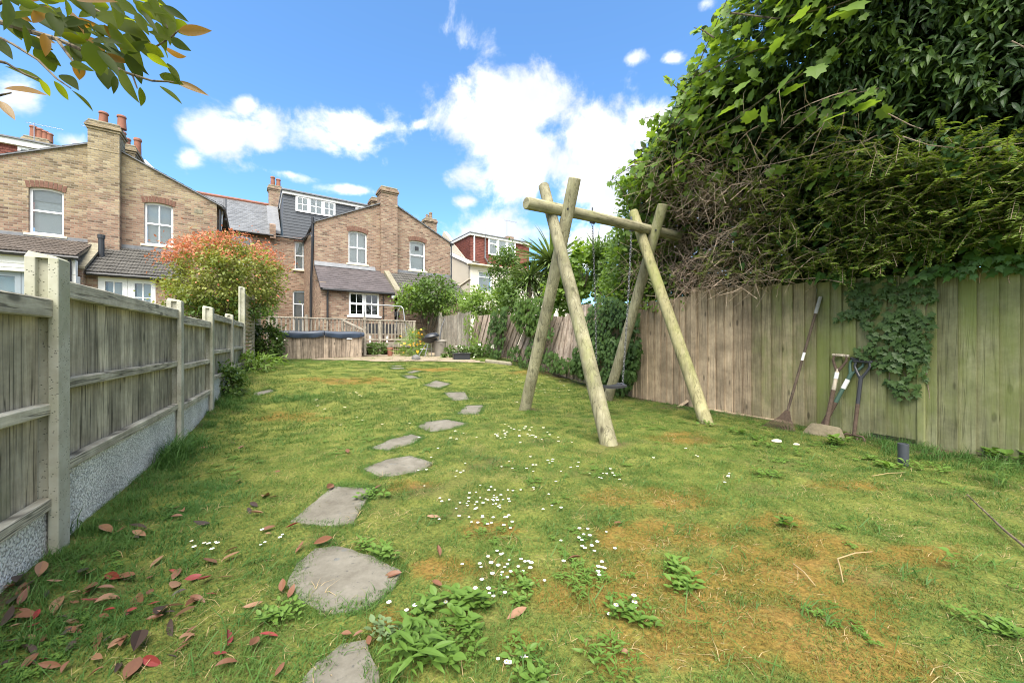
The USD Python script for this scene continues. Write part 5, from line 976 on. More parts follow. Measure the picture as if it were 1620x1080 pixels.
    m = MB(); P0, P1 = P0 + GU * .3 + Z3 * .1, P1 + GU * .3 + Z3 * .1; m.box((P0 + P1) / 2, (np.linalg.norm(P1 - P0), .6, .06), np.stack([dd, GU, np.cross(dd, GU)])); part(h, 'roof', m, 'tile_brown')
    m = MB(); fbox(m, fac(803, 378, oF - 5)[0], fac(813, 378, oF - 5)[0], 6, fac(808, 374, oF - 5)[1], oF - 5.6, oF - 5); part(h, 'chimney', m, 'brick_main')
house_A(); house_B(); house_C(); house_D(); house_E()
aerial(fac(54, 224, -7)[0], -7.0, fac(54, 224, -7)[1], .85, 'tv aerial on a thin mast beside the four low chimney pots')
aerial(fac(157, 185, -2.7)[0] - .25, -2.7, 8.55, 1.0, 'tv aerial poking out behind the tall yellow-brick chimney')
aerial(fac(671, 345, -6.4)[0], -6.4, 7.6, 1.8, 'faint tv aerial beside the dark far chimney stack')
aerial(fac(802, 375, -8)[0], -8, fac(802, 372, -8)[1] - .5, 1.8, 'tv aerial above the red tile-hung dormer roof')

# ------------------------------------------------------------------ deck, hot tub and things on the patio
DO = 4.4
def dk(px, py, o=DO): t, z = fac(px, py, o); return t, z
def build_deck():
    zf = 1.03; t0, t1 = dk(424, 505)[0], dk(657, 508)[0]; zr = 1.86
    D = thing('timber_deck', 'raised grey timber deck with balustrade along the back of the house', 'deck', FP((t0 + t1) / 2, DO, .5))
    n = 17
    for k in range(n):
        o0 = 1.85 + (DO - 1.85) * k / n; m = MB(); fbox(m, t0, t1, zf - .03, zf, o0 + .003, 1.85 + (DO - 1.85) * (k + 1) / n - .003); part(D, 'deck_plank', m, 'deck_wood')
    m = MB(); fbox(m, t0, t1, zf - .20, zf - .032, DO - .03, DO + .01, .005); part(D, 'fascia', m, 'deck_wood')
    m = MB(); fbox(m, t0 - .02, t1 + .02, zr - .035, zr + .012, DO - .06, DO + .04, .008); part(D, 'handrail', m, 'deck_wood')
    m = MB(); fbox(m, t0, t1, zf + .06, zf + .12, DO - .03, DO + .01); part(D, 'bottom_rail', m, 'deck_wood')
    for px in (424, 437, 485, 542, 577, 601, 655):
        t = dk(px, 505)[0]; m = MB(); fbox(m, t - .045, t + .045, .4, zr + (.10 if px in (485, 577) else .012), DO - .07, DO + .03, .006); part(D, 'post', m, 'deck_wood')
    t = t0 + .12
    while t < t1:
        m = MB(); fbox(m, t - .02, t + .02, zf + .12, zr - .035, DO - .03, DO + .005); part(D, 'baluster', m, 'deck_wood'); t += .125
    # side rail back to the house on the right
    m = MB(); fbox(m, t1 - .05, t1 + .05, zr - .03, zr + .012, 1.9, DO - .1); part(D, 'side_handrail', m, 'deck_wood')
    o = DO - .25
    while o > 2: m = MB(); fbox(m, t1 - .07, t1 - .05 + .1, .45, zr - .03, o - .05, o + .05); part(D, 'side_board', m, 'deck_wood'); o -= .118
    # steps with a sloping handrail coming down toward the lawn
    a, b = dk(543, 510), (dk(577, 523, DO + 1.1))
    p0, p1 = FP(dk(543, 510)[0], DO + .05, 1.80), FP(fac(577, 523, DO + 1.1)[0], DO + 1.1, fac(577, 523, DO + 1.1)[1])
    m = MB(); d = unit(p1 - p0); s = unit(np.cross(d, Z3)); m.box((p0 + p1) / 2, (np.linalg.norm(p1 - p0), .07, .05), np.stack([d, s, np.cross(s, d)])); part(D, 'stair_handrail', m, 'deck_wood')
    for k in range(1, 9): q = p0 + (p1 - p0) * k / 9; m = MB(); m.box(q - Z3 * .4, (.035, .035, .78), np.stack([d, s, np.cross(s, d)]) * 0 + np.stack([GU, GN, Z3])); part(D, 'stair_baluster', m, 'deck_wood')
    m = MB(); m.cbox(p1 - Z3 * .35, (.09, .09, 1.0), np.stack([GU, GN, Z3]), .008); part(D, 'stair_post', m, 'deck_wood')
    for k in range(3):
        m = MB(); a0, a1 = dk(548, 540)[0], dk(574, 540)[0]; fbox(m, a0, a1, zf - .17 * (k + 1) - .03, zf - .17 * (k + 1), DO + .02 + .28 * k, DO + .30 + .28 * k); part(D, 'step', m, 'deck_wood')
    # lattice below
    l0, l1 = fac(619, 552, DO)[0], fac(644, 552, DO)[0]
    for k in range(8): x = l0 + (l1 - l0) * k / 7; m = MB(); fbox(m, x - .015, x + .015, .5, zf - .2, DO - .05, DO - .035); part(D, 'lattice_bar', m, 'fence_brown')
    for k in range(4): z = .56 + .09 * k; m = MB(); fbox(m, l0, l1, z - .015, z + .015, DO - .034, DO - .02); part(D, 'lattice_bar', m, 'fence_brown')
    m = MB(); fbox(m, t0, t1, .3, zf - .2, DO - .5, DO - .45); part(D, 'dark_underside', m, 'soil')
    m = MB(); fbox(m, fac(577, 562, DO + .35)[0], fac(641, 562, DO + .35)[0], .42, .56, DO + .2, DO + .35, .01); part(D, 'edging_board', m, 'tub_wood')
    # metal frame standing on the deck behind the rail
    o = 3.6; z = fac(600, 482.5, o)[1]; a, b = fac(576, 482, o)[0], fac(638, 484, o)[0]
    p = thing('metal_frame', 'bare galvanised tube frame standing on the deck behind the balustrade', 'metal frame', FP((a + b) / 2, o, zf))
    m = MB(); m.tube([FP(a, o, zf), FP(a, o, z - .08), FP(a + .08, o, z), FP(b - .1, o, z), FP(b, o, z - .1), FP(b + .1, o + .2, zf)], .022, 8); part(p, 'frame_tube', m, 'galv', smooth=60)
    m = MB(); m.tube([FP(b - .2, o - .5, zf), FP(b - .2, o - .05, z - .2), FP(b - .1, o, z)], .018, 8); part(p, 'brace_tube', m, 'galv')
    m = MB(); m.tube([FP(a + .1, o - .5, zf), FP(a + .03, o - .02, z - .3)], .018, 8); part(p, 'brace_tube', m, 'galv')
    # garden bench / dark table under the window, behind the balusters
    a, b = fac(580, 515, 2.6)[0], fac(636, 515, 2.6)[0]; p = thing('patio_table', 'dark garden table with pale legs standing on the deck behind the balusters', 'table', FP((a + b) / 2, 2.6, zf))
    m = MB(); fbox(m, a, b, zf + .36, zf + .78, 2.3, 2.36); part(p, 'back_panel', m, 'black_plastic'); m = MB(); fbox(m, a, b, zf + .30, zf + .34, 2.3, 3.0); part(p, 'top', m, 'deck_wood')
    for x in (a + .05, b - .05, (a + b) / 2):
        m = MB(); fbox(m, x - .03, x + .03, zf, zf + .3, 2.9, 2.96); part(p, 'leg', m, 'white_paint')
build_deck()
def build_tub():
    P = [np.array([-6.74, 11.06, 0])]; x = GU; y = -GN; L = 2.25; zb = .45
    o = np.array([P[0][0], P[0][1], 0]); dep = 1.6
    zt = 1.22
    t = thing('hot_tub', 'square hot tub in vertical timber planks under a folded dark blue vinyl cover', 'hot tub', o + x * L / 2 + y * dep / 2 + Z3 * zb)
    rng = np.random.default_rng(5); A = np.stack([x, y, Z3])
    e = np.cumsum([0] + list(rng.uniform(.085, .15, 40))); e = e[e < L - .05]; e = np.append(e, L)
    m = MB(); m.box(o + x * L / 2 + y * (dep / 2 + .03) + Z3 * (zb + zt) / 2, (L - .06, dep - .06, zt - zb - .06), A); part(t, 'shell', m, 'room_dark')
    for i in range(len(e) - 1):
        m = MB(); w = e[i + 1] - e[i]; m.cbox(o + x * (e[i] + w / 2) + y * .0 + Z3 * ((zb + zt) / 2 + .02), (w - .003, .03, zt - zb), A, .004); part(t, 'plank', m, 'tub_wood')
    for sgn, xx in ((-1, 0), (1, L)):
        for i in range(14): m = MB(); w = dep / 14; m.cbox(o + x * xx + y * (.02 + w * (i + .5)) + Z3 * ((zb + zt) / 2 + .02), (.03, w - .003, zt - zb), A, .004); part(t, 'plank', m, 'tub_wood')
    m = MB(); a = o + x * (L * .83) - y * .028 + Z3 * (zt - .06); m.cbox(a, (.16, .012, .09), A, .003); part(t, 'name_plate', m, 'white_paint')
    xp = o + x * (L * .785) - y * .02; m = MB(); m.box(xp + Z3 * (zb + zt) / 2, (.014, .012, zt - zb), A); part(t, 'panel_gap', m, 'room_dark')
    # cover in two halves, skirt sagging between fixing points
    for h0, h1 in ((-.03, .502), (.512, 1.03)):
        nx, ny = 22, 8; m = MB(); xs = np.linspace(h0 * L, h1 * L, nx); v, f = [], []
        def top(xx, yy): return zt + .145 - .02 * abs(xx / L - .5) * 2 + .01 * math.sin(xx * 7)
        u = (xs - xs[0]) / (xs[-1] - xs[0]); sag = .030 * np.sin(np.pi * u) ** .7 + .012 * np.sin(u * 9 + h0)
        prof = [(-.05, 'skirt'), (-.055, 'mid'), (-.05, 'edge'), (-.03, 'top0'), (.3, 'top'), (dep / 2, 'top'), (dep + .05, 'top'), (dep + .06, 'skirt')]
        for yy, kd in prof:
            for k, xx in enumerate(xs):
                tz = top(xx, yy); z = {'skirt': zt - .028 - .045 * np.sin(np.pi * u[k]) + .02 * abs(np.sin(u[k] * 8)) * .5, 'mid': zt + .045 + .012 * np.sin(u[k] * 11), 'edge': tz - .035, 'top0': tz - .005, 'top': tz + .02}[kd]
                off = -.02 if kd == 'mid' else (.012 * math.sin(u[k] * 14) if kd == 'skirt' else 0)
                v.append(o + x * xx + y * (yy + off) + Z3 * z)
        for i in range(len(prof) - 1): f += [[i * nx + j, i * nx + j + 1, (i + 1) * nx + j + 1, (i + 1) * nx + j] for j in range(nx - 1)]
        m.add(v, f)
        for k0 in (0, nx - 1):      # closed ends
            idx = [i * nx + k0 for i in range(len(prof))]; vv = np.array(v)[idx]; c = vv.mean(0); m.add(np.vstack([vv, c]), [[i, (i + 1) % len(vv), len(vv)] for i in range(len(vv))])
        part(t, 'cover', m, 'cover_vinyl', smooth=50)
    for fx in (.02, .49, .525, .98): m = MB(); m.box(o + x * L * fx - y * .066 + Z3 * (zt + .03), (.03, .012, .13), A); part(t, 'strap', m, 'rubber')
build_tub()
def build_patio_things():
    # kettle barbecue, lid beside the bowl
    Y = 12.9; b0 = at(672, 563, Y); g = float(gz(b0[0], b0[1])) + .02; b = np.array([b0[0], b0[1], g]); sc = Y / F
    t = thing('kettle_barbecue', 'small black kettle barbecue on thin metal legs, lid tipped beside its bowl', 'barbecue', b)
    c = at(679, 535, Y); m = MB(); m.lathe([(.02, -.17), (.14, -.15), (.24, -.07), (.27, .0), (.275, .012), (.262, .012), (.25, -.03), (.1, -.1), (.0, -.11)], c, 24); part(t, 'bowl', m, 'black_plastic', smooth=50)
    ln = np.stack([unit(np.array([1, 0, .18])), np.array([0, 1, 0]), unit(np.array([-.18, 0, 1]))]); m = MB(); m.lathe([(.262, -.02), (.262, .0), (.24, .05), (.17, .10), (.08, .125), (.0, .13)], at(683, 532.5, Y - .12), 24, ln); part(t, 'lid', m, 'black_plastic', smooth=50)
    m = MB(); m.tube([at(686, 527, Y - .3), at(689, 525.8, Y - .3), at(692, 527, Y - .3)], .012, 6); part(t, 'lid_handle', m, 'black_plastic')
    for px, py, dy in ((662, 564.5, 0), (672, 565, -.2), (683, 562, .15)):
        p = at(px, py, Y + dy); p[2] = float(gz(p[0], p[1])) + .02; q = c + np.array([(px - 675) * .006 + .02, dy * .4, -.1]); m = MB(); m.tube([p, q], .014, 6); part(t, 'leg', m, 'galv')
    m = MB(); m.tube([at(665, 552, Y), at(684, 551, Y)], .008, 5); part(t, 'brace', m, 'galv')
    # grey dustbin
    Y = 13.0; p = at(696, 565, Y); p[2] = float(gz(p[0], p[1])) + .01; hh = at(696, 538, Y)[2] - p[2]; w = 10.2 * Y / F
    t = thing('dustbin', 'grey-brown plastic dustbin with a lid beside the barbecue', 'bin', p); m = MB(); m.lathe([(w * .78, 0), (w * .8, .01), (w * .98, hh * .9), (w, hh * .92)], p, 22); part(t, 'body', m, 'bin_grey', smooth=50)
    m = MB(); m.lathe([(w * 1.06, hh * .90), (w * 1.07, hh * .95), (w * 1.0, hh * .99), (w * .6, hh * 1.04), (0, hh * 1.05)], p, 22); part(t, 'lid', m, 'bin_grey', smooth=40)
    m = MB(); m.tube([p + np.array([.03, -w * .95, hh * .78]), p + np.array([.09, -w * 1.05, hh * .80]), p + np.array([.15, -w * .92, hh * .78])], .012, 6); part(t, 'handle', m, 'bin_grey')
    # curved dark pole leaning on the fence behind
    t = thing('garden_tool', 'dark curved tool handle leaning against the pale fence behind the dustbin', 'tool', at(697, 540, 13.6)); m = MB(); m.tube([at(695, 545, 13.5), at(696.5, 530, 13.6), at(699, 516, 13.7), at(704, 504, 13.9)], [.03, .028, .022, .018], 7); part(t, 'handle', m, 'black_plastic')
    # terracotta pot
    Y = 13.4; p = at(617, 558.5, Y); p[2] = float(gz(p[0], p[1])) + .02; t = thing('plant_pot', 'tall terracotta pot standing under the deck beside the lattice', 'plant pot', p)
    m = MB(); r = 4.2 * Y / F; m.lathe([(r * .85, 0), (r * .9, .01), (r * .95, .22), (r * 1.12, .23), (r * 1.12, .29), (r * .9, .30), (r * .85, .2), (0, .2)], p, 16); part(t, 'body', m, 'terracotta', smooth=40)
    # black trough planter with white flowers and two low dark pots
    p = G(730, 569); w = .24
    t = thing('planter', 'low black plastic trough planter with white flowers at the edge of the patio', 'planter', p); m = MB(); m.cbox(p + np.array([0, 0, .09]), (w * 2, .3, .2), np.stack([unit(GU + .3 * GN), unit(GN - .3 * GU), Z3]), .02); part(t, 'trough', m, 'black_plastic'); m = MB(); m.cbox(p + np.array([0, 0, .185]), (w * 2 + .04, .34, .03), np.stack([unit(GU + .3 * GN), unit(GN - .3 * GU), Z3]), .01); part(t, 'rim', m, 'black_plastic')
    PL.append(('planter_fill', p + np.array([0, 0, .25])))
    p = G(716, 564); t = thing('plant_pot', 'flat dark pot lying between the dustbin and the black planter', 'plant pot', p); m = MB(); m.lathe([(.14, .0), (.18, .16), (.2, .17), (.2, .19), (.16, .19), (.1, .1), (0, .1)], p, 14); part(t, 'body', m, 'black_plastic', smooth=40)
    # stone
    p = G(658, 570); ic = trimesh.creation.icosphere(3, 1.0); v = np.array(ic.vertices); v = v * (1 + .5 * (meshkit.fbm(v * 1.3 + 4, 3) - .5)[:, None]) * np.array([.12, .11, .10]) + p + np.array([0, 0, .06]); solo('boulder', (v, ic.faces), 'boulder', 'grey rounded stone on the lawn edge in front of the patio', 'stone', smooth=50)
    p = W(14.0, RQ - .5); p[2] = float(gz(p[0], p[1]))
    q = G(782, 571); m = MB(); ax = unit(W(10, RQ - .4) - W(13.4, RQ - .5)); e0, e1 = G(768, 573), G(810, 578)
    d = unit(e1 - e0); m.cbox((e0 + e1) / 2 + Z3 * .03, (np.linalg.norm(e1 - e0), .1, .12), np.stack([d, unit(np.cross(Z3, d)), Z3]), .03); solo('edging_stone', m, 'mortar_cap', 'pale stone edging at the foot of the overgrown leaning fence', 'edging')
    m = MB(); e0, e1 = G(868, 588), G(905, 600); d = unit(e1 - e0); m.cbox((e0 + e1) / 2 + Z3 * .03, (np.linalg.norm(e1 - e0), .1, .12), np.stack([d, unit(np.cross(Z3, d)), Z3]), .03); solo('edging_stone', m, 'mortar_cap', 'pale stone edging behind the left swing pole', 'edging')
    # satellite dish above the creeper
    c = at(781, 468, 17.0); t = thing('satellite_dish', 'small white dish with a dark arm above the creepers behind the leaning fence', 'satellite dish', c); fw = unit(np.array([.2, -1, .35])); sx = unit(np.cross(fw, Z3)); A = np.stack([sx, np.cross(sx, fw), fw]); m = MB(); m.lathe([(0, -.06), (.15, -.03), (.27, .03), (.30, .06), (.28, .06), (.15, .0), (0, -.03)], c, 20, A); part(t, 'dish', m, 'white_paint', smooth=True)
    m = MB(); m.tube([c - Z3 * .2 + fw * .05, c - Z3 * .1 + fw * .35], .02, 6); m.box(c - Z3 * .06 + fw * .36, (.09, .09, .13)); part(t, 'receiver_arm', m, 'black_plastic'); m = MB(); m.tube([c - fw * .1, c - fw * .1 - Z3 * 2.0], .03, 6); part(t, 'mast', m, 'galv')
PL = []
build_patio_things()
# ------------------------------------------------------------------ foliage tools
def leaf_shape(outline, fold=.18, curl=.15):
    """outline: half widths along the leaf (0..1) -> mesh with a midrib fold; x across, y along, z up"""
    ys = np.linspace(0, 1, len(outline)); v, f = [], []
    for y, w in zip(ys, outline):
        z = -curl * y * y
        v += [(-w, y, z + fold * w), (0, y, z), (w, y, z + fold * w)]
    for i in range(len(ys) - 1):
        a = 3 * i
        if outline[i] > 0 and outline[i + 1] > 0: f += [[a, a + 1, a + 4], [a, a + 4, a + 3], [a + 1, a + 2, a + 5], [a + 1, a + 5, a + 4]]
        elif outline[i + 1] > 0: f += [[a + 1, a + 4, a + 3], [a + 1, a + 5, a + 4]]
        else: f += [[a, a + 1, a + 4], [a + 1, a + 2, a + 4]]
    v, f = np.array(v, float), np.array(f); u, f = np.unique(f, return_inverse=True); return v[u], f.reshape(-1, 3)
def fan_shape(pts, fold=.10):
    p = np.array(pts, float); v = np.column_stack([p[:, 0], p[:, 1], fold * np.abs(p[:, 0]) - .12 * (p[:, 1] - .3) ** 2]); c = np.array([[0, .32, 0.0]])
    n = len(p); return np.vstack([v, c]), np.array([[i, (i + 1) % n, n] for i in range(n)])
def mirror(half): return [(x, y) for x, y in half] + [(-x, y) for x, y in half[::-1] if abs(x) > 1e-6]
L_OVAL = leaf_shape([0, .2, .27, .24, .14, 0]); L_SMALL = leaf_shape([0, .27, .2, 0]); L_LANCE = leaf_shape([0, .11, .13, .08, 0], curl=.35); L_BIG = leaf_shape([0, .11, .17, .2, .205, .185, .14, .075, 0], .25, .22); L_BLADE = leaf_shape([.022, .03, .02, 0], .2, .5)
L_VINE = fan_shape(mirror([(0, 0), (.16, -.10), (.42, -.02), (.36, .16), (.56, .34), (.40, .44), (.44, .70), (.20, .70), (0, 1.0)]))
L_IVY = fan_shape(mirror([(0, 0), (.22, -.12), (.40, .08), (.30, .22), (.46, .46), (.18, .52), (0, 1.0)]), .05)
L_HEART = fan_shape(mirror([(0, .06), (.14, -.06), (.34, .02), (.42, .22), (.32, .52), (0, 1.0)]), .12)
def scatter(tpl, P, T, N, S, rng=None):
    """place a copy of the leaf at each P, tip along T, facing N, length S"""
    v, f = tpl; P, T, N = np.asarray(P), np.asarray(T, float), np.asarray(N, float)
    T = T / np.maximum(np.linalg.norm(T, axis=1, keepdims=True), 1e-9); B = np.cross(T, N); B /= np.maximum(np.linalg.norm(B, axis=1, keepdims=True), 1e-9); N = np.cross(B, T); S = np.broadcast_to(S, (len(P),))
    V = P[:, None] + S[:, None, None] * (v[None, :, 0:1] * B[:, None] + v[None, :, 1:2] * T[:, None] + v[None, :, 2:3] * N[:, None])
    Fc = f[None] + (np.arange(len(P)) * len(v))[:, None, None]
    return V.reshape(-1, 3), Fc.reshape(-1, 3)
def rdir(rng, n): d = rng.normal(size=(n, 3)); return d / np.linalg.norm(d, axis=1, keepdims=True)
def leafy(rng, tpl, P, out, S, up=.7, droop=.2, spread=.7):
    """leaves facing up and outwards, tips outwards and a little down"""
    n = len(P); N = out * .5 + np.array([0, 0, up]) + rdir(rng, n) * spread; T = out * .8 + rdir(rng, n) * .8 - np.array([0, 0, droop])
    return scatter(tpl, P, T, N, S)
def clumped(rng, c, r, n, nclump, cr=.28, hollow=.5, flat=0):
    """points in clumps through an ellipsoid's outer volume; returns points and outward directions"""
    d = rdir(rng, nclump); rad = hollow + (1 - hollow) * rng.random(nclump) ** .5; cc = d * rad[:, None]
    k = rng.integers(0, nclump, n); p = cc[k] + rng.normal(size=(n, 3)) * cr * (.6 + .8 * rng.random(nclump))[k][:, None] * .6
    if flat: p[:, 2] = np.maximum(p[:, 2], -flat)
    out = p / np.maximum(np.linalg.norm(p, axis=1, keepdims=True), 1e-6)
    return p * r + c, out
def stems_to(m, rng, base, pts, r=.012, n=10, sag=.15):
    for k in rng.choice(len(pts), min(n, len(pts)), replace=False):
        p = pts[k]; mid = (base + p) / 2 + rng.normal(size=3) * np.linalg.norm(p - base) * sag * .5; mid[2] += .06; f = np.linspace(0, 1, 5)[:, None]
        q = (1 - f) ** 2 * base + 2 * f * (1 - f) * mid + f * f * p; m.tube(q, np.linspace(r, r * .35, 5), 5)
def bush(name, label, cat, c, r, n, size, tpl, mt, seed, nclump=40, cr=.3, group=None, extra=(), stem='bark', trunk=None, hollow=.45, up=.7, flat=0, parts=('stem', 'foliage')):
    rng = np.random.default_rng(seed); c, r = np.asarray(c, float), np.asarray(r, float); base = c - np.array([0, 0, r[2] * 1.0]) if trunk is None else np.asarray(trunk, float)
    t = thing(name, label, cat, base, group); P, out = clumped(rng, c, r, n, nclump, cr, hollow, flat)
    m = MB(); stems_to(m, rng, base, P, max(.006, .02 * float(r.max())), 14); part(t, parts[0], m, stem)
    part(t, parts[1], leafy(rng, tpl, P, out, size * (.6 + .8 * rng.random(n)), up), mt)
    for nm, tpl2, mt2, n2, s2, zf in extra:        # zf: (lowest relative height, push outwards)
        Q, o2 = clumped(rng, c, r * zf[1], n2 * 4, max(8, nclump), cr, .85, flat); k = (Q[:, 2] - c[2]) / r[2] > zf[0]; Q, o2 = Q[k][:n2], o2[k][:n2]
        if len(Q): part(t, nm, leafy(rng, tpl2, Q, o2, s2 * (.6 + .8 * rng.random(len(Q))), 1.0), mt2, kind='stuff')
    return t
def from_px(px, py, rx, ry, Y, ry_depth=None): c = at(px, py, Y); return c, np.array([rx * Y / F, (ry_depth or rx) * Y / F, ry * Y / F])
leaf('lf_photinia', [(.14, .18, .035), (.25, .26, .065), (.35, .31, .09), (.42, .30, .12)], .36, .45, .3)
leaf('lf_red', [(.42, .14, .07), (.50, .21, .10), (.50, .29, .12)], .3, .5, .3, tcol=(1.2, 1.1, 1.0))
leaf('lf_mid', [(.06, .105, .02), (.10, .165, .034), (.15, .215, .05)], .32, .45, .3)
leaf('lf_bright', [(.12, .20, .035), (.19, .28, .05), (.27, .35, .08)], .4, .45)
leaf('lf_vine', [(.14, .235, .04), (.215, .315, .065), (.30, .385, .10)], .48, .5, .3, tcol=(1.5, 1.4, .6))
leaf('lf_dark', [(.038, .074, .02), (.072, .125, .035), (.125, .19, .055)], .24, .4, .4)
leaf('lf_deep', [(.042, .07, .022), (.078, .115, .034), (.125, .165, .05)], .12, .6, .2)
leaf('lf_small', [(.10, .15, .03), (.165, .225, .045), (.25, .30, .07), (.34, .36, .10)], .38, .5, .3)
leaf('lf_heart', [(.05, .115, .024), (.085, .17, .036), (.13, .22, .055)], .32, .42, .3)
leaf('lf_ivy', [(.04, .075, .018), (.07, .12, .03), (.115, .17, .05)], .2, .45, .25)
leaf('lf_cordy', [(.10, .15, .05), (.17, .23, .08), (.28, .33, .14)], .2, .45)
leaf('lf_brown', [(.10, .06, .035), (.18, .115, .065), (.27, .19, .11)], .2, .7, .2)
leaf('lf_branch', [(.065, .095, .014), (.11, .14, .02), (.16, .18, .028)], .74, .6, .1, tcol=(2.1, 1.85, .45))
leaf('lf_branch_dark', [(.035, .055, .012), (.06, .085, .018), (.085, .11, .022)], .66, .55, .15, tcol=(1.9,1.75,.5))
leaf('lf_branch_orange', [(.20, .12, .03), (.26, .15, .035), (.30, .19, .05)], .5, .35, .4, tcol=(1.5, 1.2, .6))
leaf('lf_weed', [(.075, .14, .022), (.115, .195, .035), (.165, .235, .05), (.22, .25, .07)], .3, .5, .25)
leaf('lf_weed_grey', [(.10, .15, .06), (.15, .21, .09), (.20, .26, .12)], .25, .6)

# ------------------------------------------------------------------ grass and small flowers
def tuft(seed, n, R, h, wid, lean, curve=.5):
    rng = np.random.default_rng(seed); m_v, m_f = [], []
    a = rng.random(n) * 2 * np.pi; rr = R * np.sqrt(rng.random(n)); P = np.stack([rr * np.cos(a), rr * np.sin(a), -.008 + 0 * a], -1)
    b = rng.random(n) * 2 * np.pi; hh = h * (.45 + .75 * rng.random(n)); ln = lean * (.2 + rng.random(n)); d = np.stack([np.cos(b), np.sin(b), 0 * b], -1); s = np.stack([-np.sin(b + .5), np.cos(b + .5), 0 * b], -1) * (wid * (.6 + .7 * rng.random(n)))[:, None] / 2
    up = np.array([0, 0, 1.0]); v = []
    for f, w in ((0, 1), (.5, .85)):
        c = P + up * (hh * f)[:, None] + d * (hh * ln * f ** 1.6)[:, None]; v += [c - s * w, c + s * w]
    v.append(P + up * (hh * (1 - .35 * ln))[:, None] + d * (hh * ln * 1.25)[:, None])
    V = np.stack(v, 1).reshape(-1, 3); o = (np.arange(n) * 5)[:, None]
    return V, np.concatenate([o + [0, 1, 3], o + [0, 3, 2], o + [2, 3, 4]])
def clover(seed):
    rng = np.random.default_rng(seed); n = 27; P, T, N = [], [], []
    for i in range(9):
        b = np.array([rng.normal(0, .035), rng.normal(0, .035), .010 + .014 * rng.random()]); g0 = rng.random() * 6
        for j in range(3): g = g0 + j * 2.1; T.append([math.cos(g), math.sin(g), .2]); P.append(b); N.append([rng.normal(0, .2), rng.normal(0, .2), 1])
    return scatter(L_OVAL, np.array(P), np.array(T), np.array(N), .012 + .010 * rng.random(27))
def build_grass():
    rng = np.random.default_rng(77)
    inst = UsdGeom.PointInstancer.Define(stage, '/World/grass'); tag(inst, 'short mown grass of the lawn, patchy with moss and taller along the fences', 'grass', None, 'stuff')
    protos = [('mown_blades', tuft(1, 64, .08, .026, .0024, 1.1), 'grass_blade'), ('mown_blades_b', tuft(2, 64, .08, .021, .0024, 1.4), 'grass_blade'), ('lush_blades', tuft(3, 46, .07, .042, .003, 1.1), 'grass_lush'), ('lush_blades_b', tuft(4, 46, .08, .055, .003, 1.3), 'grass_lush'),
              ('dry_blades', tuft(5, 30, .09, .024, .0022, 2.0), 'grass_dry'), ('moss_tips', tuft(6, 120, .075, .014, .0026, 1.0), 'moss'), ('long_blades', tuft(7, 26, .06, .15, .0038, .9), 'grass_lush'), ('far_blades', tuft(8, 46, .13, .034, .006, .9), 'grass_blade'), ('far_dry', tuft(9, 40, .13, .028, .006, 1.0), 'grass_dry'), ('coarse_blades', tuft(10, 11, .05, .075, .0036, 1.9), 'grass_lush'), ('thatch', tuft(11, 16, .10, .03, .0022, 3.2), 'dead_straw'), ('clover_leaves', clover(12), 'lf_weed')]
    for nm, ms, mt in protos: part('/World/grass', nm, ms, mt)
    pts, idx, scl = [], [], []
    def put(S, Q, pid, sc, over=False):
        P = np.stack([S * AX[0] + Q * RT[0], S * AX[1] + Q * RT[1]], -1); ok = (over | ~look_up('slab', P[:, 0], P[:, 1])) & (P[:, 1] > .55); ok = ok & (over | (np.min([np.hypot(P[:, 0] - a, P[:, 1] - b) for a, b in ((.19, 5.83), (1.01, 3.87), (1.70, 6.81), (2.50, 4.85))], 0) > .12 + .06 * rng.random(len(P)))); P = P[ok]; pid = np.broadcast_to(pid, (len(S),))[ok]; sc = np.broadcast_to(sc, (len(S),))[ok]
        pts.append(np.column_stack([P, gz(P[:, 0], P[:, 1])])); idx.append(pid); scl.append(sc)
    def zone(s0, s1, dens, kinds):
        n = int((s1 - s0) * 6.4 * dens); S = s0 + (s1 - s0) * rng.random(n); Q = -1.02 + 6.34 * rng.random(n); X = S * AX[0] + Q * RT[0]; Y = S * AX[1] + Q * RT[1]
        # leave out what the picture cannot see
        vis = (Y > .7) & (np.abs(X / np.maximum(Y, .1)) < 1.55); S, Q, X, Y = S[vis], Q[vis], X[vis], Y[vis]; n = len(S)
        mo = look_up('moss', X, Y); w = meshkit.fbm(np.stack([X * .9, Y * .9, 0 * X + 3], -1), 3, 6); u = rng.random(n)
        lush = np.clip((.48 - w) * 4 + np.exp(-((Q + .85) / .35) ** 2) * .9 + .35 * (Q < .55) * (S < 3.4) - mo * 2 - np.clip((Q - .9) / 2.5, 0, .6) - .38, 0, 1)
        keep = rng.random(n) > np.clip(mo * 1.1 - .2, 0, .72); S, Q, lush, u, mo = S[keep], Q[keep], lush[keep], u[keep], mo[keep]; n = len(S)
        r = rng.random(n); near, dry = kinds
        pid = np.where(r < lush * .75, np.where(u < .5, 2, 3), np.where(u < .5, near[0], near[1])); pid = np.where(rng.random(n) < .07 + .28 * np.clip(mo, 0, 1), dry, pid)
        put(S, Q, pid, .75 + .5 * rng.random(n))
        # moss cushions between
        k = int(n * 1.3); S2 = s0 + (s1 - s0) * rng.random(k); Q2 = -1 + 6.3 * rng.random(k); X2 = S2 * AX[0] + Q2 * RT[0]; Y2 = S2 * AX[1] + Q2 * RT[1]
        ok = (look_up('moss', X2, Y2) > .12 + .5 * rng.random(k)) & (np.abs(X2 / np.maximum(Y2, .1)) < 1.5); put(S2[ok], Q2[ok], 5, .8 + .6 * rng.random(ok.sum()))
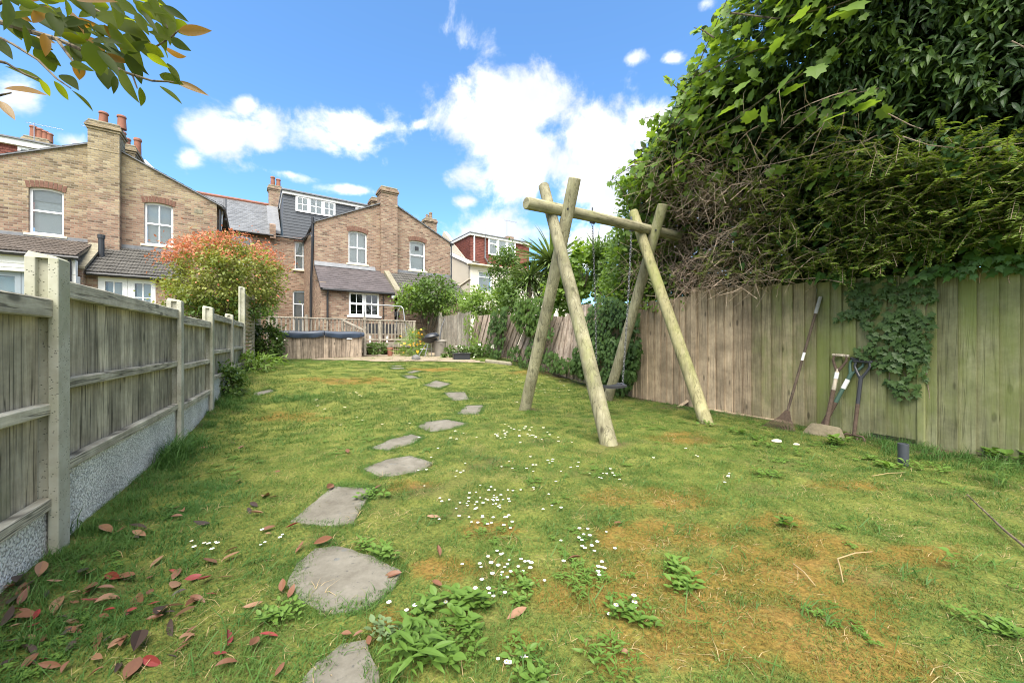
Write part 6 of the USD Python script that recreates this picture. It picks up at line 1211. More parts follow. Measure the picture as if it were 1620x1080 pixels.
    for s0, s1, d in ((-1.2, 2.2, 26), (2.2, 4.6, 18), (4.6, 7, 9)):
        n = int((s1 - s0) * 6.4 * d); put(s0 + (s1 - s0) * rng.random(n), -1 + 6.3 * rng.random(n), 9, .6 + .7 * rng.random(n)); n = int(n * 1.3); put(s0 + (s1 - s0) * rng.random(n), -1 + 6.3 * rng.random(n), 10, .6 + .7 * rng.random(n))
    for _ in range(80):
        cs, cq, k = -1 + 6.5 * rng.random(), -.8 + 6 * rng.random(), rng.integers(2, 12); put(cs + rng.normal(0, .09, k), cq + rng.normal(0, .09, k), 11, .5 + .5 * rng.random(k))
    zone(-1.2, 2.2, 430, ((0, 1), 4)); zone(2.2, 4.4, 340, ((0, 1), 4)); zone(4.4, 7.2, 170, ((7, 0), 4)); zone(7.2, 13.4, 75, ((7, 7), 8))
    # long grass against the fences and the tuft at the left
    n = 330; S = -.5 + 11 * rng.random(n) ** 1.3; Q = -1.0 + np.abs(rng.normal(0, .10, n)); put(S, Q, np.where(rng.random(n) < .22, 6, 3), .4 + .6 * rng.random(n))
    n = 70; c = sq(*G(470, 630)[:2]); put(c[0] + rng.normal(0, .22, n), c[1] + rng.normal(0, .42, n), np.where(rng.random(n) < .6, 6, 3), .5 + .45 * rng.random(n))
    n = 90; c = sq(*G(345, 635)[:2]); put(c[0] + rng.normal(0, .4, n), c[1] + rng.normal(0, .18, n), np.where(rng.random(n) < .5, 6, 3), .6 + .5 * rng.random(n))
    n = 300; S = -.6 + 6 * rng.random(n); Q = 5.28 - np.abs(rng.normal(0, .16, n)); put(S, Q, np.where(rng.random(n) < .22, 6, 3), .35 + .5 * rng.random(n) * np.clip(1.6 - S / 3, .4, 1.2))
    n = 120; S = -.6 + 2.1 * rng.random(n); Q = 5.15 - np.abs(rng.normal(0, .28, n)); put(S, Q, np.where(rng.random(n) < .6, 6, 4), .5 + .6 * rng.random(n))
    n = 34; c = sq(*G(195, 735)[:2]); put(c[0] + rng.normal(0, .25, n), -.98 + np.abs(rng.normal(0, .06, n)), 6, .9 + .9 * rng.random(n))
    # rims of the stones
    for poly in SLABS:
        q = np.array([G(*p) for p in poly]); Pg = Polygon(q[:, :2]).buffer(.012).exterior; L = Pg.length; k = int(L * 60); D = np.array([Pg.interpolate(x).coords[0] for x in rng.random(k) * L]); s_, q_ = sq(D[:, 0], D[:, 1]); put(s_, q_, np.where(rng.random(k) < .3, 2, np.where(rng.random(k) < .3, 5, 0)), .55 + .4 * rng.random(k), True)
    P = np.vstack(pts); I = np.concatenate(idx); Sc = np.concatenate(scl); n = len(P); a = rng.random(n) * np.pi; tx = rng.normal(0, .06, n)
    inst.CreatePrototypesRel().SetTargets([f'/World/grass/{nm}' for nm, _, _ in protos]); inst.CreateProtoIndicesAttr(Vt.IntArray.FromNumpy(I.astype(np.int32))); inst.CreatePositionsAttr(Vt.Vec3fArray.FromNumpy(P.astype(np.float32)))
    inst.CreateOrientationsAttr(Vt.QuathArray([Gf.Quath(float(math.cos(x)), float(t), 0.0, float(math.sin(x))) for x, t in zip(a, tx)])); inst.CreateScalesAttr(Vt.Vec3fArray.FromNumpy(np.repeat(Sc[:, None], 3, 1).astype(np.float32)))
    print('grass tufts', n)
build_grass()
def copies(first, places, label, cat, group, name):
    for k, (p, rz, sc, lb) in enumerate(places):
        path = '/World/' + numbered('/World', name); x = UsdGeom.Xform.Define(stage, path); x.AddTranslateOp().Set(Gf.Vec3d(*map(float, p))); x.AddRotateZOp().Set(float(rz)); x.AddScaleOp().Set(Gf.Vec3f(sc, sc, sc))
        x.GetPrim().GetReferences().AddInternalReference(first); x.GetPrim().SetInstanceable(True); tag(x, lb or label, cat, group)
def build_daisies():
    rng = np.random.default_rng(31); stage.CreateClassPrim('/World/flower_class'); base = '/World/flower_class'
    petals = MB(); n = 14
    for i in range(n):
        a = 2 * np.pi * i / n; d, s = np.array([math.cos(a), math.sin(a), .12]), np.array([-math.sin(a), math.cos(a), 0]); petals.add([d * .003, d * .008 - s * .0026, d * .0125 + [0, 0, -.0008], d * .008 + s * .0026], [[0, 1, 2, 3]])
    pv = petals.get(); part(base, 'petals', (pv[0] + [0, 0, .028], pv[1]), 'daisy_white'); m = MB(); m.lathe([(.0036, 0), (.003, .0018), (0, .0026)], (0, 0, .0285), 8); part(base, 'flower_centre', m, 'daisy_yellow'); m = MB(); m.tube([(0, 0, -.01), (.002, 0, .028)], .0009, 4); part(base, 'stem', m, 'lf_weed')
    groups = [('small white daisy in the drift between the swing and the stepping stones', 'daisies drifting between swing and stones', [(815, 690, 48, 11, 40), (870, 737, 38, 8, 14), (758, 792, 42, 16, 40), (770, 828, 36, 9, 16), (700, 745, 30, 9, 8), (945, 750, 22, 6, 10), (690, 690, 30, 12, 6)]),
              ('white daisy in the clusters on the mossy grass in front of the swing', 'daisies on the mossy foreground', [(928, 868, 24, 12, 15), (790, 905, 36, 15, 26), (950, 905, 12, 7, 6), (770, 952, 36, 12, 9), (640, 966, 12, 5, 3), (995, 968, 22, 9, 6), (815, 1052, 14, 12, 5), (850, 780, 60, 30, 12)]),
              ('tiny white daisy in the lawn left of the stepping stones', 'daisies left of the stones', [(330, 866, 24, 5, 8), (560, 660, 60, 25, 10), (440, 860, 40, 20, 5)]),
              ('tiny white daisy in the far lawn toward the patio', 'daisies in the far lawn', [(860, 615, 40, 12, 22), (540, 577, 60, 3, 12), (780, 600, 30, 8, 8), (560, 626, 20, 4, 5)]),
              ('small white daisy in the shorter grass toward the tools', 'daisies near the tools', [(1152, 762, 9, 7, 5), (1075, 720, 30, 10, 4)])]
    for lb, gr, cl in groups:
        pl = []
        for px, py, sx, sy, k in cl:
            for _ in range(k):
                p = G(px + rng.normal(0, sx * .8), py + rng.normal(0, sy * .8))
                if look_up('slab', p[0], p[1]): continue
                pl.append((p, rng.random() * 360, float((.62 + .42 * rng.random()) * np.clip(p[1] / 3.2, .9, 1.7)), None))
        copies(base, pl, lb, 'daisy', gr, 'daisy')
build_daisies()
def build_fallen():
    rng = np.random.default_rng(8)
    A = [(455, 380, 5, 70, 'b'), (413, 408, -15, 55, 'p'), (466, 410, 20, 40, 'b'), (535, 398, -5, 110, 'd'), (540, 428, -10, 55, 'p'), (570, 400, 0, 40, 'b'), (680, 318, 20, 35, 'b'), (705, 325, -40, 25, 'p'), (686, 352, 5, 50, 'b'), (785, 378, 0, 65, 'd'), (927, 213, 60, 35, 'p'), (1030, 262, 50, 30, 'p'), (1060, 270, 10, 45, 'b'), (985, 300, -20, 30, 'd'), (995, 340, 5, 60, 'p'), (968, 322, -60, 20, 'd'), (1040, 396, 15, 65, 'b'), (1135, 392, 15, 55, 'r'), (1042, 418, 10, 25, 'p'), (1280, 235, 35, 45, 'b'), (1465, 232, 30, 35, 'b'), (790, 80, 0, 35, 'p'), (933, 72, 10, 35, 'b'), (990, 168, 0, 25, 'b'), (1078, 172, 15, 25, 'b'), (900, 55, 0, 35, 'd'), (1350, 92, -60, 20, 'b'), (608, 530, 40, 75, 'p'), (895, 480, 15, 65, 'p'), (897, 507, 20, 85, 'p'), (815, 528, -5, 55, 'b'), (755, 537, 0, 28, 'p'), (678, 568, -10, 50, 'r'), (750, 590, 20, 75, 'r'), (795, 607, 35, 70, 'r'), (870, 590, 10, 75, 'p'), (580, 600, 45, 40, 'b'), (822, 648, 20, 50, 'r'), (580, 655, 60, 45, 'b'), (695, 655, 20, 65, 'd'), (348, 578, 25, 65, 'p'), (410, 637, 0, 75, 'b'), (292, 650, 0, 50, 'p'), (220, 695, 55, 70, 'p'), (355, 685, 20, 110, 'r'), (420, 675, 20, 120, 'p'), (290, 693, 0, 40, 'b'), (280, 760, 5, 75, 'b'), (310, 790, 40, 50, 'p'), (405, 750, 15, 45, 'b'), (510, 722, 20, 55, 'r'), (100, 760, -5, 100, 'b'), (140, 758, 60, 45, 'r'), (128, 793, 15, 55, 'r'), (982, 702, 10, 85, 'p'), (680, 710, 10, 70, 'p'), (715, 725, 25, 105, 'p'), (650, 735, 0, 60, 'd'), (480, 840, 65, 55, 'b'), (705, 865, 30, 85, 'b'), (885, 842, 88, 75, 'r'), (852, 888, 0, 60, 'r'), (985, 862, 50, 60, 'b'), (1045, 825, 0, 75, 'r'), (880, 935, 30, 110, 'b'), (1085, 960, 60, 80, 'b'), (515, 955, 50, 90, 'b'), (460, 950, 60, 60, 'd'), (370, 965, 30, 80, 'b'), (255, 955, 50, 65, 'b'), (115, 935, 40, 90, 'b'), (255, 805, 35, 60, 'd'), (40, 860, 20, 80, 'd'), (1165, 478, 40, 50, 'b'), (1255, 452, 15, 80, 'b'), (1520, 578, 10, 85, 'b'), (1097, 640, 80, 45, 'b'), (1128, 650, 60, 40, 'b'), (1345, 822, 20, 45, 'b'), (1390, 812, 25, 45, 'b'), (1432, 842, -80, 45, 'b'), (20, 925, 30, 90, 'd'), (65, 715, 20, 60, 'b'), (180, 660, 70, 40, 'd'), (500, 600, 10, 50, 'd'), (520, 440, 0, 40, 'd')]
    L = [(x / 2.4545, 680 + y / 2.4545, a, l / 2.4545, c) for x, y, a, l, c in A] + [(560 + x / 2.7, 680 + y / 2.7, a, l / 2.7, c) for x, y, a, l, c in [(695, 800, 30, 100, 'p'), (940, 568, 0, 65, 'b'), (360, 545, -60, 30, 'b'), (355, 680, -20, 50, 'b'), (340, 383, 0, 60, 'p'), (1130, 415, 5, 40, 'b'), (1155, 975, -20, 45, 'p')]]
    mats = dict(b=('fallen_brown', 'brown fallen leaf curled on the grass', 'brown fallen leaves'), p=('fallen_pale', 'pale pinkish-brown dry fallen leaf', 'pale dry fallen leaves'), r=('fallen_red', 'bright red fallen leaf', 'red fallen leaves'), d=('fallen_dark', 'dark withered fallen leaf', 'dark withered fallen leaves'))
    L += [(12 + 300 * rng.random() ** 1.3, 905 + 165 * rng.random(), float(rng.integers(-20, 75)), 16 + 18 * rng.random(), 'bbprdb'[rng.integers(0, 6)]) for _ in range(58)]
    for px, py, ang, ln, c in L:
        a = math.radians(ang); e0, e1 = G(px - ln / 2 * math.cos(a), py + ln / 2 * math.sin(a)), G(px + ln / 2 * math.cos(a), py - ln / 2 * math.sin(a))
        if rng.random() < .5: e0, e1 = e1, e0
        d = e1 - e0; S = float(np.clip(np.linalg.norm(d), .03, .10)); ce = (e0 + e1) / 2; d = unit(d); base = ce - d * S / 2 + np.array([0, 0, .014 + .012 * rng.random()])
        tpl = leaf_shape(np.array([0, .13, .2, .22, .2, .12, 0]) * (.5 + .65 * rng.random()), -.1 + 1.1 * rng.random(), float(np.clip(rng.normal(0, .22), -.4, .4))); N = np.array([rng.normal(0, .35), rng.normal(0, .35), 1.0])
        v, f = scatter(tpl, base[None], (d + [0, 0, rng.normal(.02, .07)])[None], N[None], np.array([S])); v2 = v - np.array([0, 0, .0012])
        where = ('lying on the large worn stone' if 450 < px < 640 and 855 < py < 975 and px > 520 else 'around the nearest cut-off stone' if px > 500 and py > 990 and px < 620 else 'in the bottom left corner' if px < 130 and py > 900 else 'along the bottom edge left of the path' if py > 1000 and px < 470 else
                 'beside the front concrete post' if px < 245 and py < 860 else 'in the drift left of the large worn stone' if px < 330 and py >= 860 else 'between the drift and the large worn stone' if px < 480 and py > 860 else 'left of the rectangular stone' if px < 470 else 'by the rectangular stone' if px < 620 and py < 860 else 'on the open mossy lawn')
        mt, lb, gr = mats[c]; solo('fallen_leaf', (v, f), mt, f'{lb} {where}', 'fallen leaf', f'{gr} {where}')
build_fallen()
# ------------------------------------------------------------------ the overgrown bank behind the right fence
def left_edge(py): return np.interp(py, [-300, -100, 0, 40, 100, 130, 180, 220, 270, 330, 380, 430, 480], [1290, 1200, 1150, 1122, 1092, 1082, 1056, 1026, 992, 990, 978, 966, 955])
def fence_top(px): return np.interp(px, [900, 1000, 1100, 1290, 1458, 1620, 1900, 2300], [500, 478, 462, 448, 434, 412, 380, 330])
def bank(px, py, back=0.0):
    """points of the overgrown bank's face, back metres behind it"""
    px, py = np.asarray(px, float), np.asarray(py, float); q = np.full(px.shape, RQ + .1); r = (px - 810) / F
    for _ in range(7):
        s = (q * RT[0] - r * q * RT[1]) / (r * AX[1] - AX[0]); Y = s * AX[1] + q * RT[1]; z = H + (540 - py) / F * Y
        bump = meshkit.fbm(np.stack([s * .9, z * .9, 0 * z + 2.2], -1), 3, 17) - .5
        q = .5 * q + .5 * (RQ + .05 - .14 * np.clip(z - 1.7, 0, 1.6) - .34 * np.clip(z - 3.3, 0, 1.8) - .10 * np.clip(z - 5.1, 0, 3) + bump * .6 + .55 * np.exp(-((s - 4.0) / .55) ** 2 - ((z - 2.75) / .5) ** 2) + back)
    s = (q * RT[0] - r * q * RT[1]) / (r * AX[1] - AX[0]); Y = s * AX[1] + q * RT[1]
    return np.stack([r * Y, Y, H + (540 - py) / F * Y], -1)
OUT = -R3 * .8 + Z3 * .25
def pick(rng, n, x0, x1, y0, y1, wfun):
    px = x0 + (x1 - x0) * rng.random(n); py = y0 + (y1 - y0) * rng.random(n); k = rng.random(n) < wfun(px, py); return px[k], py[k]
def inside(px, py, soft=14): return np.clip((px - left_edge(py)) / soft, 0, 1) * np.clip((fence_top(px) + 6 - py) / 8, 0, 1)
def clumpy(px, py, k, seed, lo=.35, hi=.6): w = meshkit.fbm(np.stack([px / k, py / k, 0 * px + seed], -1), 3, seed); return np.clip((w - lo) / (hi - lo), 0, 1)
def build_bank():
    rng = np.random.default_rng(50)
    # dark evergreen tree: trunk, limbs, crown of narrow leaves; its inner crown closes the view
    base = W(1.6, RQ + 1.9); base[2] = 0
    t = thing('evergreen_tree', 'big dark evergreen tree leaning over the right fence, its crown filling the top right', 'tree', base)
    m = MB(); m.tube([base - Z3 * .2, base + Z3 * 1.5 - R3 * .1, base + Z3 * 3.5 - R3 * .5 + A3 * .3, base + Z3 * 6 - R3 * .7, base + Z3 * 8.2 - R3 * .9], [.2, .17, .13, .09, .04], 10); part(t, 'trunk', m, 'bark')
    px, py = pick(rng, 60, 1150, 1750, -150, 330, inside); Q = bank(px, py, .3)
    for k in range(16):
        p = Q[k]; b = base + Z3 * (1.8 + .3 * k) - R3 * .35; mid = (b + p) / 2 + Z3 * .3 + rng.normal(size=3) * .2; f = np.linspace(0, 1, 7)[:, None]; m = MB(); m.tube((1 - f) ** 2 * b + 2 * f * (1 - f) * mid + f * f * p, np.linspace(.05, .012, 7), 6); part(t, 'branch', m, 'bark')
    parts = []
    wd = lambda x, y: inside(x, y, 60) * np.clip((x - 1130 - y * .05) / 130, 0, 1) * np.clip(1.35 - (y + .0 * x) / 300, .0, 1) * (.25 + .75 * clumpy(x, y, 46, 3, .36, .56))
    px, py = pick(rng, 60000, 1080, 1900, -330, 420, wd); n = len(px); P = bank(px, py, rng.random(n) ** 1.3 * .9 - .12); T = OUT * .5 - Z3 * .55 + rdir(rng, n) * .6; N = OUT * .6 + Z3 * .6 + rdir(rng, n) * .6
    S = .075 + .06 * rng.random(n); part(t, 'crown', scatter(L_LANCE, P, T, N, S), 'lf_dark')
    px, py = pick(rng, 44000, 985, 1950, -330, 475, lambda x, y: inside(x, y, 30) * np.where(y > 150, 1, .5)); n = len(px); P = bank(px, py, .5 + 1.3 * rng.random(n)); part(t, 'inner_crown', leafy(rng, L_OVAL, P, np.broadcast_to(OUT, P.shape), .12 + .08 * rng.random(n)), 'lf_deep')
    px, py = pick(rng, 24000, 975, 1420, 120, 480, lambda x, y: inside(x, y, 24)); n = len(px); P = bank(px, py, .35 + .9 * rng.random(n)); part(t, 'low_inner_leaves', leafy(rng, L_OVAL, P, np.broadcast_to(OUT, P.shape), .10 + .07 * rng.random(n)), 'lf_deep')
    # lit leaves of the same tree: light painted in as a lighter leaf colour
    px, py = pick(rng, 12000, 1130, 1900, -200, 320, lambda x, y: wd(x, y) * clumpy(x, y, 70, 9, .5, .62)); n = len(px); P = bank(px, py, -.15 + .2 * rng.random(n)); part(t, 'young_leaves', scatter(L_LANCE, P, OUT * .5 - Z3 * .6 + rdir(rng, n) * .6, OUT * .5 + Z3 + rdir(rng, n) * .5, .09 + .06 * rng.random(n)), 'lf_mid')
    # gaps: light from behind painted in as bright leaf colour
    px, py = pick(rng, 7000, 1340, 1800, -60, 340, lambda x, y: inside(x, y) * clumpy(x, y, 90, 12, .46, .6)); n = len(px); P = bank(px, py, .5 + .5 * rng.random(n)); part(t, 'back_lit_leaves', leafy(rng, L_OVAL, P, np.broadcast_to(OUT, P.shape), .07 + .05 * rng.random(n)), 'lf_bright')
    # grape vine scrambling over the top left edge
    t = thing('grape_vine', 'bright yellow-green vine with big lobed leaves along the upper left edge of the overgrowth', 'climbing vine', bank(np.array([1060.]), np.array([300.]))[0])
    runs = [[(1010, 300), (1040, 240), (1080, 170), (1110, 90), (1150, 0), (1190, -90)], [(1000, 340), (985, 300), (972, 284)], [(1060, 190), (1040, 183), (1016, 188)], [(1090, 150), (1072, 140), (1050, 120)], [(1130, 60), (1112, 48), (1098, 44)], [(1120, 210), (1160, 190), (1230, 140), (1300, 100), (1340, 60)], [(1080, 250), (1130, 215), (1180, 200)], [(1150, 20), (1230, 30), (1320, 10), (1400, -20)], [(1105, 120), (1165, 90), (1230, 70)], [(1020, 262), (1000, 262), (965, 286)], [(1290, 190), (1320, 170), (1375, 150), (1395, 165)], [(1270, 190), (1300, 160), (1390, 140)]]
    for r in runs:
        r = np.array(r, float); P = bank(r[:, 0], r[:, 1], -.15 - .1 * rng.random()); m = MB(); m.tube(P, np.linspace(.010, .004, len(P)), 5); part(t, 'stem', m, 'bark')
    wv = lambda x, y: np.clip((x - left_edge(y) + 6) / 12, 0, 1) * (y < 395) * np.clip(1 - np.maximum(0, x - left_edge(y) - 62 - np.clip(110 - y, 0, 110) * 1.3) / 70, 0, 1) * (.3 + .7 * clumpy(x, y, 40, 21, .34, .5)) + .16 * inside(x, y) * (y < 320) * (x < 1330) * clumpy(x, y, 36, 23, .42, .56)
    px, py = pick(rng, 9500, 950, 1500, -260, 400, wv); n = len(px); P = bank(px, py, -.32 + .7 * rng.random(n)); S = .075 + .07 * rng.random(n)
    T = OUT * .5 - Z3 * .7 + rdir(rng, n) * .7; N = OUT * .7 + Z3 * .55 + rdir(rng, n) * .45
    # leaves on the runners that stand out against the sky
    ex = []
    for r in runs[1:5] + runs[5:7] + runs[9:12]:
        r = np.array(r, float)
        for f in np.linspace(.1, 1, 9): i = min(len(r) - 2, int(f * (len(r) - 1))); g = f * (len(r) - 1) - i; ex.append(r[i] * (1 - g) + r[i + 1] * g + rng.normal(0, 4, 2))
    ex = np.array(ex); Pe = bank(ex[:, 0], ex[:, 1], -.22); ne = len(Pe); P = np.vstack([Pe, P]); T = np.vstack([-Z3 * .7 + rdir(rng, ne) * .6, T]); N = np.vstack([OUT * .8 + Z3 * .3 + rdir(rng, ne) * .4, N]); S = np.concatenate([.07 + .07 * rng.random(ne), S])
    # big pale leaves hanging in front
    bx = np.array([(1290, 105), (1255, 115), (1335, 180), (1385, 160), (1240, 150), (1210, 170), (1345, 165), (1190, 190), (1310, 30), (1275, 20), (1235, 60), (1340, 10), (1180, 130), (1160, 170)], float); Pb = bank(bx[:, 0], bx[:, 1], -.45); nb = len(Pb); P = np.vstack([Pb, P]); T = np.vstack([OUT * .3 - Z3 * .5 + rdir(rng, nb) * .7, T]); N = np.vstack([OUT * .5 + Z3 * .9 + rdir(rng, nb) * .3, N]); S = np.concatenate([.17 + .06 * rng.random(nb), S])
    big = np.argsort(-S * F / P[:, 1] * (topx(P)[:, 1] > -20) * (topx(P)[:, 0] < 1630))[:230]
    for k in big: part(t, 'leaf', scatter(L_VINE, P[k:k + 1], T[k:k + 1], N[k:k + 1], S[k:k + 1]), 'lf_vine')
    rest = np.setdiff1d(np.arange(len(P)), big); part(t, 'foliage', scatter(L_VINE, P[rest], T[rest], N[rest], S[rest]), 'lf_vine', kind='stuff')
    # dead bramble tangle
    t = thing('bramble_thicket', 'tangle of dead brown bramble stems spilling over the fence behind the swing', 'bramble', bank(np.array([1130.]), np.array([420.]))[0])
    wb = lambda x, y: inside(x, y, 20) * np.clip(1.15 - np.abs(x - 1100) / 140, 0, 1) * (.5 + .5 * clumpy(x, y, 50, 61)) * np.clip((y - 215) / 110, 0, 1) + inside(x, y, 20) * .025 * (y > 120) * (x < 1420)
    px, py = pick(rng, 9000, 985, 1480, 150, 470, wb); n = len(px); P = bank(px, py, -.36 + .6 * rng.random(n)); V, Fc, o = [], [], 0
    m = MB()
    for k in range(n):
        d = unit(rng.normal(size=3) * np.array([1, 1, .6]) + np.array([0, 0, -.35])); L = .15 + .55 * rng.random() ** 1.6; c = rdir(rng, 1)[0] * L * .35; f = np.linspace(-.5, .5, 4)[:, None]
        m.tube(P[k] + d * L * f + c * (f * f * 2 - .25) - Z3 * L * .25 * (f + .5) ** 2, np.linspace(.0046, .0024, 4) * (.6 + .8 * rng.random()), 3, cap=False)
    part(t, 'twigs', m, 'twig', kind='stuff')
    px, py = pick(rng, 5200, 985, 1300, 250, 470, wb); n = len(px); P = bank(px, py, -.15 + .5 * rng.random(n)); part(t, 'withered_leaves', leafy(rng, L_SMALL, P, np.broadcast_to(OUT, P.shape), .03 + .03 * rng.random(n), .3, .6), 'lf_brown')
    for r in ([(1198, 262), (1240, 215), (1300, 168)], [(1428, 216), (1470, 230), (1530, 236), (1625, 226)], [(1180, 268), (1230, 258), (1280, 246)], [(1310, 180), (1290, 225), (1262, 310)], [(1600, 65), (1640, 85), (1700, 120)], [(1405, 180), (1440, 198), (1460, 205)], [(1105, 455), (1180, 445), (1290, 440)], [(1060, 395), (1110, 420), (1190, 400)], [(1080, 300), (1060, 350), (1045, 420)], [(1130, 290), (1132, 340), (1125, 390)], [(1385, 235), (1390, 255), (1398, 272)]):
        r = np.array(r, float); P = bank(r[:, 0], r[:, 1], -.32); m = MB(); m.tube(P, np.linspace(.005, .003, len(P)), 5); part(t, 'long_stem', m, 'twig')
    # small-leaved shrub with drooping sprays
    t = thing('small_leaved_shrub', 'small-leaved shrub with fine drooping sprays hanging over the middle of the right fence', 'shrub', bank(np.array([1380.]), np.array([400.]))[0])
    ws = lambda x, y: inside(x, y, 30) * np.clip((x - 1060) / 130, .12, 1) * np.clip((y - 190) / 110, 0, 1) * (.22 + .78 * clumpy(x, y, 38, 31, .36, .56))
    px, py = pick(rng, 5200, 1010, 1760, 170, 450, lambda x, y: ws(x, y) * (y < fence_top(x) - 18 - 14 * (x > 1420))); c = bank(px, py, -.40 + .42 * rng.random(len(px))); V, Fc, o, ms = [], [], 0, MB(); LP, LT, LN, LS = [], [], [], []
    for p in c:                                                # each spray: a twig with paired leaves
        d = unit(OUT * .5 + rdir(rng, 1)[0] * .9 - Z3 * .05); L = .10 + .16 * rng.random(); f = np.linspace(0, 1, 11); q = p + d * (L * f)[:, None] - Z3 * (L * .22 * f ** 2)[:, None]; ms.tube(q[::3], [.002] * len(q[::3]), 3, cap=False)
        s = np.cross(d, Z3); s = s / max(np.linalg.norm(s), 1e-6); sg = np.where(np.arange(22) % 2, 1, -1)[:, None]; q2 = np.repeat(q, 2, 0); LP.append(q2); LT.append(d * .5 + s * sg + rdir(rng, 22) * .3); LN.append(Z3 + OUT * .4 + rdir(rng, 22) * .35); LS.append(.027 + .018 * rng.random(22))
    part(t, 'twigs', ms, 'twig', kind='stuff'); part(t, 'foliage', scatter(L_SMALL, np.vstack(LP), np.vstack(LT), np.vstack(LN), np.concatenate(LS)), 'lf_small', kind='stuff')
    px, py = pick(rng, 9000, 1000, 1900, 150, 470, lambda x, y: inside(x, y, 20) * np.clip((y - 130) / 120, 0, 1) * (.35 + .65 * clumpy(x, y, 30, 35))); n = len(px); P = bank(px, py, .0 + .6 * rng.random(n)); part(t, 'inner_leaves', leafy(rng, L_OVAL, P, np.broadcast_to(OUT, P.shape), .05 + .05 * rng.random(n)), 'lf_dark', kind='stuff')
    # bindweed: heart-shaped leaves
    t = thing('bindweed', 'climbing plant with soft heart-shaped green leaves at the right above the fence', 'climbing plant', bank(np.array([1540.]), np.array([330.]))[0])
    wh = lambda x, y: inside(x, y, 20) * np.clip(1.3 - np.hypot((x - 1530) / 120, (y - 320) / 95), 0, 1) * (.3 + .7 * clumpy(x, y, 34, 41)) + .10 * inside(x, y) * (y > 260) * (x > 1240) + .05 * inside(x, y) * (y > 330)
    px, py = pick(rng, 3600, 990, 1850, 210, 450, wh); n = len(px); P = bank(px, py, -.30 + .35 * rng.random(n)); T = -Z3 * .8 + OUT * .3 + rdir(rng, n) * .5; N = OUT * .8 + Z3 * .6 + rdir(rng, n) * .35; S = .05 + .05 * rng.random(n)
    m = MB()
    for k in range(10): q = P[rng.choice(n, 4, False)]; q = q[np.argsort(q[:, 2])]; m.tube(q, .003, 4)
    part(t, 'stem', m, 'lf_weed')
    big = np.argsort(-S * F / P[:, 1] * (topx(P)[:, 0] < 1630))[:160]
    for k in big: part(t, 'leaf', scatter(L_HEART, P[k:k + 1], T[k:k + 1], N[k:k + 1], S[k:k + 1]), 'lf_heart')
    rest = np.setdiff1d(np.arange(n), big); part(t, 'foliage', scatter(L_HEART, P[rest], T[rest], N[rest], S[rest]), 'lf_heart', kind='stuff')
    # mixed green creeper filling the low left end behind the swing
    t = thing('climbing_hedge', 'leafy green creeper hedge between the swing poles above the fence end', 'hedge', bank(np.array([985.]), np.array([420.]))[0])
    wl = lambda x, y: np.clip((x - left_edge(y) + 18) / 14, 0, 1) * np.clip(1 - (x - 1015) / 70, 0, 1) * (y > 280) * (.35 + .65 * clumpy(x, y, 26, 51))
    px, py = pick(rng, 13000, 930, 1090, 270, 490, wl); n = len(px); P = bank(px, py, -.2 + .8 * rng.random(n)); part(t, 'foliage', leafy(rng, L_OVAL, P, np.broadcast_to(OUT, P.shape), .06 + .05 * rng.random(n)), 'lf_bright'); m = MB(); stems_to(m, rng, W(5.2, RQ + .5), P, .02, 12); part(t, 'stem', m, 'bark')
build_bank()
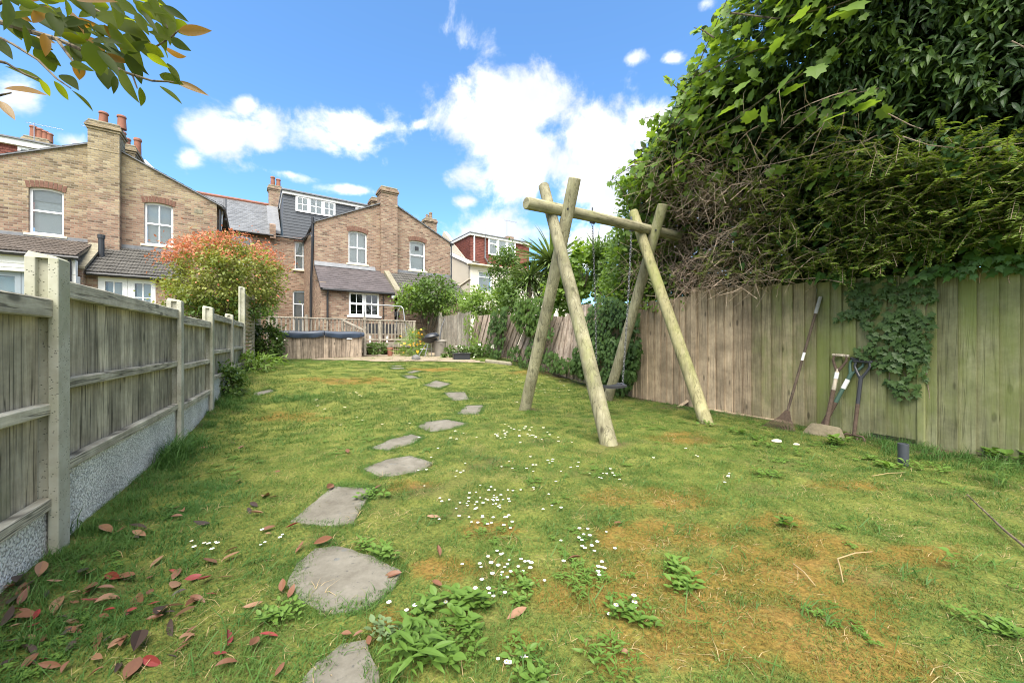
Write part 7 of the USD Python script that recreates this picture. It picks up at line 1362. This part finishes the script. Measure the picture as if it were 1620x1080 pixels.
def build_ivy():
    rng = np.random.default_rng(61)
    def on_fence(px, py, out): s = fence_s(px, RQ - out); Y = s * AX[1] + (RQ - out) * RT[1]; return np.stack([(px - 810) / F * Y, Y, H + (540 - py) / F * Y], -1)
    from shapely import contains_xy
    def patch(name, label, poly, n, size, mt, tpl=L_IVY, depth=.08, spots=None, part_n=0, k=22):
        t = thing(name, label, 'ivy', on_fence(np.array([np.mean([p[0] for p in poly])]), np.array([np.mean([p[1] for p in poly])]), .03)[0]); pg = Polygon(poly).buffer(0); x0, y0, x1, y1 = pg.bounds; px = x0 + (x1 - x0) * rng.random(n); py = y0 + (y1 - y0) * rng.random(n)
        inn = contains_xy(pg, px, py) & (rng.random(n) < .12 + clumpy(px, py, k, 5, .36, .54)); px, py = px[inn], py[inn]; n = len(px); P = on_fence(px, py, .02 + depth * rng.random(n)); T = -Z3 * .7 + A3 * rng.normal(0, .6, n)[:, None] - R3 * .15; N = -R3 + Z3 * .45 + rdir(rng, n) * .35; S = size * (.6 + .8 * rng.random(n))
        m = MB()
        for _ in range(9):
            i = rng.integers(0, n); x, y = px[i], y1; q = []
            for f in np.linspace(0, 1, 6): q.append((x + rng.normal(0, 5) + (px[i] - x) * f, y + (py[i] - y) * f))
            q = np.array(q); m.tube(on_fence(q[:, 0], q[:, 1], .022), .004, 4)
        part(t, 'stem', m, 'twig'); big = np.argsort(-S * F / P[:, 1])[:part_n]
        for j in big: part(t, 'leaf', scatter(tpl, P[j:j + 1], T[j:j + 1], N[j:j + 1], S[j:j + 1]), mt)
        rest = np.setdiff1d(np.arange(n), big); part(t, 'foliage', scatter(tpl, P[rest], T[rest], N[rest], S[rest]), mt, kind='stuff'); return t
    patch('ivy', 'ivy creeping down the green fence above the tools', [(1335, 442), (1400, 436), (1478, 428), (1482, 470), (1470, 540), (1464, 600), (1458, 632), (1425, 632), (1398, 598), (1372, 575), (1345, 552), (1378, 540), (1356, 500), (1322, 508), (1318, 498), (1345, 488)], 2300, .052, 'lf_ivy', part_n=150)
    patch('ivy', 'fringe of ivy and bindweed leaves hanging over the top of the fence', [(1290, 440), (1330, 446), (1400, 448), (1470, 442), (1540, 436), (1625, 424), (1700, 412), (1700, 380), (1470, 420), (1290, 432)], 700, .06, 'lf_heart', depth=.2, part_n=40)
    patch('ivy', 'dark ivy covering the fence behind the swing seat', [(903, 590), (905, 560), (925, 500), (940, 470), (985, 470), (1012, 490), (1014, 560), (1005, 600), (985, 628), (950, 612), (930, 600)], 5200, .075, 'lf_ivy', depth=.35, k=16)
    patch('creeper', 'bright creeper strip at the patio end of the leaning fence', [(727, 560), (735, 500), (752, 490), (762, 510), (752, 560), (742, 566)], 900, .10, 'lf_bright', tpl=L_OVAL, depth=.25, k=9)
    patch('creeper', 'dark creeper column climbing the middle of the leaning fence', [(768, 566), (772, 520), (780, 486), (803, 484), (801, 530), (790, 566)], 1500, .10, 'lf_ivy', depth=.3, k=10)
    patch('creeper', 'mass of leafy creeper tumbling over the top of the leaning fence', [(808, 500), (815, 476), (850, 470), (875, 480), (870, 505), (855, 520), (835, 530), (822, 522)], 1700, .11, 'lf_mid', depth=.4, k=10)
    patch('creeper', 'low bushy creeper along the foot of the leaning fence', [(800, 578), (803, 556), (815, 540), (830, 552), (850, 520), (866, 505), (875, 520), (872, 556), (905, 566), (925, 572), (915, 592), (870, 586), (830, 580)], 2600, .09, 'lf_ivy', depth=.4, k=12)
    # long grass and weeds here are in the grass; now single bushes
    def B(name, label, cat, px, py, rx, ry, Y, n, size, tpl, mt, seed, **k):
        c, r = from_px(px, py, rx, ry, Y); return bush(name, label, cat, c, r, n, size, tpl, mt, seed, **k)
    B('rose_bush', 'low rose bush with white flowers at the foot of the leaning fence by the planter', 'rose bush', 768, 560, 26, 17, 12.4, 1500, .09, L_OVAL, 'lf_mid', 71, extra=[('white_flowers', L_HEART, 'rose_white', 16, .10, (-.2, 1.05))])
    B('shrub', 'pale green shrub with white roses spilling over the leaning fence top', 'shrub', 765, 478, 36, 22, 14.5, 2600, .10, L_OVAL, 'lf_bright', 72, extra=[('white_flowers', L_HEART, 'rose_white', 14, .12, (-.6, 1.05))])
    B('shrub', 'yellow-green shrub behind the fence below the white house', 'shrub', 728, 480, 30, 18, 16.5, 1500, .11, L_LANCE, 'lf_bright', 73)
    B('elder_tree', 'small elder tree with broad grey-green leaves in front of the grey lean-to roof', 'tree', 682, 470, 37, 30, 17.0, 2600, .14, L_OVAL, 'lf_mid', 74, nclump=60, trunk=at(676, 540, 17.0), parts=('trunk', 'crown'))
    B('shrub', 'bright yellow-green shrub left of the elder, above the deck corner', 'shrub', 650, 472, 22, 20, 16.6, 1300, .11, L_OVAL, 'lf_bright', 75)
    B('laurel_tree', 'upright dark green leafy tree in front of the red dormer', 'tree', 800, 436, 24, 46, 16.0, 3000, .12, L_OVAL, 'lf_mid', 76, nclump=60, trunk=at(800, 520, 16.0), parts=('trunk', 'crown'))
    B('shrub', 'mixed green shrub below the spiky palms behind the leaning fence', 'shrub', 835, 468, 44, 24, 14.0, 2600, .11, L_OVAL, 'lf_mid', 77)
    B('shrub', 'light green vine-covered shrub between the swing poles', 'shrub', 905, 462, 40, 32, 11.5, 3000, .10, L_VINE, 'lf_bright', 78)
    B('shrub', 'bright vine leaves hanging beside the swing chain behind the poles', 'shrub', 925, 420, 24, 34, 10.5, 420, .14, L_VINE, 'lf_vine', 79, cr=.2)
    B('shrub', 'dense dark green shrub behind the second palm', 'shrub', 968, 420, 34, 44, 10.0, 2600, .10, L_OVAL, 'lf_mid', 80)
    # spiky palms
    def cordy(px, py, R, Y, n, label, seed, trunk):
        rg = np.random.default_rng(seed); c = at(px, py, Y); t = thing('cordyline_palm', label, 'palm', at(px, trunk, Y)); m = MB(); m.tube([at(px + 1, trunk, Y), at(px - 1, (py + trunk) / 2, Y), c], [.10, .09, .08], 8); part(t, 'trunk', m, 'bark')
        d = rdir(rg, n); d[:, 2] = d[:, 2] * .75 + .22; S = R * Y / F * (.75 + .4 * rg.random(n)); v, f = scatter(leaf_shape([.012, .034, .038, .03, .018, 0], .3, .28), np.repeat(c[None], n, 0) + d * .05, d, Z3 + rdir(rg, n) * .4, S); part(t, 'leaves', (v, f), 'lf_cordy')
    cordy(872, 418, 62, 14.5, 260, 'larger spiky cordyline palm behind the leaning fence, left of the swing pole', 81, 520)
    cordy(838, 440, 40, 14.0, 120, 'lower spiky palm head tucked beside the larger one', 83, 520)
    cordy(948, 412, 46, 13.0, 170, 'second spiky palm seen between the swing chains', 82, 510)
    # red-topped photinia over the left fence
    c, r = from_px(356, 440, 84, 66, 9.4, 70); r *= np.array([.95, 1, .95])
    t = bush('photinia_shrub', 'large rounded shrub with coral red young leaves on top, behind the left fence', 'shrub', c, r, 13000, .07, L_OVAL, 'lf_photinia', 84, nclump=150, cr=.2, hollow=.4, trunk=at(352, 560, 9.6), extra=[('red_young_leaves', L_OVAL, 'lf_red', 3600, .06, (.30, 1.05)), ('scattered_red_leaves', L_OVAL, 'lf_red', 420, .06, (-.7, 1.03))])
    B('shrub', 'dark leafy shrub with white blossom between the fence and the hot tub', 'shrub', 424, 543, 22, 31, 9.9, 2600, .07, L_OVAL, 'lf_mid', 85, extra=[('white_flowers', L_HEART, 'rose_white', 14, .05, (-.2, 1.05))])
    B('shrub', 'yellow-green shrub beyond the left fence end', 'shrub', 424, 487, 11, 16, 13.0, 600, .08, L_OVAL, 'lf_bright', 86)
    B('shrub', 'low dark shrub under the coral-topped shrub', 'shrub', 350, 488, 60, 20, 9.2, 1800, .075, L_OVAL, 'lf_mid', 87)
    c = G(352, 622); bush('weed_bush', 'low nettle-like bush growing out from the left fence', 'weed', c + np.array([-.02, 0, .18]), np.array([.34, .30, .24]), 1500, .055, L_OVAL, 'lf_mid', 88, nclump=30, flat=.8)
    c = G(405, 585); bush('weed_bush', 'grassy weed clump beside the left fence near the hot tub', 'weed', c + np.array([0, 0, .12]), np.array([.45, .4, .2]), 800, .10, L_LANCE, 'lf_bright', 89, nclump=30, flat=.6)
    # day lilies and plants under the deck
    B('day_lily_clump', 'clump of day lilies with orange-yellow flowers left of the barbecue', 'day lilies', 652, 548, 20, 22, 13.6, 900, .26, L_BLADE, 'lf_bright', 90, extra=[('flowers', L_IVY, 'lily_orange', 34, .085, (.1, 1.1)), ('lower_flowers', L_IVY, 'lily_orange', 18, .085, (-.9, 1.05))])
    B('shrub', 'small green plants in front of the deck left of the terracotta pot', 'plant', 596, 551, 17, 8, 13.3, 700, .07, L_OVAL, 'lf_mid', 91)
    c = G(712, 566); bush('garden_plant', 'dark leafy plant beside the dustbin', 'plant', c + np.array([0, 0, .12]), np.array([.2, .2, .18]), 300, .09, L_OVAL, 'lf_mid', 92)
    for nm, p in PL: bush('potted_flowers', 'white-flowered plants growing in the black trough planter', 'flowers', p + np.array([0, 0, .03]), np.array([.2, .13, .12]), 260, .06, L_OVAL, 'lf_mid', 93, extra=[('white_flowers', L_HEART, 'rose_white', 14, .06, (-.2, 1.1))])
build_ivy()
def build_weeds():
    rng = np.random.default_rng(99)
    def weed(label, px, py, rpx, n, size, tpl=L_OVAL, mt='lf_weed', h=.5, flat=True):
        c = G(px, py); R = rpx * c[1] / F; t = thing('weed_clump', label, 'weed', c); k = max(1, int(n / 7)); P, T, N, SZ = [], [], [], []
        for _ in range(k):                                     # rosettes of leaves
            a, rr = rng.random() * 6.28, R * math.sqrt(rng.random()); sz = .55 + .75 * rng.random(); b = c + np.array([rr * math.cos(a), rr * math.sin(a) * 1.0, 0]); b[2] = float(gz(b[0], b[1])) + h * size * (.2 + rng.random() * (1 - rr / R * .6))
            for j in range(7): g = j * 2.4 + rng.random(); d = np.array([math.cos(g), math.sin(g), .15 + .5 * rng.random()]); SZ.append(sz); P.append(b + d * .008 + Z3 * .01 * j * size / .06); T.append(d); N.append(np.array([0, 0, 1.0]) + rng.normal(0, .2, 3))
        S = size * np.array(SZ) * (.6 + .7 * rng.random(len(P))); big = size * F / c[1] > 18
        if big and len(P) < 300:
            for j in range(len(P)): part(t, 'leaf', scatter(tpl, np.array(P[j:j + 1]), np.array(T[j:j + 1]), np.array(N[j:j + 1]), S[j:j + 1]), mt)
        else: part(t, 'foliage', scatter(tpl, np.array(P), np.array(T), np.array(N), S), mt)
        m = MB()
        for j in range(0, len(P), 7): q = P[j]; g = q.copy(); g[2] = float(gz(g[0], g[1])) - .01; m.tube([g, q], .0022, 4)
        part(t, 'stem', m, 'lf_weed')
    weed('biggest clump of broad pale green weed leaves in the foreground lawn', 712, 1000, 72, 296, .040, h=.55)
    weed('grassy-leaved weed at the lower edge of the biggest clump', 655, 1045, 36, 90, .06, L_LANCE, h=.6)
    weed('grey-green weed with small round leaves left of the biggest clump', 612, 1005, 22, 60, .026, L_OVAL, 'lf_weed_grey', .8)
    weed('weed rosette beside the right corner of the rectangular stone', 590, 790, 20, 63, .032)
    weed('left weed at the far edge of the large worn stone', 572, 872, 13, 42, .032)
    weed('right weed at the far edge of the large worn stone', 612, 880, 18, 56, .034)
    weed('feathery green weed patch among the daisies', 925, 930, 30, 126, .026, L_LANCE)
    weed('green weed beside the right edge of the mossy patch', 1078, 912, 24, 84, .032)
    weed('second weed just below it on the moss', 1080, 940, 17, 56, .03)
    weed('daisy leaf rosette in the middle foreground', 1000, 985, 36, 126, .026)
    weed('daisy leaf patch below the brown leaf on the moss', 815, 935, 38, 140, .024)
    weed('three-leaved seedling alone on the right lawn', 1512, 905, 7, 7, .055, L_HEART, h=.9)
    weed('small weed left of the three-leaved seedling', 1240, 835, 12, 28, .035)
    weed('small leafy weed in the grass below the spades', 1215, 755, 22, 70, .03)
    weed('dock-like weed right of the muddy spade', 1330, 706, 13, 49, .05, L_HEART, h=1.2)
    weed('low ivy-leaved weed left of the rake head', 1190, 690, 34, 112, .036, L_HEART)
    weed('trailing weed at the foot of the right swing pole', 1120, 672, 26, 84, .035, L_OVAL)
    weed('green weed spreading in front of the muddy spade', 1240, 712, 38, 112, .032, L_OVAL)
    weed('weed at the foot of the pipe stub', 1405, 738, 30, 84, .034, L_HEART)
    weed('weed right of the pipe stub against the fence', 1470, 745, 30, 84, .036, L_OVAL)
    weed('long-bladed wild grass clump by the right fence', 1560, 765, 40, 84, .12, L_BLADE, 'lf_mid', h=.5)
    weed('leafy weed at the right edge of the picture', 1600, 730, 24, 70, .06, L_HEART)
    weed('clover-like weed at the bottom right lawn', 1560, 985, 44, 112, .022, L_HEART)
    weed('daisy leaf mat in the bottom left lawn', 440, 985, 30, 98, .026)
    weed('weed cluster near the bottom edge right of centre', 960, 1055, 46, 140, .03, L_LANCE)
    weed('weed patch at the bottom edge, left of the moss', 840, 1062, 36, 112, .03)
    # dead straw lying on the lawn at the right
    for k, (a, b, c, lb) in enumerate((((1325, 893), (1334, 930), None, 'short leg of a bent pale straw on the moss'), ((1325, 893), (1380, 882), None, 'pale straw lying across the moss at the right'), ((1255, 900), (1290, 935), None, 'thin curved straw on the moss'), ((1380, 757), (1432, 752), None, 'pale dead stem lying before the pipe stub'))):
        p, q = G(*a), G(*b); m = MB(); m.tube([p + Z3 * .02, (p + q) / 2 + Z3 * .03, q + Z3 * .02], [.003, .0028, .002], 5); solo('dry_stalk', m, 'dead_straw', lb, 'straw')
    p, q, r = G(1530, 790), G(1590, 850), G(1640, 890); m = MB(); m.tube([p + Z3 * .03, q + Z3 * .035, r + Z3 * .03], [.004, .006, .007], 6); solo('fallen_twig', m, 'bark', 'long thin brown twig lying in the grass at the right edge', 'twig')
build_weeds()
def build_branch():
    rng = np.random.default_rng(14)
    t = thing('overhanging_branch', 'leafy branch hanging into the top left corner with large glossy green and orange leaves', 'tree branch', at(-60, 10, 1.05))
    st = [[(-260, -60, 1.25), (-120, -10, 1.1), (-40, 22, 1.0), (30, 45, .98), (90, 62, .96), (140, 84, .94), (190, 112, .93), (240, 128, .93), (275, 130, .93)], [(-40, 22, 1.0), (60, -20, 1.0), (150, 15, 1.0), (215, 50, .98), (245, 75, .97), (270, 60, .97), (283, 48, .97)], [(-40, 40, 1.0), (20, 70, .95), (60, 95, .94), (90, 125, .93), (112, 140, .93)], [(90, 62, .96), (110, 90, .92), (125, 110, .92)], [(140, 84, .94), (180, 105, .98), (210, 120, .98), (217, 140, .98)], [(-30, 90, .9), (10, 100, .9), (40, 118, .9), (60, 125, .9)], [(-30, 150, .9), (-5, 152, .9), (18, 147, .9)], [(60, -20, 1.0), (100, -40, 1.0), (180, -30, .97), (250, 5, .96), (265, 45, .96)]]
    for s in st:
        P = np.array([at(*p) for p in s]); r0 = .009 if len(s) > 8 else .004; m = MB(); m.tube(P, np.linspace(r0, .0015, len(P)), 6); part(t, 'stem', m, 'bark')
    LV = [((6, 140), (67, 142), 18, 'o'), ((0, 160), (22, 186), 14, 'o'), ((7, 105), (70, 122), 20, 'g'), ((62, 125), (83, 155), 12, 'g'), ((85, 128), (111, 160), 13, 'g'), ((112, 142), (150, 169), 11, 'g'), ((62, 70), (85, 115), 30, 'd'), ((98, 118), (120, 135), 20, 'd'), ((120, 95), (128, 128), 20, 'o'), ((140, 65), (160, 120), 34, 'd'), ((165, 105), (170, 138), 26, 'd'), ((190, 110), (205, 150), 18, 'g'), ((183, 120), (180, 146), 10, 'd'), ((222, 138), (226, 168), 14, 'g'), ((252, 136), (288, 160), 12, 'g'), ((275, 128), (326, 146), 13, 'o'), ((252, 118), (288, 132), 18, 'g'), ((265, 100), (285, 130), 14, 'g'), ((232, 85), (265, 105), 14, 'g'), ((270, 62), (297, 78), 16, 'd'), ((282, 50), (332, 47), 18, 'o'), ((255, 0), (275, 60), 26, 'g'), ((275, 30), (300, 58), 24, 'g'), ((222, 15), (250, 48), 10, 'd'), ((210, 0), (258, 32), 18, 'g'), ((150, 20), (225, 48), 40, 'g'), ((170, 40), (205, 80), 30, 'g'), ((205, 50), (245, 85), 20, 'g'), ((90, 40), (130, 60), 30, 'd'), ((100, 30), (138, 50), 26, 'd'), ((105, 0), (112, 24), 12, 'd'), ((40, -5), (60, 30), 24, 'g'), ((0, 20), (45, 40), 26, 'd'), ((-10, 60), (14, 84), 20, 'd'), ((15, -10), (55, 12), 24, 'd'), ((60, 0), (100, 22), 24, 'g'), ((120, -10), (150, 25), 24, 'd'), ((150, 40), (190, 62), 24, 'g'), ((190, 70), (225, 110), 24, 'g'), ((160, 80), (190, 118), 24, 'd'), ((120, 60), (150, 90), 24, 'd'), ((180, 0), (215, 20), 22, 'g'), ((140, 0), (175, 12), 20, 'g'), ((20, 45), (52, 62), 20, 'd'), ((228, 70), (262, 92), 20, 'g'), ((40, 60), (80, 78), 20, 'd'), ((248, 60), (270, 92), 16, 'g'), ((100, 75), (135, 95), 18, 'g'), ((200, 85), (225, 130), 22, 'd'), ((70, 85), (96, 104), 14, 'g'), ((0, -20), (30, 8), 26, 'd'), ((80, 20), (95, 55), 22, 'd'), ((165, -20), (200, 40), 30, 'g'), ((230, -20), (250, 20), 22, 'g'), ((110, 100), (140, 108), 14, 'g'), ((52, 25), (88, 45), 24, 'd'), ((130, 30), (165, 55), 26, 'g'), ((215, 20), (232, 52), 16, 'g')]
    for _ in range(62):
        f = rng.random(); x0 = -10 + 270 * rng.random(); y0 = -12 + (50 + 55 * math.sin(min(1, x0 / 240) * 2.2)) * rng.random(); an = rng.normal(.6, .7); ln = 30 + 22 * rng.random()
        LV.append(((x0, y0), (x0 + ln * math.cos(an), y0 + ln * math.sin(an)), 12 + 8 * rng.random(), 'gggddo'[rng.integers(0, 6)] if rng.random() < .9 else 'o'))
    mt = dict(o='lf_branch_orange', g='lf_branch', d='lf_branch_dark')
    for a, b, w, k in LV:
        Y = .97 + rng.normal(0, .07); p, q = at(*a, Y), at(*b, Y + rng.normal(0, .03)); d = q - p; L = np.linalg.norm(d); tpl = leaf_shape(np.array([0, .55, .85, 1, 1.0, .9, .68, .38, 0]) * (w * Y / F / L) * .42, .3, .12)
        view = -unit(p - np.array([0, 0, H])); N = view + Z3 * .5 + rng.normal(0, .35, 3); part(t, 'leaf', scatter(tpl, p[None], d[None], N[None], np.array([L])), mt[k], smooth=True)
build_branch()
